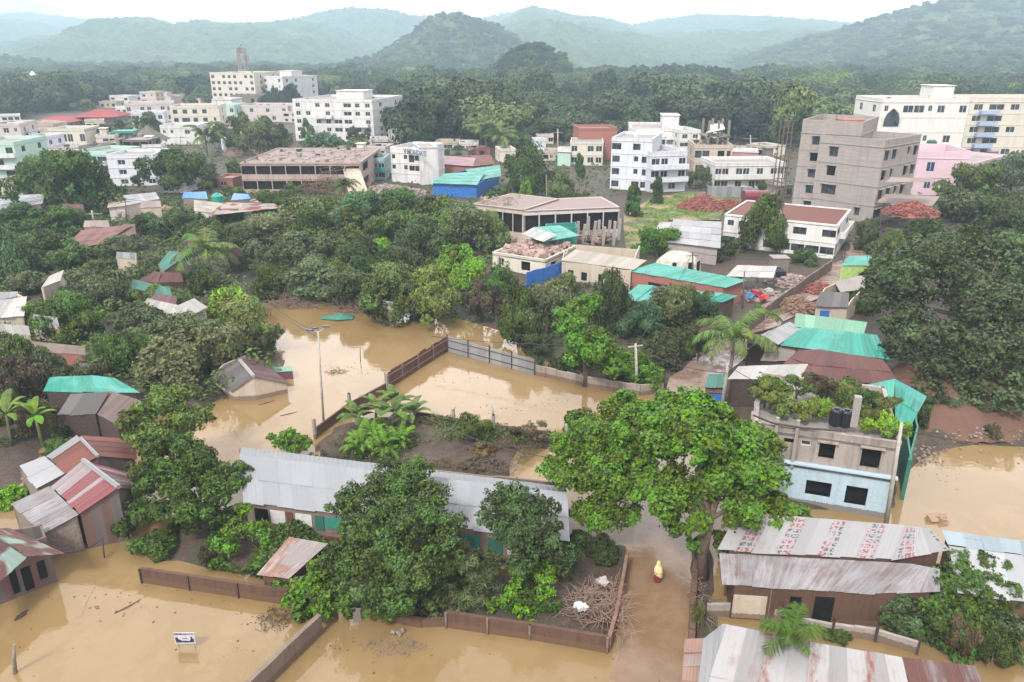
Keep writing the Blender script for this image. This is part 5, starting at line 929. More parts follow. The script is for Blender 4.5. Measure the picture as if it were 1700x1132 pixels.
hs = q.n('ShaderNodeHueSaturation', {'Color': q.mix(pn, cr.outputs[0], q.mix(1, cr.outputs[0], (2.9, 2.7, 2.0, 1), 'MULTIPLY')), 'Value': q.math('MULTIPLY_ADD', rn, .9, .55)}); nt.links.new(hs.outputs[0], b.inputs['Base Color']); b.inputs['Roughness'].default_value = .7; b.inputs['Specular IOR Level'].default_value = .2
FLEAF = fm
for s_ in (41, 42, 43, 44): forest_proto(s_)
def forest(name, pts, sc):
    me = bpy.data.meshes.new(name); me.from_pydata(pts, [], []); a = me.attributes.new('sc', 'FLOAT_VECTOR', 'POINT'); a.data.foreach_set('vector', [c for s in sc for c in s])
    o = bpy.data.objects.new(name, me); C.objects.link(o); o['kind'] = 'stuff'
    ng = bpy.data.node_groups.new('scatter_'+name, 'GeometryNodeTree'); ng.interface.new_socket('Geometry', in_out='INPUT', socket_type='NodeSocketGeometry'); ng.interface.new_socket('Geometry', in_out='OUTPUT', socket_type='NodeSocketGeometry')
    g = lambda t: ng.nodes.new(t); gi, go = g('NodeGroupInput'), g('NodeGroupOutput'); ip = g('GeometryNodeInstanceOnPoints'); ci = g('GeometryNodeCollectionInfo'); ci.inputs['Collection'].default_value = fc; ci.inputs['Separate Children'].default_value = True
    mp_ = g('GeometryNodeMeshToPoints'); ra = g('FunctionNodeRandomValue'); ra.data_type = 'FLOAT_VECTOR'; ra.inputs[0].default_value = (0, 0, 0); ra.inputs[1].default_value = (0, 0, 6.28); na = g('GeometryNodeInputNamedAttribute'); na.data_type = 'FLOAT_VECTOR'; na.inputs['Name'].default_value = 'sc'
    l = ng.links.new; l(gi.outputs[0], mp_.inputs[0]); l(mp_.outputs[0], ip.inputs['Points']); l(ci.outputs[0], ip.inputs['Instance']); ip.inputs['Pick Instance'].default_value = True; l(ra.outputs[0], ip.inputs['Rotation']); l(na.outputs[0], ip.inputs['Scale']); l(ip.outputs[0], go.inputs[0])
    md = o.modifiers.new('scatter', 'NODES'); md.node_group = ng; return o
def inpoly(px, py, P):
    c = False; n = len(P)
    for i in range(n):
        (x1, y1), (x2, y2) = P[i], P[(i+1) % n]
        if (y1 > py) != (y2 > py) and px < x1+(py-y1)/(y2-y1)*(x2-x1): c = not c
    return c
def pix(p):
    d = p.y*ct-(p.z-H)*st; return 850+F*p.x/d, 566-F*((p.z-H)*ct+p.y*st)/d
def scatter_px(poly, spacing, hr, rr_, seed):
    """scatter ground points inside a picture-outlined piece of ground, even spacing on the ground"""
    rr = random.Random(seed); W_ = [at(a, b_, 0) for a, b_ in poly]; y0, y1 = min(p.y for p in W_), max(p.y for p in W_); x0, x1 = min(p.x for p in W_), max(p.x for p in W_); pts = []; sc = []; P2 = [(p.x, p.y) for p in W_]; y = y0
    while y < y1:
        x = x0
        while x < x1:
            a, b_ = x+rr.uniform(-.4, .4)*spacing, y+rr.uniform(-.4, .4)*spacing
            if inpoly(a, b_, P2):
                nn_ = noise.noise((a*.018, b_*.018, seed)); n3_ = noise.noise((a*.05, b_*.05, seed+4))
                if n3_ < -.42: x += spacing; continue
                r_ = rr.uniform(*rr_)*(1+.35*nn_); pts.append((a, b_, -1)); sc.append((r_, r_, rr.uniform(*hr)*(1+.45*nn_+.2*n3_)))
            x += spacing
        y += spacing
    return pts, sc
A_, B_ = [], []
for poly, spc, hr, rr_, sd_ in (
    ([(640, 246), (700, 250), (840, 248), (930, 240), (1060, 226), (1180, 232), (1310, 262), (1318, 200), (1340, 150), (1250, 141), (1000, 142), (760, 148), (690, 160), (668, 185)], 12.5, (11, 17), (8, 15), 1),
    ([(-420, 200), (-50, 205), (40, 202), (62, 190), (130, 184), (200, 172), (240, 160), (300, 172), (352, 180), (352, 152), (490, 168), (500, 160), (625, 168), (690, 175), (760, 148), (640, 126), (450, 120), (200, 120), (-200, 122), (-420, 124)], 13, (10, 16), (8, 15), 2),
    ([(1300, 210), (1440, 215), (1445, 188), (2000, 188), (2100, 140), (1700, 120), (1500, 118), (1290, 140)], 13, (10, 16), (8, 15), 3),
    ([(425, 170), (480, 172), (498, 200), (440, 192)], 10, (9, 14), (5, 7), 4)):
    a, b_ = scatter_px(poly, spc, hr, rr_, sd_); A_ += a; B_ += b_
forest('forest_belt', A_, B_)
A_, B_ = [], []; rr = random.Random(5)
for (X_, Y_, Z_), dens, mn in ((HN, 60, 2), (HC, 240, 2), (HF, 200, 2), (HR, 330, 3), (HL, 300, 2), (H2, 250, 2)):
    ny_, nx_ = X_.shape; area = (X_[0, -1]-X_[0, 0])*(Y_[-1, 0]-Y_[0, 0]); n = int(area/dens*1.6)
    for k in range(min(n, 5200)):
        i, j = rr.random()*(ny_-1.01), rr.random()*(nx_-1.01); i0, j0 = int(i), int(j); a, b_ = i-i0, j-j0
        f = lambda M: (M[i0, j0]*(1-a)+M[i0+1, j0]*a)*(1-b_)+(M[i0, j0+1]*(1-a)+M[i0+1, j0+1]*a)*b_
        x, y, z = f(X_), f(Y_), f(Z_)
        if z < mn or i > ny_*.8: continue
        r_ = rr.uniform(5, 9) if dens > 100 else rr.uniform(3.5, 5.5)
        if dens > 300: r_ *= 1.35
        A_.append((x, y, z-2)); B_.append((r_, r_, rr.uniform(5, 10)*(1 if dens > 100 else .75)))
forest('hillside_forest', A_, B_)
print('forest pts', len(A_))
# ---------------------------------------------------------------- hero trees, foreground
hero('street_tree', 'huge bright broad leaved tree arching over the flooded lane', (1168, 962), [(1150, 700, 42, 2.0), (1215, 745, 40.5, 2.3), (1095, 735, 42, 1.9), (1060, 690, 45, 1.6), (1180, 800, 38, 2.2), (1130, 835, 37.5, 1.6), (1250, 800, 38.5, 1.9), (1290, 850, 37.5, 1.35), (1225, 860, 36.5, 1.5), (1080, 800, 39, 1.6), (1330, 862, 37.5, .7), (1170, 740, 39, 1.7), (1195, 690, 42.5, 1.3), (1120, 665, 44.5, 1.1), (1160, 870, 36, .9), (1150, 905, 36.5, .6), (1200, 900, 36.8, .7), (1125, 880, 36.8, .6), (1255, 735, 41, 1.3), (1040, 670, 46, 1.0)], 4.0, .30, 62000, .25, .17, 'hero', 21, cat='tree', shell=.6, dY=-2.2, keep=True)
hero('street_tree', 'bright leafy tree left of the arching tree, above the brush pile', (1010, 925), [(990, 735, 42, 1.9), (945, 790, 40, 1.5), (1010, 810, 39, 1.8), (1040, 745, 42, 1.6), (1020, 690, 44, 1.2), (935, 745, 42, 1.1), (975, 850, 38, 1.2), (1030, 860, 37.5, 1.1), (965, 705, 44, 1.0), (1060, 790, 40, 1.3), (915, 775, 41, .7), (1000, 770, 40, 1.5)], 2.6, .20, 36000, .21, .13, 'hero', 22, shell=.45, dY=-1.5)
hero('tree', 'dark dense bushy tree cutting off the striped house roof, on the walled plot', (322, 945), [(290, 770, 41, 2.0), (255, 800, 40, 1.6), (330, 780, 40.5, 1.7), (365, 810, 39, 1.4), (300, 840, 38, 1.7), (235, 855, 37.5, 1.1), (205, 880, 37, .8), (245, 900, 36.5, .9), (345, 850, 38, 1.2), (385, 790, 40, 1.1), (270, 740, 42, 1.2)], 2.4, .20, 27000, .22, .12, 'green', 23, shell=.3)
hero('tree', 'olive green layered tree standing above the dark bushy tree', (300, 800), [(280, 672, 46, 1.5), (235, 700, 45, 1.3), (315, 700, 45, 1.4), (270, 720, 44, 1.5), (225, 725, 44.5, .8), (335, 690, 46, .9), (300, 655, 47, .9), (310, 740, 43.5, 1.0)], 2.2, .14, 14000, .24, .13, (0.089, 0.126, 0.030), 24, shell=.4)
hero('tree', 'big dense bright and dark green tree before the long grey roof', (665, 1010), [(660, 800, 39, 1.7), (610, 830, 38, 1.6), (700, 850, 37, 1.8), (735, 880, 36.5, 1.3), (590, 880, 36, 1.4), (560, 930, 35, 1.1), (640, 900, 35.5, 1.8), (600, 950, 34, 1.4), (680, 950, 34, 1.5), (640, 1000, 33, 1.2), (730, 920, 35.5, 1.2), (690, 800, 39.5, 1.2), (570, 845, 37, .9), (655, 860, 36.5, 1.6), (700, 780, 40.5, .7)], 3.0, .25, 34000, .19, .11, (0.056, 0.092, 0.024), 25, shell=.35, dY=-3.0)
hero('tree', 'low light green broad leaved tree overhanging the corner of the grey wall', (530, 1020), [(500, 985, 34, 1.0), (530, 960, 34.5, .9), (470, 975, 34.8, .6), (545, 1000, 33.5, .9), (500, 1020, 33.2, .5), (575, 1010, 33, .6)], 1.2, .10, 3800, .26, .17, 'hero', 26, shell=.5, dY=-2.3)
hero('bamboo_clump', 'feathery pale green narrow leaved shrub between the big tree and the lime bush', (775, 1000), [(775, 935, 35, 1.0), (745, 960, 34.5, .9), (800, 970, 34, .9), (730, 1000, 33.5, .8), (775, 1000, 33.3, .9), (820, 935, 35.5, .7), (755, 905, 36, .7)], .9, .09, 6500, .34, .05, (0.089, 0.111, 0.048), 27, cat='shrub', shell=.6, up=.0, dY=-2.0)
hero('tree', 'dark round topped tree in front of the right part of the long roof', (865, 950), [(860, 840, 38, 1.5), (830, 860, 37.5, 1.2), (895, 860, 37.5, 1.3), (860, 890, 36.5, 1.5), (900, 905, 36, 1.2), (830, 830, 38.5, 1.0), (870, 930, 35.5, 1.0), (930, 930, 35.8, .8)], 2.0, .15, 12000, .19, .11, (0.044, 0.070, 0.024), 28, shell=.25, dY=-3.6)
hero('tree', 'light green leafy sapling leaning over the walled plot by the patchy roof', (395, 960), [(400, 880, 36.5, .9), (370, 910, 36, .8), (430, 885, 36.5, .8), (355, 935, 35.5, .5), (440, 925, 35.5, .6), (405, 850, 37.5, .6)], 1.2, .08, 4200, .24, .12, 'bright', 29, shell=.6, dY=-.6)
hero('bush', 'upright lime green bush, the taller of the two by the brown wall', (885, 1010), [(860, 945, 34, .6), (900, 960, 33.7, .65), (905, 985, 33.3, .6), (915, 945, 34.3, .5), (885, 1005, 33, .5), (858, 965, 34, .5)], .5, .06, 3000, .16, .10, 'lime', 30, cat='bush', shell=.5, dY=-1.6)
hero('bush', 'low yellow green bush spilling over the top of the brown wall', (845, 1025), [(835, 1000, 32.7, .55), (865, 1012, 32.4, .55), (815, 1005, 32.7, .4), (885, 1025, 32.2, .4), (850, 985, 33, .45)], .4, .05, 2600, .15, .09, 'lime', 31, cat='bush', shell=.5, dY=-1.3)
hero('tree', 'largest dark bush at the bottom right in front of the pale roofs', (1600, 1110), [(1600, 950, 34.8, 1.3), (1645, 965, 34.5, 1.2), (1555, 975, 34, 1.1), (1590, 985, 33.5, 1.4), (1620, 1020, 32.5, 1.5), (1570, 1040, 32, 1.3), (1640, 1060, 31.5, 1.2), (1600, 950, 34.5, 1.0), (1660, 1000, 33, 1.1), (1600, 1080, 31, 1.0)], 1.6, .14, 34000, .20, .12, 'green', 32, shell=.3, dY=-2.6)
hero('bush', 'feathery light green bush left of the largest dark bottom right bush', (1500, 1070), [(1500, 1000, 33, 1.0), (1470, 1020, 32.7, .7), (1530, 1020, 32.5, 1.1), (1540, 970, 33.8, .9), (1500, 1045, 32, .7), (1545, 1060, 31.6, .8)], .7, .07, 14000, .22, .09, (0.063, 0.096, 0.041), 33, cat='bush', shell=.5, dY=-2.2)
hero('bush', 'hazy thin leaved bush at the right edge beside the dark bush', (1690, 1090), [(1690, 1000, 33.5, 1.1), (1680, 1050, 32, 1.2), (1720, 1030, 32.5, 1.2), (1665, 960, 35, .6), (1700, 960, 35, .8), (1690, 1100, 30.8, .9)], .9, .07, 6000, .24, .07, (0.067, 0.096, 0.044), 34, cat='bush', shell=.55, dY=-2.6)
hero('bush', 'compact bright green bush just above the left end of the long roof', (488, 762), [(485, 728, 46.5, .8), (465, 735, 46.3, .6), (508, 735, 46.3, .7), (490, 745, 45.8, .7), (450, 725, 47, .4)], .4, .05, 3800, .2, .12, 'bright', 35, cat='bush', shell=.3, dY=2.0)
hero('tree', 'big dark spreading tree right of the teal awning, crown against the mud bank', (1600, 690), [(1560, 470, 66, 4.2), (1630, 500, 64, 4.5), (1500, 500, 67, 3.0), (1540, 560, 60, 3.6), (1620, 580, 59, 4.0), (1690, 560, 60, 4.5), (1560, 630, 56, 2.8), (1640, 640, 55, 3.0), (1460, 470, 70, 2.2), (1700, 480, 68, 4.0), (1510, 430, 72, 3.0), (1580, 410, 73, 3.6), (1660, 430, 71, 3.6), (1480, 540, 63, 1.8), (1720, 640, 56, 3.0), (1545, 670, 54, 1.5)], 5, .5, 42000, .36, .22, (0.052, 0.074, 0.031), 36, shell=.3, flatn=.65)
# vine tower and bank
hero('tree', 'tree stump tower smothered in bright green creeper', (975, 612), [(962, 515, 62, 1.7), (952, 540, 60.5, 1.5), (972, 560, 59.5, 1.7), (985, 585, 58.5, 1.9), (942, 522, 61.5, 1.0), (978, 500, 62.5, 1.0), (1000, 600, 58, 1.6), (960, 580, 59, 1.5), (1015, 612, 58, 1.2)], 2, .3, 17000, .24, .15, 'bright', 37, shell=.25)
hero('creeper', 'bright green ground creeper bank beside the concrete pole', (1040, 640), [(1010, 600, 56.5, .9), (1040, 610, 56, 1.0), (1070, 615, 55.5, 1.0), (1030, 590, 57.5, .9), (1060, 595, 57.5, .8), (1085, 632, 54, .8), (1000, 585, 58, .7), (1050, 628, 54.5, .6)], .2, .05, 9000, .16, .10, 'bright', 38, cat='creeper', shell=.5, dY=4.5)
# ---------------------------------------------------------------- palms and bananas
def gp(px, py, z=0): p = at(px, py, 0); return (p.x, p.y, z)
palm('small areca palm with dark green rosette over the rust banded roof', gp(1306, 1150), zat(1052, at(1306, 1150).y-.0), 1.6, 13, 'green', 3, elev=(5, 60), nl=16, ll=.30, trunk_r=.09, droop=.7)
palm('coconut palm with wind bent fronds beside the mud lane', gp(1212, 622), 3.4, 4.6, 15, 'palm', 5, elev=(10, 80), droop=1.25, nl=26, ll=.2, wind=-.35, trunk_r=.16)
palm('slim areca palm before the brick wall rubble', gp(1262, 580), 3.6, 2.0, 10, 'mid', 6, elev=(-10, 60), nl=14, ll=.28, trunk_r=.07)
palm('tall pale fronded palm with white trunk in the left grove', gp(356, 478), 4.8, 4.6, 16, 'palm', 7, elev=(0, 70), nl=18, ll=.26, droop=.9, trunk_r=.13)
palm('coconut palm against the far woods, the left of the pair', gp(808, 262), 7, 7, 12, 'palm', 8, elev=(0, 70), nl=14, ll=.2, trunk_r=.3)
palm('coconut palm against the far woods, the right of the pair', gp(828, 264), 6, 7, 12, 'palm', 9, elev=(0, 70), nl=14, ll=.2, trunk_r=.3)
palm('palm in front of the arched window house', gp(345, 262), 6, 6.5, 13, 'mid', 10, elev=(0, 70), nl=14, ll=.2, trunk_r=.3)
palm('dark palm left of the arched window house', gp(235, 240), 6, 6, 12, 'grey', 12, elev=(0, 70), nl=14, ll=.2, trunk_r=.3)
palm('young palm among the grove below the concrete frame', gp(575, 348), 4.5, 3.6, 12, 'mid', 11, elev=(0, 70), nl=14, ll=.22)
GB_ = 'banana plants on the garden mound'
for i, (px, py, h_, L_, n_, s_, l) in enumerate([(602, 712, .7, 1.9, 13, 1, 'leftmost banana plant on the garden mound'), (625, 704, 1.0, 2.1, 14, 5, 'second banana plant from the left on the garden mound'), (652, 716, 1.2, 2.2, 14, 2, 'tallest banana plant in the middle of the garden mound clump'), (684, 710, .8, 2.0, 13, 3, 'banana plant at the right end of the mound clump'), (660, 694, 1.0, 2.0, 12, 4, 'banana plant at the back of the mound clump by the rusty fence')]):
    banana(l, gp(px, py, .3), h_, L_, n_, 'palm' if i % 2 else 'mid', s_, group=GB_, el=(15, 85), wr=.15)
banana('large banana plant at the left edge beside the silver lean-to', gp(22, 745, .3), 2.4, 2.4, 9, 'palm', 6, el=(20, 85)); banana('thin banana plant left of the slate roofed house', gp(72, 742, .3), 2.2, 2.0, 7, 'bright', 7, el=(20, 85))
for i, (px, py, s_) in enumerate([(600, 752, 11), (640, 755, 12), (665, 748, 13), (620, 738, 14)]):
    palm('%s feathery fern clump below the banana plants' % ('leftmost', 'middle and lowest', 'rightmost', 'rearmost')[i], gp(px, py, .3), .3, 1.9, 16, 'bright', s_, name='fern', elev=(15, 80), nl=14, ll=.16, group='fern clumps below the bananas', cat='fern')
# ---------------------------------------------------------------- all other trees: (x, top, bottom, half width, kind, tone, label)
G1 = 'trees of the middle grove'; G2 = 'trees on the left bank'; G3 = 'town trees'; G4 = 'trees on the right slope'
T = [
 (72, 585, 680, 46, 'broad', 'grey', 'dense grey crown above the left end of the teal arched roof'), (22, 545, 640, 44, 'broad', 'mid', 'dense crown at the left edge beside the stony strip'), (118, 605, 668, 34, 'dense', 'grey', 'grey crown over the middle of the teal arched roof'), (15, 640, 715, 36, 'broad', 'olive', 'olive crown at the left edge above the large banana plant'), (95, 690, 740, 24, 'bush', 'mid', 'bush against the slate roofed house wall'),
 (520, 352, 415, 40, 'broad', 'green', 'taller bright crown rising behind the round grove tree'), (585, 345, 400, 38, 'tall', 'olive', 'tall olive crown at the back of the grove'), (650, 352, 415, 42, 'broad', 'mid', 'tall rounded crown at the back centre of the grove'), (705, 345, 405, 36, 'tall', 'green', 'tall narrow crown left of the dense back tree'), (620, 425, 500, 44, 'broad', 'green', 'bright crown at the front centre of the grove'), (560, 430, 495, 40, 'broad', 'olive', 'olive crown right of the bare rooted tree'), (680, 470, 540, 40, 'broad', 'grey', 'grey crown squeezed between the two olive flood edge trees'), (460, 440, 500, 36, 'broad', 'mid', 'crown above the top corner of the flood'),
 (250, 470, 520, 34, 'broad', 'olive', 'olive crown touching the white gabled roof from the left'), (140, 455, 520, 42, 'broad', 'green', 'bright crown above the forked trunk tree'), (60, 500, 560, 34, 'broad', 'mid', 'crown right of the white roofs at the left edge'), (270, 600, 660, 46, 'dense', 'mid', 'crown joining the plank shed and the wide grey green tree'), (190, 640, 690, 26, 'sparse', 'mid', 'loose shrub over the plank shed roof end'), (90, 720, 770, 30, 'bush', 'mid', 'bush between thin banana and the silver lean-to'), (340, 440, 500, 38, 'broad', 'mid', 'crown under the pale fronded palm'), (380, 345, 395, 34, 'broad', 'green', 'bright crown at the front of the pavilion'), (160, 430, 480, 36, 'tall', 'mid', 'slim tree below the small pale roofs on the left'), (310, 480, 540, 40, 'dense', 'mid', 'dense crown right of the white gabled roof'),
 (205, 540, 632, 52, 'dense', 'green', 'round dense bright green tree above the teal roof'), (118, 488, 580, 60, 'broad', 'mid', 'tree with lit green top and forked trunk left of the round dense tree'), (95, 520, 560, 30, 'bush', 'lime', 'lime tinted bush at the foot of the forked tree'),
 (330, 560, 655, 105, 'dense', 'grey', 'wide grey green tree behind the plum roofed gable house'), (300, 520, 600, 70, 'broad', 'grey', 'grey tree joining the wide grey green tree from above'), (405, 495, 590, 62, 'broad', 'olive', 'olive tree leaning over the water above the plum roof'), (385, 470, 540, 45, 'bush', 'lime', 'yellow green bush crown at the water edge top left'), (440, 530, 600, 32, 'sparse', 'grey', 'thin twiggy tree overhanging the water left of the lamp pole'),
 (55, 590, 700, 60, 'sparse', 'brown', 'brownish scrubby tree at the left edge above the banana'), (20, 560, 650, 45, 'sparse', 'grey', 'grey scrub tree cut by the left edge'), (120, 600, 690, 55, 'sparse', 'grey', 'thin grey scrub over the teal arched roof'), (60, 660, 740, 40, 'sparse', 'brown', 'brown vine tangle left of the slate roof'), (10, 800, 845, 35, 'bush', 'lime', 'bright bush at the left edge above the rust teal shack'), (160, 600, 650, 40, 'sparse', 'brown', 'brown shrub right of the stony roof strip'),
 (170, 440, 520, 75, 'broad', 'grey', 'broad grey tree left of the dark teal sheet roof'), (130, 400, 470, 55, 'broad', 'mid', 'green tree below the red pantile roof'), (230, 500, 570, 60, 'broad', 'grey', 'grey tree below the white gabled roof'), (200, 390, 440, 45, 'broad', 'grey', 'grey tree touching the end of the red pantile roof'), (60, 450, 500, 50, 'broad', 'grey', 'grey tree beside the small white roof left'), (255, 430, 470, 40, 'dense', 'dark', 'dark low tree left of the teal gabled hut'),
 (70, 380, 450, 62, 'broad', 'mid', 'rounded green tree left of the red pantile roof'), (15, 370, 480, 48, 'dense', 'teal', 'bluish green tall tree at the left edge'), (100, 360, 400, 55, 'broad', 'green', 'green tree left of and behind the red pantile roof'), (30, 350, 390, 50, 'broad', 'mid', 'green tree crown below the pale roof at the left edge'),
 (110, 246, 372, 88, 'broad', 'green', 'biggest tree of the left town, bright and dark clumps'), (62, 262, 330, 45, 'broad', 'mid', 'tree joined to the left side of the biggest left tree'), (165, 290, 350, 32, 'broad', 'green', 'tree joined to the right side of the biggest left tree'), (285, 243, 330, 62, 'broad', 'mid', 'large round tree right of the white three storey house'), (340, 270, 315, 32, 'broad', 'grey', 'greyer tree at the right shoulder of the large round tree'),
 (400, 188, 258, 38, 'tall', 'grey', 'grey tree left of the white five storey block'), (440, 192, 262, 42, 'broad', 'grey', 'grey spreading tree beside the white five storey block'), (470, 205, 262, 32, 'tall', 'dark', 'dark tree against the left edge of the white block'), (370, 205, 250, 26, 'broad', 'grey', 'grey tree above the low grey white shed'), (512, 196, 240, 16, 'tall', 'mid', 'slim tree in front of the left part of the white block'), (595, 208, 252, 20, 'sparse', 'grey', 'thin tree in front of the right end of the white block'), (540, 225, 262, 48, 'bush', 'teal', 'bluish green shrubs at the foot of the white block'), (590, 238, 264, 40, 'bush', 'mid', 'shrubs behind the roof of the concrete frame'),
 (200, 196, 245, 26, 'tall', 'grey', 'grey tree below the larger red hipped roof'), (250, 188, 235, 22, 'broad', 'dark', 'dark tree above the dark pyramid roof'), (175, 205, 240, 22, 'sparse', 'grey', 'thin grey tree right of the cream balcony house'), (140, 164, 188, 20, 'broad', 'olive', 'yellowish domed tree behind the red hipped roofs'), (318, 268, 300, 22, 'broad', 'mid', 'small green tree left of the concrete frame'), (395, 262, 300, 20, 'sparse', 'mid', 'climbing shrub at the left corner of the concrete frame'),
 (455, 318, 372, 42, 'broad', 'mid', 'green tree left of the concrete frame entrance'), (500, 330, 400, 48, 'broad', 'grey', 'grey green tree under the concrete frame'), (545, 330, 385, 42, 'broad', 'mid', 'mid green tree under the middle of the concrete frame'), (610, 320, 395, 55, 'broad', 'teal', 'bluish tree right of the concrete frame rubble'), (668, 322, 395, 55, 'broad', 'green', 'green tree in the back row left of the ruined hall'), (730, 328, 410, 58, 'dense', 'mid', 'dense tree just left of the ruined hall'), (780, 350, 430, 50, 'broad', 'grey', 'grey olive tree at the left front of the ruined hall'), (700, 365, 440, 55, 'dense', 'dark', 'darkest tree in the middle of the grove'), (640, 378, 425, 28, 'bush', 'lime', 'small lime green tree shining in the middle of the grove'),
 (440, 362, 425, 55, 'broad', 'grey', 'grey tree below the pillared pavilion'), (400, 378, 440, 42, 'broad', 'dark', 'dark tree left of the pale fronded palm'), (480, 390, 470, 60, 'broad', 'grey', 'wide grey tree on the left side of the grove'), (545, 375, 450, 62, 'dense', 'mid', 'round mid green tree at the grove centre'), (600, 400, 470, 55, 'broad', 'dark', 'dark tree right of the round grove tree'), (430, 430, 500, 34, 'bush', 'green', 'green bush at the water edge left of the grove'), (520, 430, 505, 55, 'broad', 'grey', 'grey tree with bare roots at the water edge'), (300, 350, 405, 55, 'broad', 'mid', 'tree in front of the yellow rubble heap'), (245, 355, 400, 40, 'broad', 'green', 'green tree right of the red pantile roof'), (350, 372, 410, 40, 'sparse', 'olive', 'thin olive tree before the pavilion'), (390, 300, 330, 30, 'bush', 'mid', 'shrubs above the blue shelter'),
 (650, 445, 540, 62, 'broad', 'olive', 'olive tree on thin stems standing in the flood edge'), (590, 455, 520, 45, 'broad', 'grey', 'greyish tree over the green net'), (715, 450, 545, 55, 'broad', 'olive', 'spreading olive tree over the flood edge above the rusty fence'), (762, 408, 490, 52, 'dense', 'bright', 'bright green round tree left of the rubble roof house'), (830, 440, 500, 35, 'dense', 'green', 'green tree at the corner of the blue fence'), (800, 470, 545, 38, 'sparse', 'brown', 'thin brown tree right of the flood edge'), (665, 410, 460, 42, 'dense', 'grey', 'grey crown behind the olive stemmed tree'),
 (860, 475, 580, 45, 'dense', 'mid', 'green tree at the left end of the row behind the white fence'), (905, 468, 575, 55, 'broad', 'grey', 'tall grey tree second in the row behind the white fence'), (935, 455, 520, 48, 'broad', 'grey', 'grey crown behind the creeper tower'), (1010, 445, 560, 42, 'dense', 'dark', 'dark tree right of the creeper tower'), (895, 545, 600, 45, 'sparse', 'dark', 'dark thicket under the tall grey tree'), (940, 590, 622, 40, 'bush', 'dark', 'dark low thicket behind the brick wall'),
 (1120, 470, 560, 50, 'broad', 'grey', 'grey creeper covered tree over the torn teal roof'), (1075, 500, 575, 45, 'broad', 'teal', 'bluish leafed tree at the left end of the torn teal roof'), (1120, 535, 620, 50, 'dense', 'grey', 'grey tree left of the coconut palm'), (1095, 520, 560, 24, 'bush', 'bright', 'bright green shrub between the grey trees by the lane'), (1160, 480, 540, 38, 'broad', 'teal', 'bluish shrub over the right end of the torn teal roof'), (1160, 540, 610, 30, 'sparse', 'olive', 'thin olive tree touching the coconut palm'),
 (1092, 375, 440, 52, 'broad', 'bright', 'pale bright green tree in the grass field'), (1052, 305, 370, 30, 'tall', 'green', 'green tree in front of the modern white house'), (1092, 292, 345, 20, 'tall', 'dark', 'dark slim tree before the modern white house balcony'), (882, 236, 330, 52, 'dense', 'mid', 'large round dark tree left of the modern white house'), (930, 280, 345, 32, 'dense', 'grey', 'dark tree at the right foot of the large round tree'), (960, 255, 300, 16, 'tall', 'green', 'slim conifer like tree by the cream house'), (872, 290, 340, 18, 'bush', 'bright', 'bright green bush before the large round tree'), (920, 310, 345, 30, 'sparse', 'teal', 'bluish shrub behind the ruined hall roof'), (820, 310, 345, 40, 'bush', 'mid', 'shrubs right of the teal warehouse roof'), (1165, 272, 318, 20, 'broad', 'grey', 'grey tree between the modern house and the derelict house'), (970, 315, 350, 25, 'sparse', 'grey', 'grey twiggy shrub right of the ruined hall roof'),
 (1268, 322, 428, 52, 'dense', 'green', 'tall bushy tree in front of the white corner house'), (1225, 380, 425, 30, 'bush', 'dark', 'low dark bush left of the tall bushy tree'), (1335, 405, 448, 34, 'bush', 'mid', 'bush at the foot of the white corner house'), (1180, 415, 440, 45, 'sparse', 'dark', 'dark hedge along the back of the junk yard'), (1265, 300, 345, 16, 'tall', 'green', 'pointed tree top before the grey yard fence'), (1445, 360, 425, 26, 'broad', 'grey', 'creeper covered tree right of the white corner house'), (1480, 380, 430, 25, 'broad', 'mid', 'small tree under the ruined canopy'),
 (1620, 268, 350, 60, 'broad', 'mid', 'tree climbing the slope below the pink house'), (1680, 255, 330, 50, 'broad', 'grey', 'grey green tree at the right edge of the slope'), (1590, 310, 380, 55, 'broad', 'grey', 'tree at the foot of the slope right of the canopy'), (1650, 320, 400, 60, 'broad', 'mid', 'middle tree of the right slope'), (1690, 350, 400, 28, 'bush', 'lime', 'lime green tree at the right edge of the slope'), (1540, 360, 430, 50, 'dense', 'mid', 'round tree crown right of the creeper covered tree'), (1600, 378, 450, 60, 'broad', 'green', 'bright topped crown behind the big dark spreading tree'), (1690, 395, 470, 50, 'broad', 'mid', 'crown at the right edge behind the big dark tree'), (1470, 420, 500, 52, 'broad', 'dark', 'dark tree right of the lime green kiosk'), (1440, 470, 530, 30, 'dense', 'mid', 'green tree over the mint roof end'), (1515, 640, 720, 28, 'bush', 'dark', 'dark undergrowth behind the teal awning'), (1700, 640, 690, 50, 'dense', 'dark', 'dark undergrowth at the right edge of the bank'), (1500, 735, 765, 14, 'bush', 'bright', 'small bright plant on the mud bank beside the awning'),
 (790, 690, 755, 42, 'sparse', 'mid', 'spreading green shrub on the right of the garden mound'), (800, 735, 768, 28, 'sparse', 'brown', 'brown dead leaved shrub below the mound shrub'), (945, 680, 722, 18, 'tall', 'mid', 'small upright shrub at the right end of the dark low wall'), (600, 735, 765, 20, 'bush', 'mid', 'low shrub left of the ferns'), (895, 590, 612, 12, 'tall', 'dark', 'small dark sapling at the joint of white fence and brick wall'), (530, 745, 770, 18, 'sparse', 'brown', 'brown brushwood right of the compact bush'),
 (1000, 885, 945, 34, 'dense', 'dark', 'dark purple tinged foliage at the lane corner above the brush pile'), (930, 905, 965, 30, 'broad', 'mid', 'leafy shrub between the lime bush and the brush pile'), (640, 985, 1040, 34, 'broad', 'green', 'low leafy skirt in front of the big dense tree'), (265, 880, 935, 26, 'bush', 'mid', 'bush at the left end of the walled plot'), (1565, 1000, 1075, 40, 'dense', 'green', 'round bush in the middle of the bottom right thicket'), (1655, 1040, 1115, 36, 'dense', 'mid', 'round bush low at the bottom right corner'),
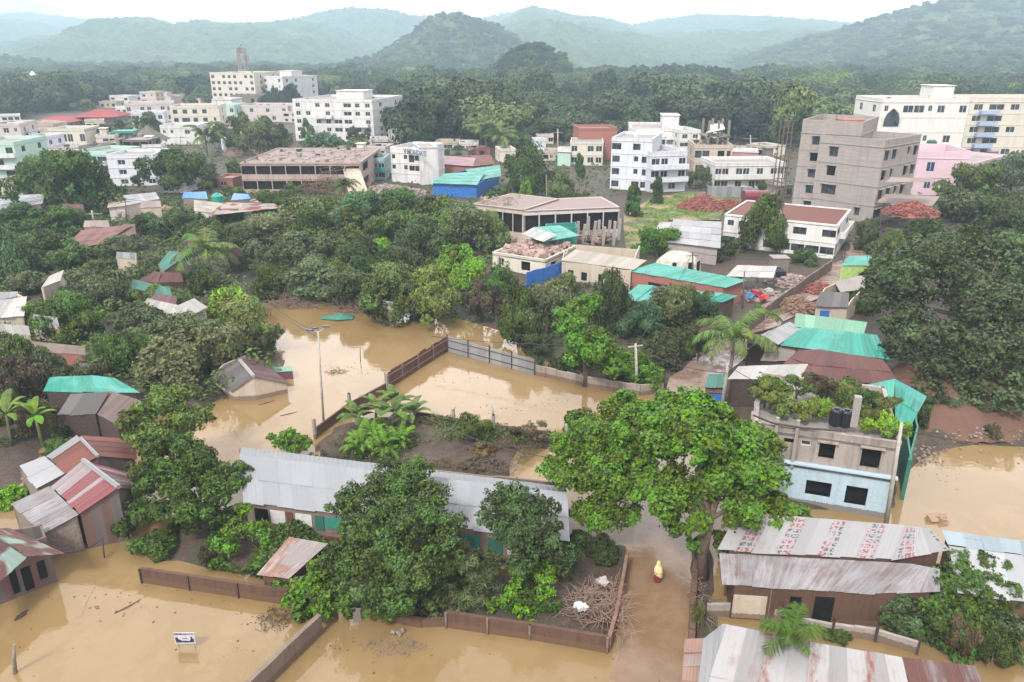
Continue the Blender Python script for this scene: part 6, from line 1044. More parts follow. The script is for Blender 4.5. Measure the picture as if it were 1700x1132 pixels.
 (960, 880, 930, 38, 'dense', 'mid', 'dark foliage under the leafy tree beside the brush pile'), (880, 715, 745, 40, 'sparse', 'brown', 'brown shrubs at the right end of the garden mound'), (700, 985, 1035, 30, 'sparse', 'mid', 'ragged shrub below the big dense tree'), (345, 905, 950, 18, 'sparse', 'brown', 'dry twiggy shrub inside the walled plot'), (450, 905, 945, 28, 'sparse', 'mid', 'small open shrub left of the patchy pink roof'), (1390, 1048, 1072, 26, 'bush', 'mid', 'low green weeds along the grey yard wall'), (1160, 1000, 1055, 14, 'sparse', 'olive', 'weedy patch beside the lane wall'), (1600, 1020, 1110, 30, 'sparse', 'brown', 'brown twigs under the largest dark bush'), (1210, 905, 940, 20, 'sparse', 'grey', 'creeper on the left end of the printed roof'), (1650, 700, 735, 20, 'sparse', 'brown', 'dry weeds on the stony bank'),
 (490, 300, 330, 20, 'sparse', 'mid', 'shrub growing inside the concrete frame'), (860, 345, 385, 22, 'sparse', 'mid', 'green creeper tree against the ruined hall wall'), (820, 350, 420, 26, 'broad', 'olive', 'olive tree left of the ruined hall windows'), (1010, 345, 372, 22, 'bush', 'mid', 'bush behind the broken pillars'), (760, 240, 270, 24, 'broad', 'mid', 'tree behind the pink and plum roofs'), (700, 215, 250, 24, 'broad', 'dark', 'dark tree behind the lettered building'), (860, 215, 250, 26, 'broad', 'mid', 'tree at the edge of the woods by the palms'), (1140, 325, 345, 18, 'bush', 'mid', 'bush by the corner of the modern white house'), (1232, 270, 300, 16, 'broad', 'dark', 'dark tree behind the long white house'), (1310, 395, 425, 25, 'broad', 'green', 'green shrub touching the tall bushy tree'),
]
for (px, pt, pb, hw, kd, tn, lb) in T: tree(px, pt, pb, hw, kd, tn, lb, G3 if pb < 350 else (G1 if 380 < px < 860 else (G2 if px <= 380 else (G4 if px > 1430 else None))))
for i, (f, d, r_, h_, tn) in enumerate(ROOFPLANTS):
    a, b_ = at(1238, 822), at(1470, 861); u_ = (b_-a).normalized(); n_ = Vector((-u_.y, u_.x, 0)); p = a+u_*((b_-a).length*f)+n_*d
    put_tree('bush' if i % 3 else 'sparse', (p.x, p.y, 5.35), r_*1.3, h_*1.15, tn, 'x', 'potted shrubs of the roof garden', 'roof_shrub', cat='shrub')['_roof'] = (f, d)
rs_ = sorted([o for o in C.objects if '_roof' in o.keys()], key=lambda o: o['_roof'][0]); ord_ = 'first second third fourth fifth sixth seventh eighth ninth tenth eleventh twelfth thirteenth fourteenth fifteenth sixteenth seventeenth'.split()
for i, o in enumerate(rs_): del o['_roof']; o['label'] = '%s shrub from the left on the roof garden of the blue house' % ord_[i]
# undergrowth and grass
def scrub(name, poly, n, L_, W_, tone, seed, h=.5, z=.45):
    rs = np.random.RandomState(seed); P2 = polyxy(poly); pts = []
    while len(pts) < n:
        q_ = rs.uniform(P2.min(0), P2.max(0), (n, 2)); k = sdist(q_[:, :1], q_[:, 1:], P2).ravel() > 0; pts += list(q_[k])
    pts = np.array(pts[:n]); nz_ = np.array([noise.noise((x*.35, y*.35, seed)) for x, y in pts]); keep = nz_ > -.12; pts = pts[keep]; hh = np.clip(nz_[keep]+.35, .1, 1)*h*1.6
    cs = np.column_stack([pts, z+rs.random_sample(len(pts))*hh]); me = bpy.data.meshes.new(name); co = leaves(cs, L_, W_, np.tile([0, 0, 1.0], (len(pts), 1)), rs, .2); quads(me, co, np.arange(4*len(pts)).reshape(-1, 4)); me.materials.append(LEAF)
    a = me.attributes.new('rnd', 'FLOAT', 'FACE'); a.data.foreach_set('value', rs.random_sample(len(pts)).astype(np.float32)); a = me.attributes.new('lobe', 'FLOAT', 'FACE'); a.data.foreach_set('value', rs.random_sample(len(pts)).astype(np.float32))
    o = bpy.data.objects.new(name, me); C.objects.link(o); o.color = (*TONE[tone], 1); o['kind'] = 'stuff'; return o
scrub('creeper_mat', [(965, 590), (1000, 575), (1050, 590), (1098, 618), (1100, 645), (1060, 642), (985, 622)], 16000, .26, .17, 'bright', 8, h=.9, z=.4)
scrub('undergrowth', [(0, 760), (-80, 600), (-60, 400), (0, 340), (420, 330), (800, 345), (840, 420), (850, 540), (740, 540), (600, 510), (430, 480), (450, 560), (470, 630), (330, 680), (110, 700)], 120000, .45, .26, 'mid', 1, h=1.7, z=.3)
scrub('weeds', [(850, 560), (860, 480), (1020, 470), (1170, 500), (1230, 560), (1120, 630), (1060, 640), (900, 590)], 16000, .35, .2, 'dark', 2, h=1.0, z=.3)
scrub('bank_weeds', [(1500, 680), (1480, 520), (1440, 420), (1560, 400), (1800, 380), (1850, 690), (1700, 690), (1560, 700)], 22000, .45, .26, 'dark', 3, h=1.0, z=.3)
scrub('plot_weeds', [(255, 930), (300, 865), (410, 860), (520, 900), (600, 950), (800, 970), (830, 960), (930, 950), (930, 1030), (740, 1020), (540, 990)], 34000, .24, .13, 'green', 4, h=1.0, z=.3)
scrub('mound_litter', [(700, 700), (840, 720), (920, 735), (840, 795), (640, 775), (540, 745), (600, 715)], 14000, .30, .04, 'brown', 5, h=.12, z=.45)
scrub('mound_weeds', [(560, 765), (600, 700), (700, 700), (840, 716), (925, 728), (900, 745), (700, 745), (640, 772)], 5000, .22, .12, 'mid', 9, h=.5, z=.4)
scrub('field_grass', [(1035, 400), (1080, 335), (1240, 322), (1195, 372), (1110, 372), (1090, 410)], 9000, .5, .12, 'lime', 6, h=.3, z=.7)
scrub('town_shrubs', [(-200, 350), (-200, 210), (60, 200), (640, 235), (1300, 240), (1450, 230), (1900, 240), (1900, 400), (1430, 430), (1280, 330), (1140, 320), (1030, 330), (600, 345)], 80000, .8, .5, 'mid', 7, h=.9, z=.3)
# ---------------------------------------------------------------- walls, fences and posts round the flooded plots
RUSTF = plaster('rusty_fence_sheet', (.15, .075, .062), dirt=(.07, .045, .04), amt=.8, sc=2)
PALEF = sheetmat('pale_fence_sheet', (.46, .47, .49), (.25, .2, .17), .25, rough=.6)
lowwall('rusty maroon sheet fence along the left side of the flooded enclosure', [(640, 648), (742, 583)], 1.55, RUSTF, th=.06, posts=2.4, name='sheet_fence', cat='fence', pmat=WOODG, pw=.1, uneven=.1, rails=2)
lowwall('pale grey sheet fence with dark posts at the back of the enclosure', [(744, 583), (888, 622)], 1.5, PALEF, th=.06, posts=2.3, name='sheet_fence', cat='fence', pmat=flat('dark_post', (.05, .04, .035), .8), pw=.09, ph=.25, uneven=.06, rails=2)
lowwall('mossy low brick wall under the creeper bank', [(890, 622), (975, 642), (1062, 656), (1100, 652)], .95, plaster('mossy_wall', (.30, .25, .22), dirt=(.09, .08, .05), amt=.9, sc=2, brick=True), uneven=.05)
lowwall('low dark wall with concrete posts by the lamp pole', [(522, 728), (580, 684), (642, 650)], .8, MUDW, posts=4, pmat=CONC, ph=.9, pw=.2, th=.14)
lowwall('low dark wall with concrete posts between enclosure and garden mound', [(690, 694), (820, 716), (940, 732)], .6, MUDW, posts=3.1, pmat=CONC, ph=.85, pw=.2, th=.14)
lowwall('mud stained retaining wall of the walled plot on the left', [(238, 966), (482, 1003), (560, 1012)], .95, MUDW, posts=3.0, pmat=WOODD, ph=.02, pw=.08)
lowwall('weathered grey wall running diagonally out of the bottom edge', [(356, 1225), (534, 1050)], 1.15, MUDG, th=.24, uneven=.02)
lowwall('mud brown retaining wall below the lime bushes', [(742, 1040), (880, 1060), (1008, 1082)], .95, MUDW, posts=2.6, pmat=MUDG, ph=.01, pw=.10)
lowwall('short brick return wall beside the flooded lane', [(1010, 1082), (1022, 1040), (1040, 940)], .95, plaster('mud_brick', (.19, .11, .08), dirt=(.09, .055, .04), amt=.7, brick=True))
lowwall('broken grey yard wall with leaning posts before the grimy zinc roof', [(1168, 1022), (1212, 1022), (1297, 1030)], .75, GREYB, posts=2.2, pmat=WOODD, ph=.45, pw=.12, uneven=.06)
lowwall('leaning grey panel wall continuing to the bottom right', [(1320, 1040), (1380, 1052), (1452, 1062), (1522, 1084)], .65, GREYB, posts=2.4, pmat=WOODD, ph=.35, pw=.1, uneven=.06)
lowwall('crumbling wall strip along the right side of the flooded lane', [(1146, 1085), (1150, 1000), (1156, 930)], .55, MUDW, uneven=.18, th=.3)
lowwall('dark stained brick wall between junk yard and mud lane', [(1240, 562), (1290, 522), (1378, 457)], 2.1, plaster('dark_brick', (.17, .12, .10), dirt=(.07, .055, .045), amt=.8, brick=True), uneven=.05)
lowwall('bright blue painted sheet fence below the cream roofed row', [(874, 482), (903, 474), (935, 462)], 2.3, BLUEF, th=.06, name='sheet_fence', cat='fence', uneven=.05, gz=.3)
lowwall('grey corrugated yard fence in front of the long white house', [(1172, 330), (1230, 332), (1290, 338)], 2.6, PALEF, th=.08, name='sheet_fence', cat='fence', gz=.3, posts=8, pmat=WOODD, pw=.15)
lowwall('dark plank yard fence behind the white canopy', [(1150, 470), (1205, 482), (1230, 478)], 1.6, RUSTF, th=.08, name='sheet_fence', cat='fence', gz=.3)
lowwall('narrow plank fence behind the big dense tree, at the right of the patchy roof', [(600, 1022), (700, 1040), (742, 1038)], .5, MUDW, uneven=.08)
# ---------------------------------------------------------------- poles and wires
POLE = flat('pole_concrete', (.34, .32, .29), .8, .25, 3); POLED = flat('pole_dark', (.10, .08, .07), .8, .3, 4)
def pole(label, base, top, r0=.11, mat=POLE, name='utility_pole', cat='pole', arm=None, gz=0, dY=0, group=None):
    b0 = at(base[0], base[1], 0); Y_ = b0.y+dY; z = zat(top[1], Y_); t = Vector((xat(top[0], Y_, z), Y_, z)); root = thing(name, label, cat, (b0.x, b0.y, 0), group)
    mb = MB(); mb.tube([b0-Vector((0, 0, .6)), lerp(b0, t, .5), t], [r0*1.2, r0, r0*.75], 8); mb.build('shaft', mat, root, smooth=True)
    if arm:
        for (z_, l_, a_) in arm: mb = MB(); mb.box(t-Vector((0, 0, z_)), (l_, .09, .09), a_); mb.build('crossarm', mat, root)
    return root, t
lp, tp = pole('tall thin lamp pole standing in the flood water', (537, 702), (528, 550), .085, name='lamp_post', cat='lamp post')
mb = MB(); mb.tube([tp-Vector((0, 0, .1)), tp+Vector((-.55, 0, .12))], .03, 5); mb.tube([tp-Vector((0, 0, .1)), tp+Vector((.5, .35, .25))], .03, 5); mb.build('arm', POLE, lp)
for d_ in ((-.6, 0, .13), (.52, .36, .28), (-.25, .2, .2)): mb = MB(); mb.box(tp+Vector(d_), (.5, .26, .08), R.uniform(0, 1), tilt=.2); mb.build('lamp_head', flat('lamp_blue', (.03, .05, .12), .4), lp)
_, p1 = pole('concrete utility pole at the end of the creeper bank', (1058, 648), (1055, 570), .13, arm=[(.25, 1.3, .3)])
_, p2 = pole('tall pale pole leaning beside the roof garden', (1196, 692), (1209, 603), .13, dY=-1.5)
_, p3 = pole('pole in the flood at the right corner of the blue house', (1472, 868), (1497, 702), .12)
_, p4 = pole('utility pole with crossarm before the red pantile roof', (158, 380), (152, 349), .15, arm=[(.6, 3, .1)])
_, p5 = pole('dark pole in front of the left end of the concrete frame', (414, 322), (406, 262), .16, POLED)
_, p6 = pole('grey pole in the middle of the junk yard', (1232, 520), (1236, 450), .09, POLED)
_, p7 = pole('far utility pole left of the brick red building', (926, 256), (926, 214), .22, arm=[(1, 3, 0)])
_, p8 = pole('far utility pole before the dark woods on the right', (1246, 262), (1246, 224), .2, arm=[(1, 4, 0)])
_, p9 = pole('thin pole left of the ruined hall', (908, 350), (907, 290), .12, WOODG)
_, p10 = pole('thin pole standing before the small rubble roof house', (829, 462), (829, 424), .08, POLED)
_, p11 = pole('thin mast on the grove side of the ruined hall', (863, 362), (863, 332), .08, POLED)
_, p12 = pole('curved street lamp behind the concrete frame', (402, 262), (400, 218), .18, name='lamp_post', cat='lamp post')
for i, (b_, t_, l) in enumerate((((172, 926), (171, 893), 'thin dark stick upright in the water left of the walled plot'), ((598, 600), (598, 577), 'lone bamboo stick in the middle of the upper flood'), ((449, 524), (449, 513), 'short red brown stick near the top corner of the flood'))):
    pole(l, b_, t_, .035, WOODD, name='stick', cat='stick')
pole('rotten stump post in the water at the bottom left', (22, 1117), (24, 1070), .09, WOODG, name='stump_post', cat='post')
pole('lone concrete post leaning in the flooded enclosure', (820, 697), (817, 674), .09, CONC, name='fence_post', cat='post')
CAB = flat('cable_black', (.03, .03, .032), .6)
def cable(label, a, b_, sag, r_=.028):
    pts = [lerp(a, b_, t/16)-Vector((0, 0, sag*4*(t/16)*(1-t/16))) for t in range(17)]; mb = MB(); mb.tube(pts, r_, 4); o = mb.build('cable', CAB, loc=a); tag(o, label, 'cable')
q0 = at(715, 558, 2.5)
cable('cable from the concrete pole across the creeper row to the fence corner', p1, q0, .4); cable('cable from the concrete pole down towards the market booth', p1-Vector((0, 0, .3)), p2-Vector((0, 0, .8)), .5)
cable('cable from the leaning pole over the roof garden', p2-Vector((0, 0, .2)), Vector((p3.x, p3.y, 6.2)), .6); cable('cable from the corner pole out of the right edge', p3-Vector((0, 0, .4)), at(1860, 730, 3.0), .8)
cable('cable over the left grove to the lamp pole', at(250, 350, 7.5), tp-Vector((0, 0, .2)), 1.2); cable('second cable over the left grove ending beyond the lamp pole', at(270, 352, 7.2), tp-Vector((0, 0, .5)), 1.6)
cable('cable between the crossarm pole and the concrete frame pole', p4-Vector((0, 0, .5)), p5-Vector((0, 0, .6)), 1.5, .03)
cable('slack cable hanging between stick and rust teal shack', at(170, 893, 1.0), at(106, 917, 2.2), .3); cable('upper far cable before the dark woods', p7, p8, 2, .05); cable('lower far cable before the dark woods', p7-Vector((0, 0, 1.2)), p8-Vector((0, 0, 1.2)), 2, .05)
cable('cable over the garden mound to the lane', at(705, 690, 2.6), at(915, 760, 2.2), .5)
# ---------------------------------------------------------------- sign in the water
def text_mesh(s_, size, mat, parent, M, name='lettering', ext=.006):
    cu = bpy.data.curves.new('lettering', 'FONT'); cu.body = s_; cu.size = size; cu.extrude = ext; cu.align_x = 'CENTER'; cu.align_y = 'CENTER'; cu.offset = size*.012
    ob = bpy.data.objects.new('lettering_source', cu); C.objects.link(ob); dg = bpy.context.evaluated_depsgraph_get(); me = bpy.data.meshes.new_from_object(ob.evaluated_get(dg)); bpy.data.objects.remove(ob)
    me.transform(M); me.materials.clear(); me.materials.append(mat); o = bpy.data.objects.new(name, me); C.objects.link(o); o.parent = parent; return o
sb = at(310, 1076, 0); sg = thing('signboard', 'small navy and white signboard standing in the flood at the bottom left', 'sign', sb); NAVY = flat('navy_paint', (.02, .022, .06), .5, .2); PALEP = flat('sign_pale', (.42, .42, .48), .5, .2)
mb = MB(); mb.box(sb+Vector((0, 0, .62)), (1.0, .03, .66), 0); mb.build('board', PALEP, sg)
for dx in (-.38, .4): mb = MB(); mb.tube([sb+Vector((dx, .03, -.6)), sb+Vector((dx, .03, .3))], .02, 5); mb.build('leg', WOODG, sg)
M0 = Matrix.Rotation(pi/2, 4, 'X'); text_mesh('NENSLAKATO', .15, NAVY, sg, Matrix.Translation((-.02, -.02, .87)) @ M0)
mb = MB(); y_ = sb.y-.022
for pts in ([(-.44, .36), (-.2, .36), (-.16, .5), (-.3, .56), (-.34, .68), (-.46, .66)], [(-.2, .38), (.16, .36), (.2, .45), (0, .48), (-.16, .46)], [(.16, .38), (.42, .38), (.43, .56), (.38, .62), (.34, .74), (.28, .70), (.3, .58), (.24, .5)]): mb.face([(sb.x+a, y_, b_) for a, b_ in pts])
mb.build('emblem', NAVY, sg); text_mesh('rw nkam', .07, NAVY, sg, Matrix.Translation((0, -.02, .62)) @ M0)
# lettering on the white building
A1 = at(700, 310, .35); A2 = at(651, 300, .35); d_ = (A1-A2).normalized(); nn_ = Vector((d_.y, -d_.x, 0)); c_ = A2+(A1-A2)*.78+nn_*.16; z_ = zat(254, c_.y)-.2
text_mesh('IIW MONDATI', 1.5, flat('letter_bluegrey', (.10, .14, .2), .6), WB, Matrix.Translation(c_-Vector(WB.location)+Vector((0, 0, z_))) @ Matrix.Rotation(atan2(d_.y, d_.x), 4, 'Z') @ M0, ext=.04)
# ---------------------------------------------------------------- heaps and debris
def chunk(mb, c, s, m=0):
    M = Matrix.Rotation(R.uniform(0, 3), 3, 'Z') @ Matrix.Rotation(R.uniform(-.6, .6), 3, 'X'); c = Vector(c)
    mb.hexa([c+M @ Vector((sx*s*R.uniform(.3, .6), sy*s*R.uniform(.25, .5), sz*s*R.uniform(.18, .4))) for sx, sy, sz in ((-1, -1, -1), (1, -1, -1), (1, 1, -1), (-1, 1, -1), (-1, -1, 1), (1, -1, 1), (1, 1, 1), (-1, 1, 1))], R.random(), m)
def heap(label, name, cat, c, rx, ry, h, mat, n, s, seed):
    root = thing(name, label, cat, (c.x, c.y, 0)); mb = MB(); ns, nr = 22, 7; rr = random.Random(seed); V = [[None]*ns for _ in range(nr+1)]
    for j in range(nr+1):
        t = j/nr
        for i in range(ns): a = 2*pi*i/ns; w_ = 1+.18*noise.noise((cos(a)*2, sin(a)*2, seed+t*2)); V[j][i] = (c.x+cos(a)*rx*(1-t)*w_, c.y+sin(a)*ry*(1-t)*w_, c.z-.3+(h+.3)*t**.85*(1+.1*noise.noise((cos(a)*4, sin(a)*4, t*5+seed)))*(1 if j < nr else 1))
    for j in range(nr):
        for i in range(ns): i2 = (i+1) % ns; mb.face([V[j][i], V[j][i2], V[j+1][i2], V[j+1][i]])
    mb.build('mound', mat, root); mb = MB()
    for _ in range(n): a = rr.uniform(0, 6.28); t = rr.random()**.6; chunk(mb, (c.x+cos(a)*rx*t, c.y+sin(a)*ry*t, c.z+h*(1-t)**.85+s*.15), s*rr.uniform(.5, 1.3))
    o = mb.build('loose_pieces', mat, root); return root
BRK = flat('loose_brick', (.21, .07, .055), .9, .4, 1.5)
heap('heap of red bricks on the grass field', 'brick_heap', 'brick heap', at(1166, 345, .7), 4.6, 4, 2.6, BRK, 500, .32, 1)
heap('lower spread of red bricks right of the brick heap', 'brick_heap', 'brick heap', at(1208, 342, .7), 4.5, 3.5, 1.2, BRK, 400, .32, 2)
heap('yellowish rubble heap in front of the workshop on the left', 'rubble_heap', 'rubble heap', at(275, 358, .4), 5, 4, 1.6, flat('yellow_rubble', (.30, .22, .12), .9, .3), 260, .45, 3)
heap('brown sand heap by the low grey white shed', 'sand_heap', 'sand heap', at(388, 258, .4), 4.5, 4, 2.4, flat('brown_sand', (.15, .10, .085), .95, .3), 30, .5, 4)
heap('orange brown rubble heap beside the dark brick wall', 'rubble_heap', 'rubble heap', at(1322, 512, .7), 2.2, 2.4, 1.5, flat('orange_rubble', (.20, .12, .085), .95, .4, 2), 260, .35, 5)
heap('red clay heap at the upper end of the dark brick wall', 'rubble_heap', 'rubble heap', at(1360, 482, .7), 2.4, 2.0, .9, BRK, 200, .3, 6)
heap('pink grey masonry rubble right of the concrete frame', 'rubble_heap', 'rubble heap', at(640, 322, .4), 9, 5, 1.8, RUBBLE, 500, .6, 7)
heap('colourful rubbish heap in the middle of the junk yard', 'rubbish_heap', 'rubbish heap', at(1265, 492, .6), 3, 2.4, .7, RUBBLE, 60, .4, 8)
heap('pale rubble heap behind the black tank in the junk yard', 'rubble_heap', 'rubble heap', at(1312, 470, .6), 3.2, 2.5, .9, RUBBLE, 120, .5, 9)
heap('brick heap under the collapsed canopy', 'brick_heap', 'brick heap', at(1512, 352, 5.2), 4, 3, 1.6, BRK, 400, .35, 10)
heap('dark leaf litter heap by the right end of the mound', 'litter_heap', 'litter heap', at(800, 772, .35), 1.6, 1.0, .35, WOODD, 60, .2, 12)
for cl, cx_, cy_ in (((.42, .03, .06), 1256, 490), ((.5, .5, .5), 1275, 486), ((.05, .2, .4), 1246, 494), ((.45, .06, .05), 1268, 497)):
    p = at(cx_, cy_, 1.0); mb = MB(); [chunk(mb, (p.x, p.y, 1.25), .9)]; o = mb.build('plastic_sack', flat('sack%d' % cx_, cl, .5), loc=p); tag(o, {1256: 'crimson sack on the rubbish heap, left of the white sack', 1275: 'whitish sack on the right of the rubbish heap', 1246: 'blue sack at the left end of the rubbish heap', 1268: 'red sack lowest on the rubbish heap'}[cx_], 'sack')
# rooftop rubble on the small flat house
A1, A2 = at(818, 448, .35), at(905, 462, .35); u_ = (A2-A1).normalized(); n_ = Vector((-u_.y, u_.x, 0)); zr = zat(418, A1.y)-.15; mb = MB()
for _ in range(190): p = A1+u_*R.uniform(.6, (A2-A1).length-.6)+n_*R.uniform(.8, 8.2); chunk(mb, (p.x, p.y, zr+R.uniform(-.2, .5)), R.uniform(.4, 1.1))
o = mb.build('brick_rubble', plaster('roof_rubble', (.33, .24, .21), dirt=(.15, .1, .09), amt=.7, streak=False), loc=A1+Vector((0, 0, zr))); o['kind'] = 'stuff'; o['label'] = 'broken brick rubble covering the small flat roof'
def tank(label, px, py, r_, h_, mat, z0=.3, name='water_tank'):
    p = at(px, py, z0); t = thing(name, label, 'water tank', p); mb = MB(); mb.tube([p, p+Vector((0, 0, .08*h_)), p+Vector((0, 0, .85*h_)), p+Vector((0, 0, h_))], [r_*.95, r_, r_, r_*.6], 16); mb.build('tank_body', mat, t); mb = MB(); mb.tube([p+Vector((0, 0, h_)), p+Vector((0, 0, h_*1.06))], r_*.35, 10); mb.build('lid', mat, t)
tank('black water tank standing in the junk yard by the brick wall', 1289, 470, .95, 2.0, flat('black_plastic', (.012, .012, .016), .4)); tank('teal green round water tank behind the cream sheet roof', 363, 343, 1.0, 2.2, flat('teal_plastic', (.02, .25, .19), .4), 2.2)
t = thing('crate_stack', 'grey box frame behind the black yard tank', 'crate', at(1291, 452, .6)); p = at(1291, 452, .6); mb = MB(); mb.box(p+Vector((0, 0, 1)), (2, 1.6, 2)); mb.build('box', CONCD, t); mb = MB(); mb.box(p+Vector((0, 0, 2.06)), (2.2, 1.8, .12)); mb.build('top', ROOFC, t)
# net dome
p = at(1125, 446, .6); t = thing('net_shelter', 'dome shaped shelter of pale netting beside the teal shed roof', 'shelter', p); mb = MB()
V = [[(p.x+cos(a)*3.1*cos(e), p.y+sin(a)*2.4*cos(e), .5+2.5*sin(e)+R.uniform(-.08, .08)) for a in [2*pi*i/18 for i in range(18)]] for e in [pi/2*j/7 for j in range(8)]]
for j in range(7):
    for i in range(18): i2 = (i+1) % 18; mb.face([V[j][i], V[j][i2], V[j+1][i2], V[j+1][i]])
mb.build('netting', flat('pale_net', (.40, .38, .33), .9, .4, 2, bump=1), t)
for a in (-1.2, -.7, -1.9): mb = MB(); mb.box((p.x+cos(a)*3.0, p.y+sin(a)*2.35, 1.3), (.5, .2, 1.4), a+pi/2); mb.build('opening', DARK, t)
# covered truck
p = at(1256, 343, .7); t = thing('truck', 'maroon truck with a domed tarpaulin parked behind the brick heaps', 'truck', p); MR = flat('maroon_paint', (.14, .02, .035), .4); mb = MB(); n_ = 8
prof = [(-1.3, 0), (1.3, 0), (1.35, 1.2)]+[(1.35*cos(a), 1.2+.9*sin(a)) for a in [pi*k/n_ for k in range(1, n_)]]+[(-1.35, 1.2)]
f0 = [(p.x-2.6, p.y+a, 1.6+b_) for a, b_ in prof]; f1 = [(p.x+1.8, p.y+a, 1.6+b_) for a, b_ in prof]; mb.face(f0[::-1]); mb.face(f1); [mb.face([f0[i], f0[(i+1) % len(prof)], f1[(i+1) % len(prof)], f1[i]]) for i in range(len(prof))]; mb.build('cargo_cover', MR, t)
mb = MB(); mb.hexa([(p.x+1.9, p.y-1.1, 1.2), (p.x+3.8, p.y-1.1, 1.2), (p.x+3.8, p.y+1.1, 1.2), (p.x+1.9, p.y+1.1, 1.2), (p.x+1.9, p.y-1.05, 3.1), (p.x+3.2, p.y-1.05, 3.1), (p.x+3.2, p.y+1.05, 3.1), (p.x+1.9, p.y+1.05, 3.1)]); mb.build('cab', MR, t)
mb = MB(); mb.box((p.x+2.5, p.y-1.13, 2.5), (1.0, .04, .7)); mb.build('window', GLASS, t); mb = MB(); mb.box((p.x+.4, p.y, 1.35), (6.6, 2.0, .3)); mb.build('chassis', WOODD, t)
for dx in (-1.8, -.6, 2.9):
    for dy in (-1, 1): mb = MB(); mb.tube([(p.x+dx, p.y+dy*1.15, 1.15), (p.x+dx, p.y+dy*.85, 1.15)], .5, 14); mb.build('wheel', flat('tyre', (.02, .02, .02), .8), t)
# green net in the water, brush pile, bags
p = at(560, 528, 0); mb = MB(); NN = 12; G_ = [[(p.x+(i/NN-.5)*3.6+R.uniform(-.05, .05), p.y+(j/6-.5)*2.2*(1-abs(i/NN-.6)), .05+.55*max(0, 1-abs(i/NN-.62)*2.2)*(1-abs(j/6-.5)*1.7)+R.uniform(0, .05)) for i in range(NN+1)] for j in range(7)]
for j in range(6):
    for i in range(NN): mb.face([G_[j][i], G_[j][i+1], G_[j+1][i+1], G_[j+1][i]])
o = mb.build('green_net', TARPG, loc=p); tag(o, 'dark green net half sunk at the flood edge', 'net')
def twigs(label, name, c, rx, ry, h, n, L0, L1, mat, cat='brush pile', seed=1, rad=.02):
    rr = random.Random(seed); mb = MB()
    for _ in range(n):
        a = rr.uniform(0, 6.28); t = rr.random()**.5; p = Vector((c.x+cos(a)*rx*t, c.y+sin(a)*ry*t, c.z+h*(1-t)*rr.random())); d = Vector((rr.gauss(0, 1), rr.gauss(0, 1), rr.gauss(.15, .4))).normalized(); l = rr.uniform(L0, L1); m_ = p+d*l*.5+Vector((0, 0, rr.uniform(-.1, .2)))
        mb.tube([p, m_, p+d*l+Vector((rr.uniform(-.2, .2), rr.uniform(-.2, .2), rr.uniform(-.25, .05)))], [rad, rad*.8, rad*.35], 4)
    o = mb.build(name, mat, loc=c); tag(o, label, cat); return o
twigs('tangled pile of bare branches in the corner by the flooded lane', 'brush_pile', at(985, 1005, .35), 1.3, 1.3, .9, 340, .35, 1.3, TWIG, seed=2, rad=.022)
twigs('dead vines trailing down the short brick return wall', 'brush_pile', at(1022, 1010, .5), .5, 2.2, .8, 160, .4, 1.3, flat('dead_vine', (.22, .14, .10), .9), seed=3)
twigs('brown brush heap at the water edge under the grove', 'brush_pile', at(490, 505, .1), 2.8, 1.6, 1.0, 240, .5, 2.4, TWIG, seed=4, rad=.03)
twigs('bare root tangle at the flood edge behind the green net', 'brush_pile', at(600, 512, .1), 3.2, 1.4, 1.3, 260, .6, 2.6, TWIG, seed=5, rad=.03)
twigs('twig mess drifted against the diagonal grey wall', 'brush_pile', at(455, 1030, .0), .9, .9, .12, 160, .15, .6, WOODD, seed=6, rad=.012)
twigs('floating twigs below the big dense tree', 'brush_pile', at(655, 1075, .0), 1.6, .5, .1, 130, .1, .5, WOODG, seed=7, rad=.012)
twigs('cut brushwood lying above the left end of the long roof', 'brush_pile', at(545, 765, .3), 1.5, .7, .4, 200, .3, 1.0, WOODD, seed=8, rad=.016)
twigs('dead palm litter between areca palm and brick wall', 'brush_pile', at(1240, 585, .5), 2.2, 3.0, .7, 260, .5, 2.0, TWIG, seed=9, rad=.03)
twigs('driftwood and twigs floating by the lamp pole', 'brush_pile', at(560, 618, .0), .9, .5, .1, 60, .2, .8, WOODD, seed=10, rad=.015)
twigs('dry stick fence debris on the crumbling wall', 'brush_pile', at(1165, 1000, .1), .4, 2.2, .5, 90, .3, 1.0, TWIG, seed=11)
for l, c_, s_, mt in (('pale plastic sheet caught in the brush pile', at(1000, 968, .9), .5, GREYB), ('crumpled white and blue bag in front of the brush pile', at(962, 1008, .8), .42, WHITEB), ('white bag floating below the big dense tree', at(660, 1052, .05), .28, WHITE)):
    mb = MB(); [chunk(mb, (c_.x+R.uniform(-.3, .3), c_.y+R.uniform(-.2, .2), c_.z+R.uniform(0, .15)), s_*R.uniform(.5, .9)) for _ in range(5)]; o = mb.build('plastic_bag', mt, loc=c_); tag(o, l, 'bag')
for l, c_ in (('flat driftwood plank near the rust teal shack', at(28, 1025, .02)), ('long thin branch floating in the middle of the left water', at(190, 1018, .02)), ('second driftwood plank nearer the rust teal shack corner', at(24, 1030, .02)), ('long reed floating below the plum gabled house', at(465, 690, .02)), ('dark reed floating closest to the plum gabled house', at(430, 672, .02))):
    mb = MB(); a = R.uniform(.4, 1.2); L_ = 1.4 if 'branch' in l or 'reed' in l else .6; mb.tube([c_, c_+Vector((cos(a)*L_*.5, sin(a)*L_*.5, .03)), c_+Vector((cos(a+.1)*L_, sin(a+.1)*L_, 0))], [.02, .03, .012] if L_ > 1 else [.07, .08, .05], 5); o = mb.build('driftwood', WOODD, loc=c_); tag(o, l, 'driftwood')
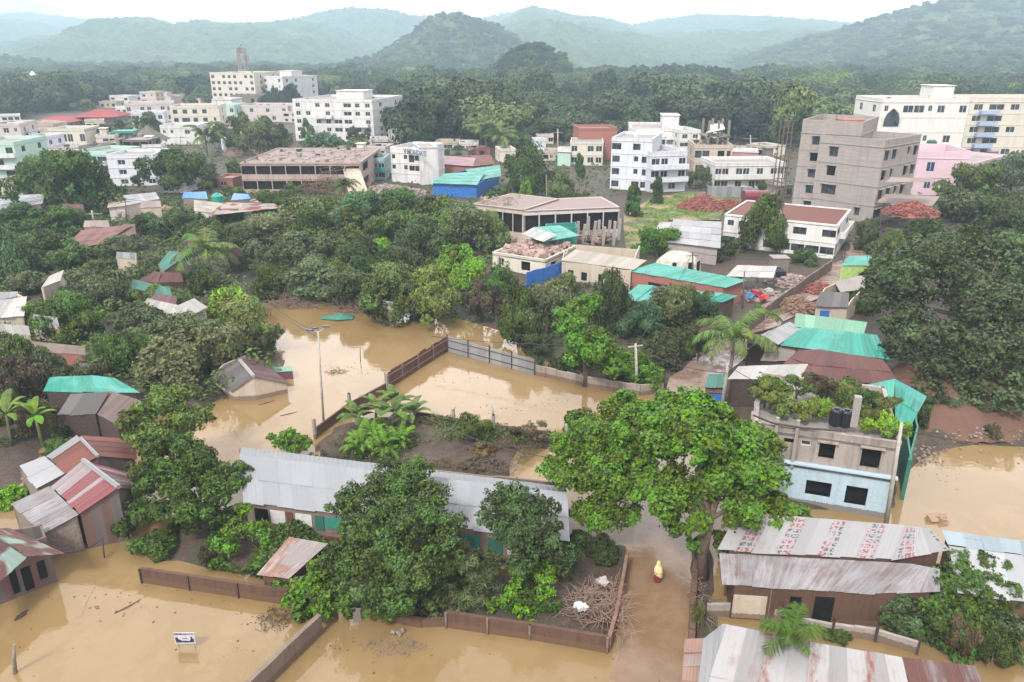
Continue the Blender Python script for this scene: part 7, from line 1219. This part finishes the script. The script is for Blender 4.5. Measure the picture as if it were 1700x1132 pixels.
# stones on the right bank
mb = MB(); rr = random.Random(3)
for _ in range(520):
    px, py = rr.uniform(1480, 1760), rr.uniform(690, 770); p = at(px, py, .0)
    if (px > 1560 and 705 < py < 735) or (px < 1570 and 745 < py) or rr.random() < .15: chunk(mb, (p.x, p.y, .35+rr.uniform(-.15, .25) if py < 740 else rr.uniform(.0, .3)), rr.uniform(.06, .26))
o = mb.build('bank_stones', flat('pale_stone', (.20, .16, .13), .9, .4, 1.2), loc=at(1600, 720, .2)); o['kind'] = 'stuff'
c_ = at(1556, 862, .0); mb = MB(); [chunk(mb, (c_.x+R.uniform(-.3, .3), c_.y+R.uniform(-.3, .3), .05), .7) for _ in range(4)]; o = mb.build('boulder', flat('pink_stone', (.28, .19, .13), .85, .2), loc=c_); tag(o, 'pinkish stone slab breaking the water behind the printed roof', 'rock')
# distant hoist tower, shrine, pagoda
p = at(411, 176, 0); Y_ = p.y; z1 = zat(80, Y_); t = thing('construction_hoist', 'tall rusty construction hoist tower beside the distant apartment block', 'tower', p); mb = MB(); w_ = 1.7
for dx, dy in ((-1, -1), (1, -1), (1, 1), (-1, 1)): mb.box((p.x+dx*w_, p.y+dy*w_, z1/2), (.6, .6, z1))
z_ = 2
while z_ < z1: [mb.box((p.x, p.y+dy*w_, z_), (w_*2, .5, .5)) for dy in (-1, 1)]; mb.tube([(p.x-w_, p.y-w_, z_), (p.x+w_, p.y-w_, z_+3.2)], .25, 4); z_ += 3.4
mb.build('lattice', flat('hoist_grey', (.24, .20, .19), .8), t); mb = MB(); mb.box((p.x-.6, p.y, z1-1), (2.6, 3, 2.6)); mb.box((p.x+2.6, p.y, z1*.84), (1.6, 2.4, 2.2)); mb.build('cage', flat('hoist_orange', (.28, .15, .09), .7), t)
p = at(62, 160, 0); t = thing('shrine_tower', 'slender white tower rising from the woods at the left', 'tower', p); z1 = zat(118, p.y); mb = MB(); mb.tube([p, p+Vector((0, 0, z1*.72)), p+Vector((0, 0, z1*.74)), p+Vector((0, 0, z1*.88)), p+Vector((0, 0, z1))], [3.2, 3.0, 2.4, 2.0, .3], 8); mb.build('shaft', WHITE, t)
for k in range(3): mb = MB(); mb.box(p+Vector((0, -4.4, z1*(.66-.14*k))), (1.6, .8, 3)); mb.build('opening', DARK, t)
HY = 2180; p = Vector((xat(303, HY, 120), HY, zat(36, HY)-6)); t = thing('hilltop_pagoda', 'white temple with spires on the hazy left ridge', 'temple', p); mb = MB()
for dx, h_, r_ in ((-20, 16, 7), (-8, 26, 9), (4, 20, 8), (14, 14, 6)): mb.tube([p+Vector((dx, 0, 0)), p+Vector((dx, 0, h_*.4)), p+Vector((dx, 0, h_*.6)), p+Vector((dx, 0, h_+6))], [r_, r_*.9, r_*.45, .3], 10)
mb.build('spires', WHITE, t)
# ---------------------------------------------------------------- the wader
pp = at(1091, 967, 0); pr = thing('person', 'person in a pale yellow shawl and maroon skirt wading along the flooded lane', 'person', (pp.x, pp.y, 0))
def skin(name, J, E, mat, levels=2):
    me = bpy.data.meshes.new(name); me.from_pydata([j[0] for j in J], E, []); o = bpy.data.objects.new(name, me); C.objects.link(o); o.parent = pr; md = o.modifiers.new('skin', 'SKIN'); me.update()
    for i, j in enumerate(J): me.skin_vertices[0].data[i].radius = (j[1], j[2] if len(j) > 2 else j[1]); me.skin_vertices[0].data[i].use_root = (i == 0)
    sb_ = o.modifiers.new('sub', 'SUBSURF'); sb_.levels = sb_.render_levels = levels; me.materials.append(mat); return o
SK = flat('skin_brown', (.20, .11, .07), .6, .1)
J = [((0, 0, .70), .13, .10), ((0, 0, .95), .12, .09), ((0, .01, 1.18), .14, .10), ((0, .01, 1.30), .06), ((0, .0, 1.37), .05), ((0, -.01, 1.46), .085, .095), ((0, -.01, 1.56), .07, .08),
     ((.16, .01, 1.22), .05), ((.22, -.03, .97), .038), ((.16, -.16, .86), .03), ((-.16, .01, 1.22), .05), ((-.22, -.02, .97), .038), ((-.15, -.15, .86), .03),
     ((.09, 0, .62), .085), ((.10, -.05, .30), .06), ((.10, .05, -.08), .045), ((-.09, 0, .62), .085), ((-.10, .06, .30), .06), ((-.10, .13, -.08), .045), ((.10, -.06, -.12), .035), ((-.10, .02, -.12), .035)]
me = bpy.data.meshes
bo = skin('body', J, [(0, 1), (1, 2), (2, 3), (3, 4), (4, 5), (5, 6), (2, 7), (7, 8), (8, 9), (2, 10), (10, 11), (11, 12), (0, 13), (13, 14), (14, 15), (0, 16), (16, 17), (17, 18), (15, 19), (18, 20)], SK)
for sgn, hx, hy, hz in ((1, .16, -.16, .86), (-1, -.15, -.15, .86)):
    FJ = [((hx, hy, hz), .028, .014)]; FE = []
    for k in range(4): FJ += [((hx+(k-1.5)*.018, hy-.05, hz-.02), .010), ((hx+(k-1.5)*.02, hy-.085-.006*(k in (1, 2)), hz-.035), .008), ((hx+(k-1.5)*.02, hy-.10, hz-.055), .007)]; n_ = 1+3*k; FE += [(0, n_), (n_, n_+1), (n_+1, n_+2)]
    FJ += [((hx-sgn*.035, hy-.02, hz-.01), .010), ((hx-sgn*.045, hy-.05, hz-.02), .008)]; FE += [(0, 13), (13, 14)]; skin('hand', FJ, FE, SK, 1)
def cloth(name, rings, mat, fold=.02, seed=0, n=28, arc=None):
    mb = MB(); V = []
    for (z, rx, ry, cx_, cy_) in rings: V.append([(pp.x+cx_+cos(2*pi*i/n)*(rx+fold*sin(i*1.9+seed+z*3)), pp.y+cy_+sin(2*pi*i/n)*(ry+fold*cos(i*2.3+seed+z*2)), z) for i in range(n)])
    for j in range(len(V)-1):
        for i in range(n): i2 = (i+1) % n; mb.face([V[j][i], V[j][i2], V[j+1][i2], V[j+1][i]])
    return mb.build(name, mat, pr, smooth=True)
pr.scale = (.86, .86, .86)
cloth('skirt', [(.20, .23, .21, 0, 0), (.45, .21, .18, 0, 0), (.75, .18, .15, 0, 0), (1.0, .15, .12, 0, 0)], flat('maroon_cloth', (.16, .015, .035), .85, .2), .018)
cloth('shawl', [(.42, .20, .16, .10, .03), (.62, .25, .21, .06, .02), (.90, .27, .21, .02, 0), (1.15, .24, .18, 0, 0), (1.30, .15, .14, 0, 0), (1.40, .115, .125, 0, 0), (1.52, .105, .12, 0, 0), (1.62, .07, .08, 0, 0), (1.66, .01, .01, 0, 0)], flat('yellow_cloth', (.62, .52, .26), .85, .12), .012, 2)

# earthen bank rising behind the right-hand pool
mb = MB(); nx_, ny_ = 60, 14
GX = [[None]*(nx_+1) for _ in range(ny_+1)]
for j in range(ny_+1):
    for i in range(nx_+1):
        px = 1512+i*6; a = at(px, 742-j*1.0, 0); x, y = a.x+j*.02, at(px, 738, 0).y+j*.75; t = j/ny_; s_ = min(1, i/12); GX[j][i] = (x, y, .15+s_*(2.1*sin(t*pi*.55)**1.2)*(1+.25*noise.noise((x*.3, y*.3, 1)))+.25*noise.noise((x*1.1, y*1.1, 3)))
for j in range(ny_):
    for i in range(nx_): mb.face([GX[j][i], GX[j][i+1], GX[j+1][i+1], GX[j+1][i]])
o = mb.build('earth_bank', plaster('earth', (.13, .075, .055), dirt=(.06, .04, .03), amt=.8, streak=False, sc=1.5, bump=1), smooth=True); o['kind'] = 'structure'
# scraps and foam afloat
rr = random.Random(9); mb = MB()
for _ in range(300):
    px, py = rr.choice([(rr.gauss(640, 60), rr.gauss(1072, 10)), (rr.gauss(440, 30), rr.gauss(1020, 14)), (rr.gauss(880, 60), rr.gauss(672, 8)), (rr.gauss(570, 30), rr.gauss(612, 6)), (rr.gauss(1550, 50), rr.gauss(775, 16)), (rr.uniform(0, 1100), rr.uniform(980, 1130)), (rr.gauss(780, 60), rr.gauss(625, 8)), (rr.gauss(200, 60), rr.gauss(1000, 20)), (rr.gauss(600, 60), rr.gauss(545, 8))])
    p = at(px, py, .015)
    if float(land(np.array([[p.x]]), np.array([[p.y]]))[0, 0]) > -.3: continue
    chunk(mb, (p.x, p.y, .0), rr.uniform(.03, .11))
o = mb.build('floating_scraps', flat('scrap', (.12, .085, .055), .9, .6, 1.0), loc=at(700, 1000, 0)); o['kind'] = 'stuff'
a = at(500, 300, .35); twigs('dead vines sprawling over the roof of the concrete frame', 'dead_vines', Vector((a.x, a.y+6, zat(268, a.y)-.3)), 14, 9, 1.2, 420, 1.5, 5, flat('dead_vine', (.22, .14, .10), .9), cat='vines', seed=21, rad=.06)
a = at(560, 322, .35); twigs('brown vine curtain in the right bays of the concrete frame', 'dead_vines', Vector((a.x, a.y-.6, 1.0)), 8, .8, 6, 420, 1.5, 4, flat('dead_vine', (.22, .14, .10), .9), cat='vines', seed=22, rad=.05)

# fallen slab and roof litter on the two concrete ruins
p = at(592, 326, .35); mb = MB(); q_ = [Vector((p.x-1.2, p.y-1, .2)), Vector((p.x+3.4, p.y-3, .2)), Vector((p.x+.4, p.y+3.2, 5.4)), Vector((p.x-3.0, p.y+3.2, 5.4))]; mb.slab(q_, .25); o = mb.build('fallen_slab', BEIGE, loc=p); tag(o, 'pale slab leaning against the right end of the concrete frame', 'slab')
def roof_litter(label, a, b_, dp, pt, n, s_):
    A1 = at(*a, .35); B1 = at(*b_, .35); y_ = (A1.y+B1.y)/2; z_ = zat(pt, y_)-.25; mb = MB()
    for _ in range(n):
        x, y = R.uniform(A1.x+.5, B1.x-.5), y_+R.uniform(1.5, dp-1)
        if noise.noise((x*.35, y*.35, 2)) > -.1: chunk(mb, (x, y, z_), R.uniform(.2, 1)*s_)
    o = mb.build('roof_litter', plaster('litter', (.30, .24, .21), dirt=(.12, .09, .08), amt=.8, streak=False), loc=Vector((A1.x, y_, z_))); o['kind'] = 'stuff'; o['label'] = label
roof_litter('crumbled concrete litter on the roof of the concrete frame', (405, 322), (600, 322), 24, 270, 420, .8)
roof_litter('crumbled plaster litter on the left roof of the ruined hall', (790, 398), (868, 398), 10, 338, 160, .45)
roof_litter('crumbled plaster litter on the right roof of the ruined hall', (872, 400), (1020, 400), 8, 350, 260, .45)
for i, (b_, t_, l) in enumerate((((210, 372), (208, 330), 'thin pole beside the grey metal workshop'), ((470, 365), (472, 330), 'thin pole at the right end of the pavilion'), ((300, 262), (300, 225), 'pole before the arched window house'), ((665, 262), (665, 222), 'pole behind the white lettered building'), ((1400, 470), (1400, 418), 'pole beside the lime green kiosk'), ((1150, 470), (1150, 418), 'pole beside the net dome'))):
    _, tt = pole(l, b_, t_, .1, POLED, arm=[(.5, 1.6, R.uniform(0, 1))])
    if i == 0: c0 = tt
    if i == 1: cable('cable between the workshop pole and the pavilion pole', c0, tt, 1.0)
    if i == 4: c4 = tt
    if i == 5: cable('cable across the junk yard between kiosk pole and net dome pole', c4, tt, 1.0); cable('cable from the net dome pole to the concrete pole at the creeper', tt, p1, 1.0)
cable('cable from the kiosk pole down to the leaning pole by the roof garden', c4, p2, 1.2); cable('cable from the workshop pole to the crossarm pole', c0, p4, .5)
# ---------------------------------------------------------------- haze
hz, nt, b = newmat('haze_air'); nt.nodes.remove(b)
pv = nt.nodes.new('ShaderNodeVolumePrincipled'); pv.inputs['Color'].default_value = (.60, .80, .93, 1); pv.inputs['Density'].default_value = .00037
pv.inputs['Anisotropy'].default_value = 0.0
nt.links.new(pv.outputs[0], nt.nodes['Material Output'].inputs['Volume'])
mb = MB(); mb.hexa([(-5200, -60, -7), (5200, -60, -7), (5200, 4300, -7), (-5200, 4300, -7), (-5200, -60, 330), (5200, -60, 330), (5200, 4300, 330), (-5200, 4300, 330)])
o = mb.build('haze', hz); o['kind'] = 'stuff'
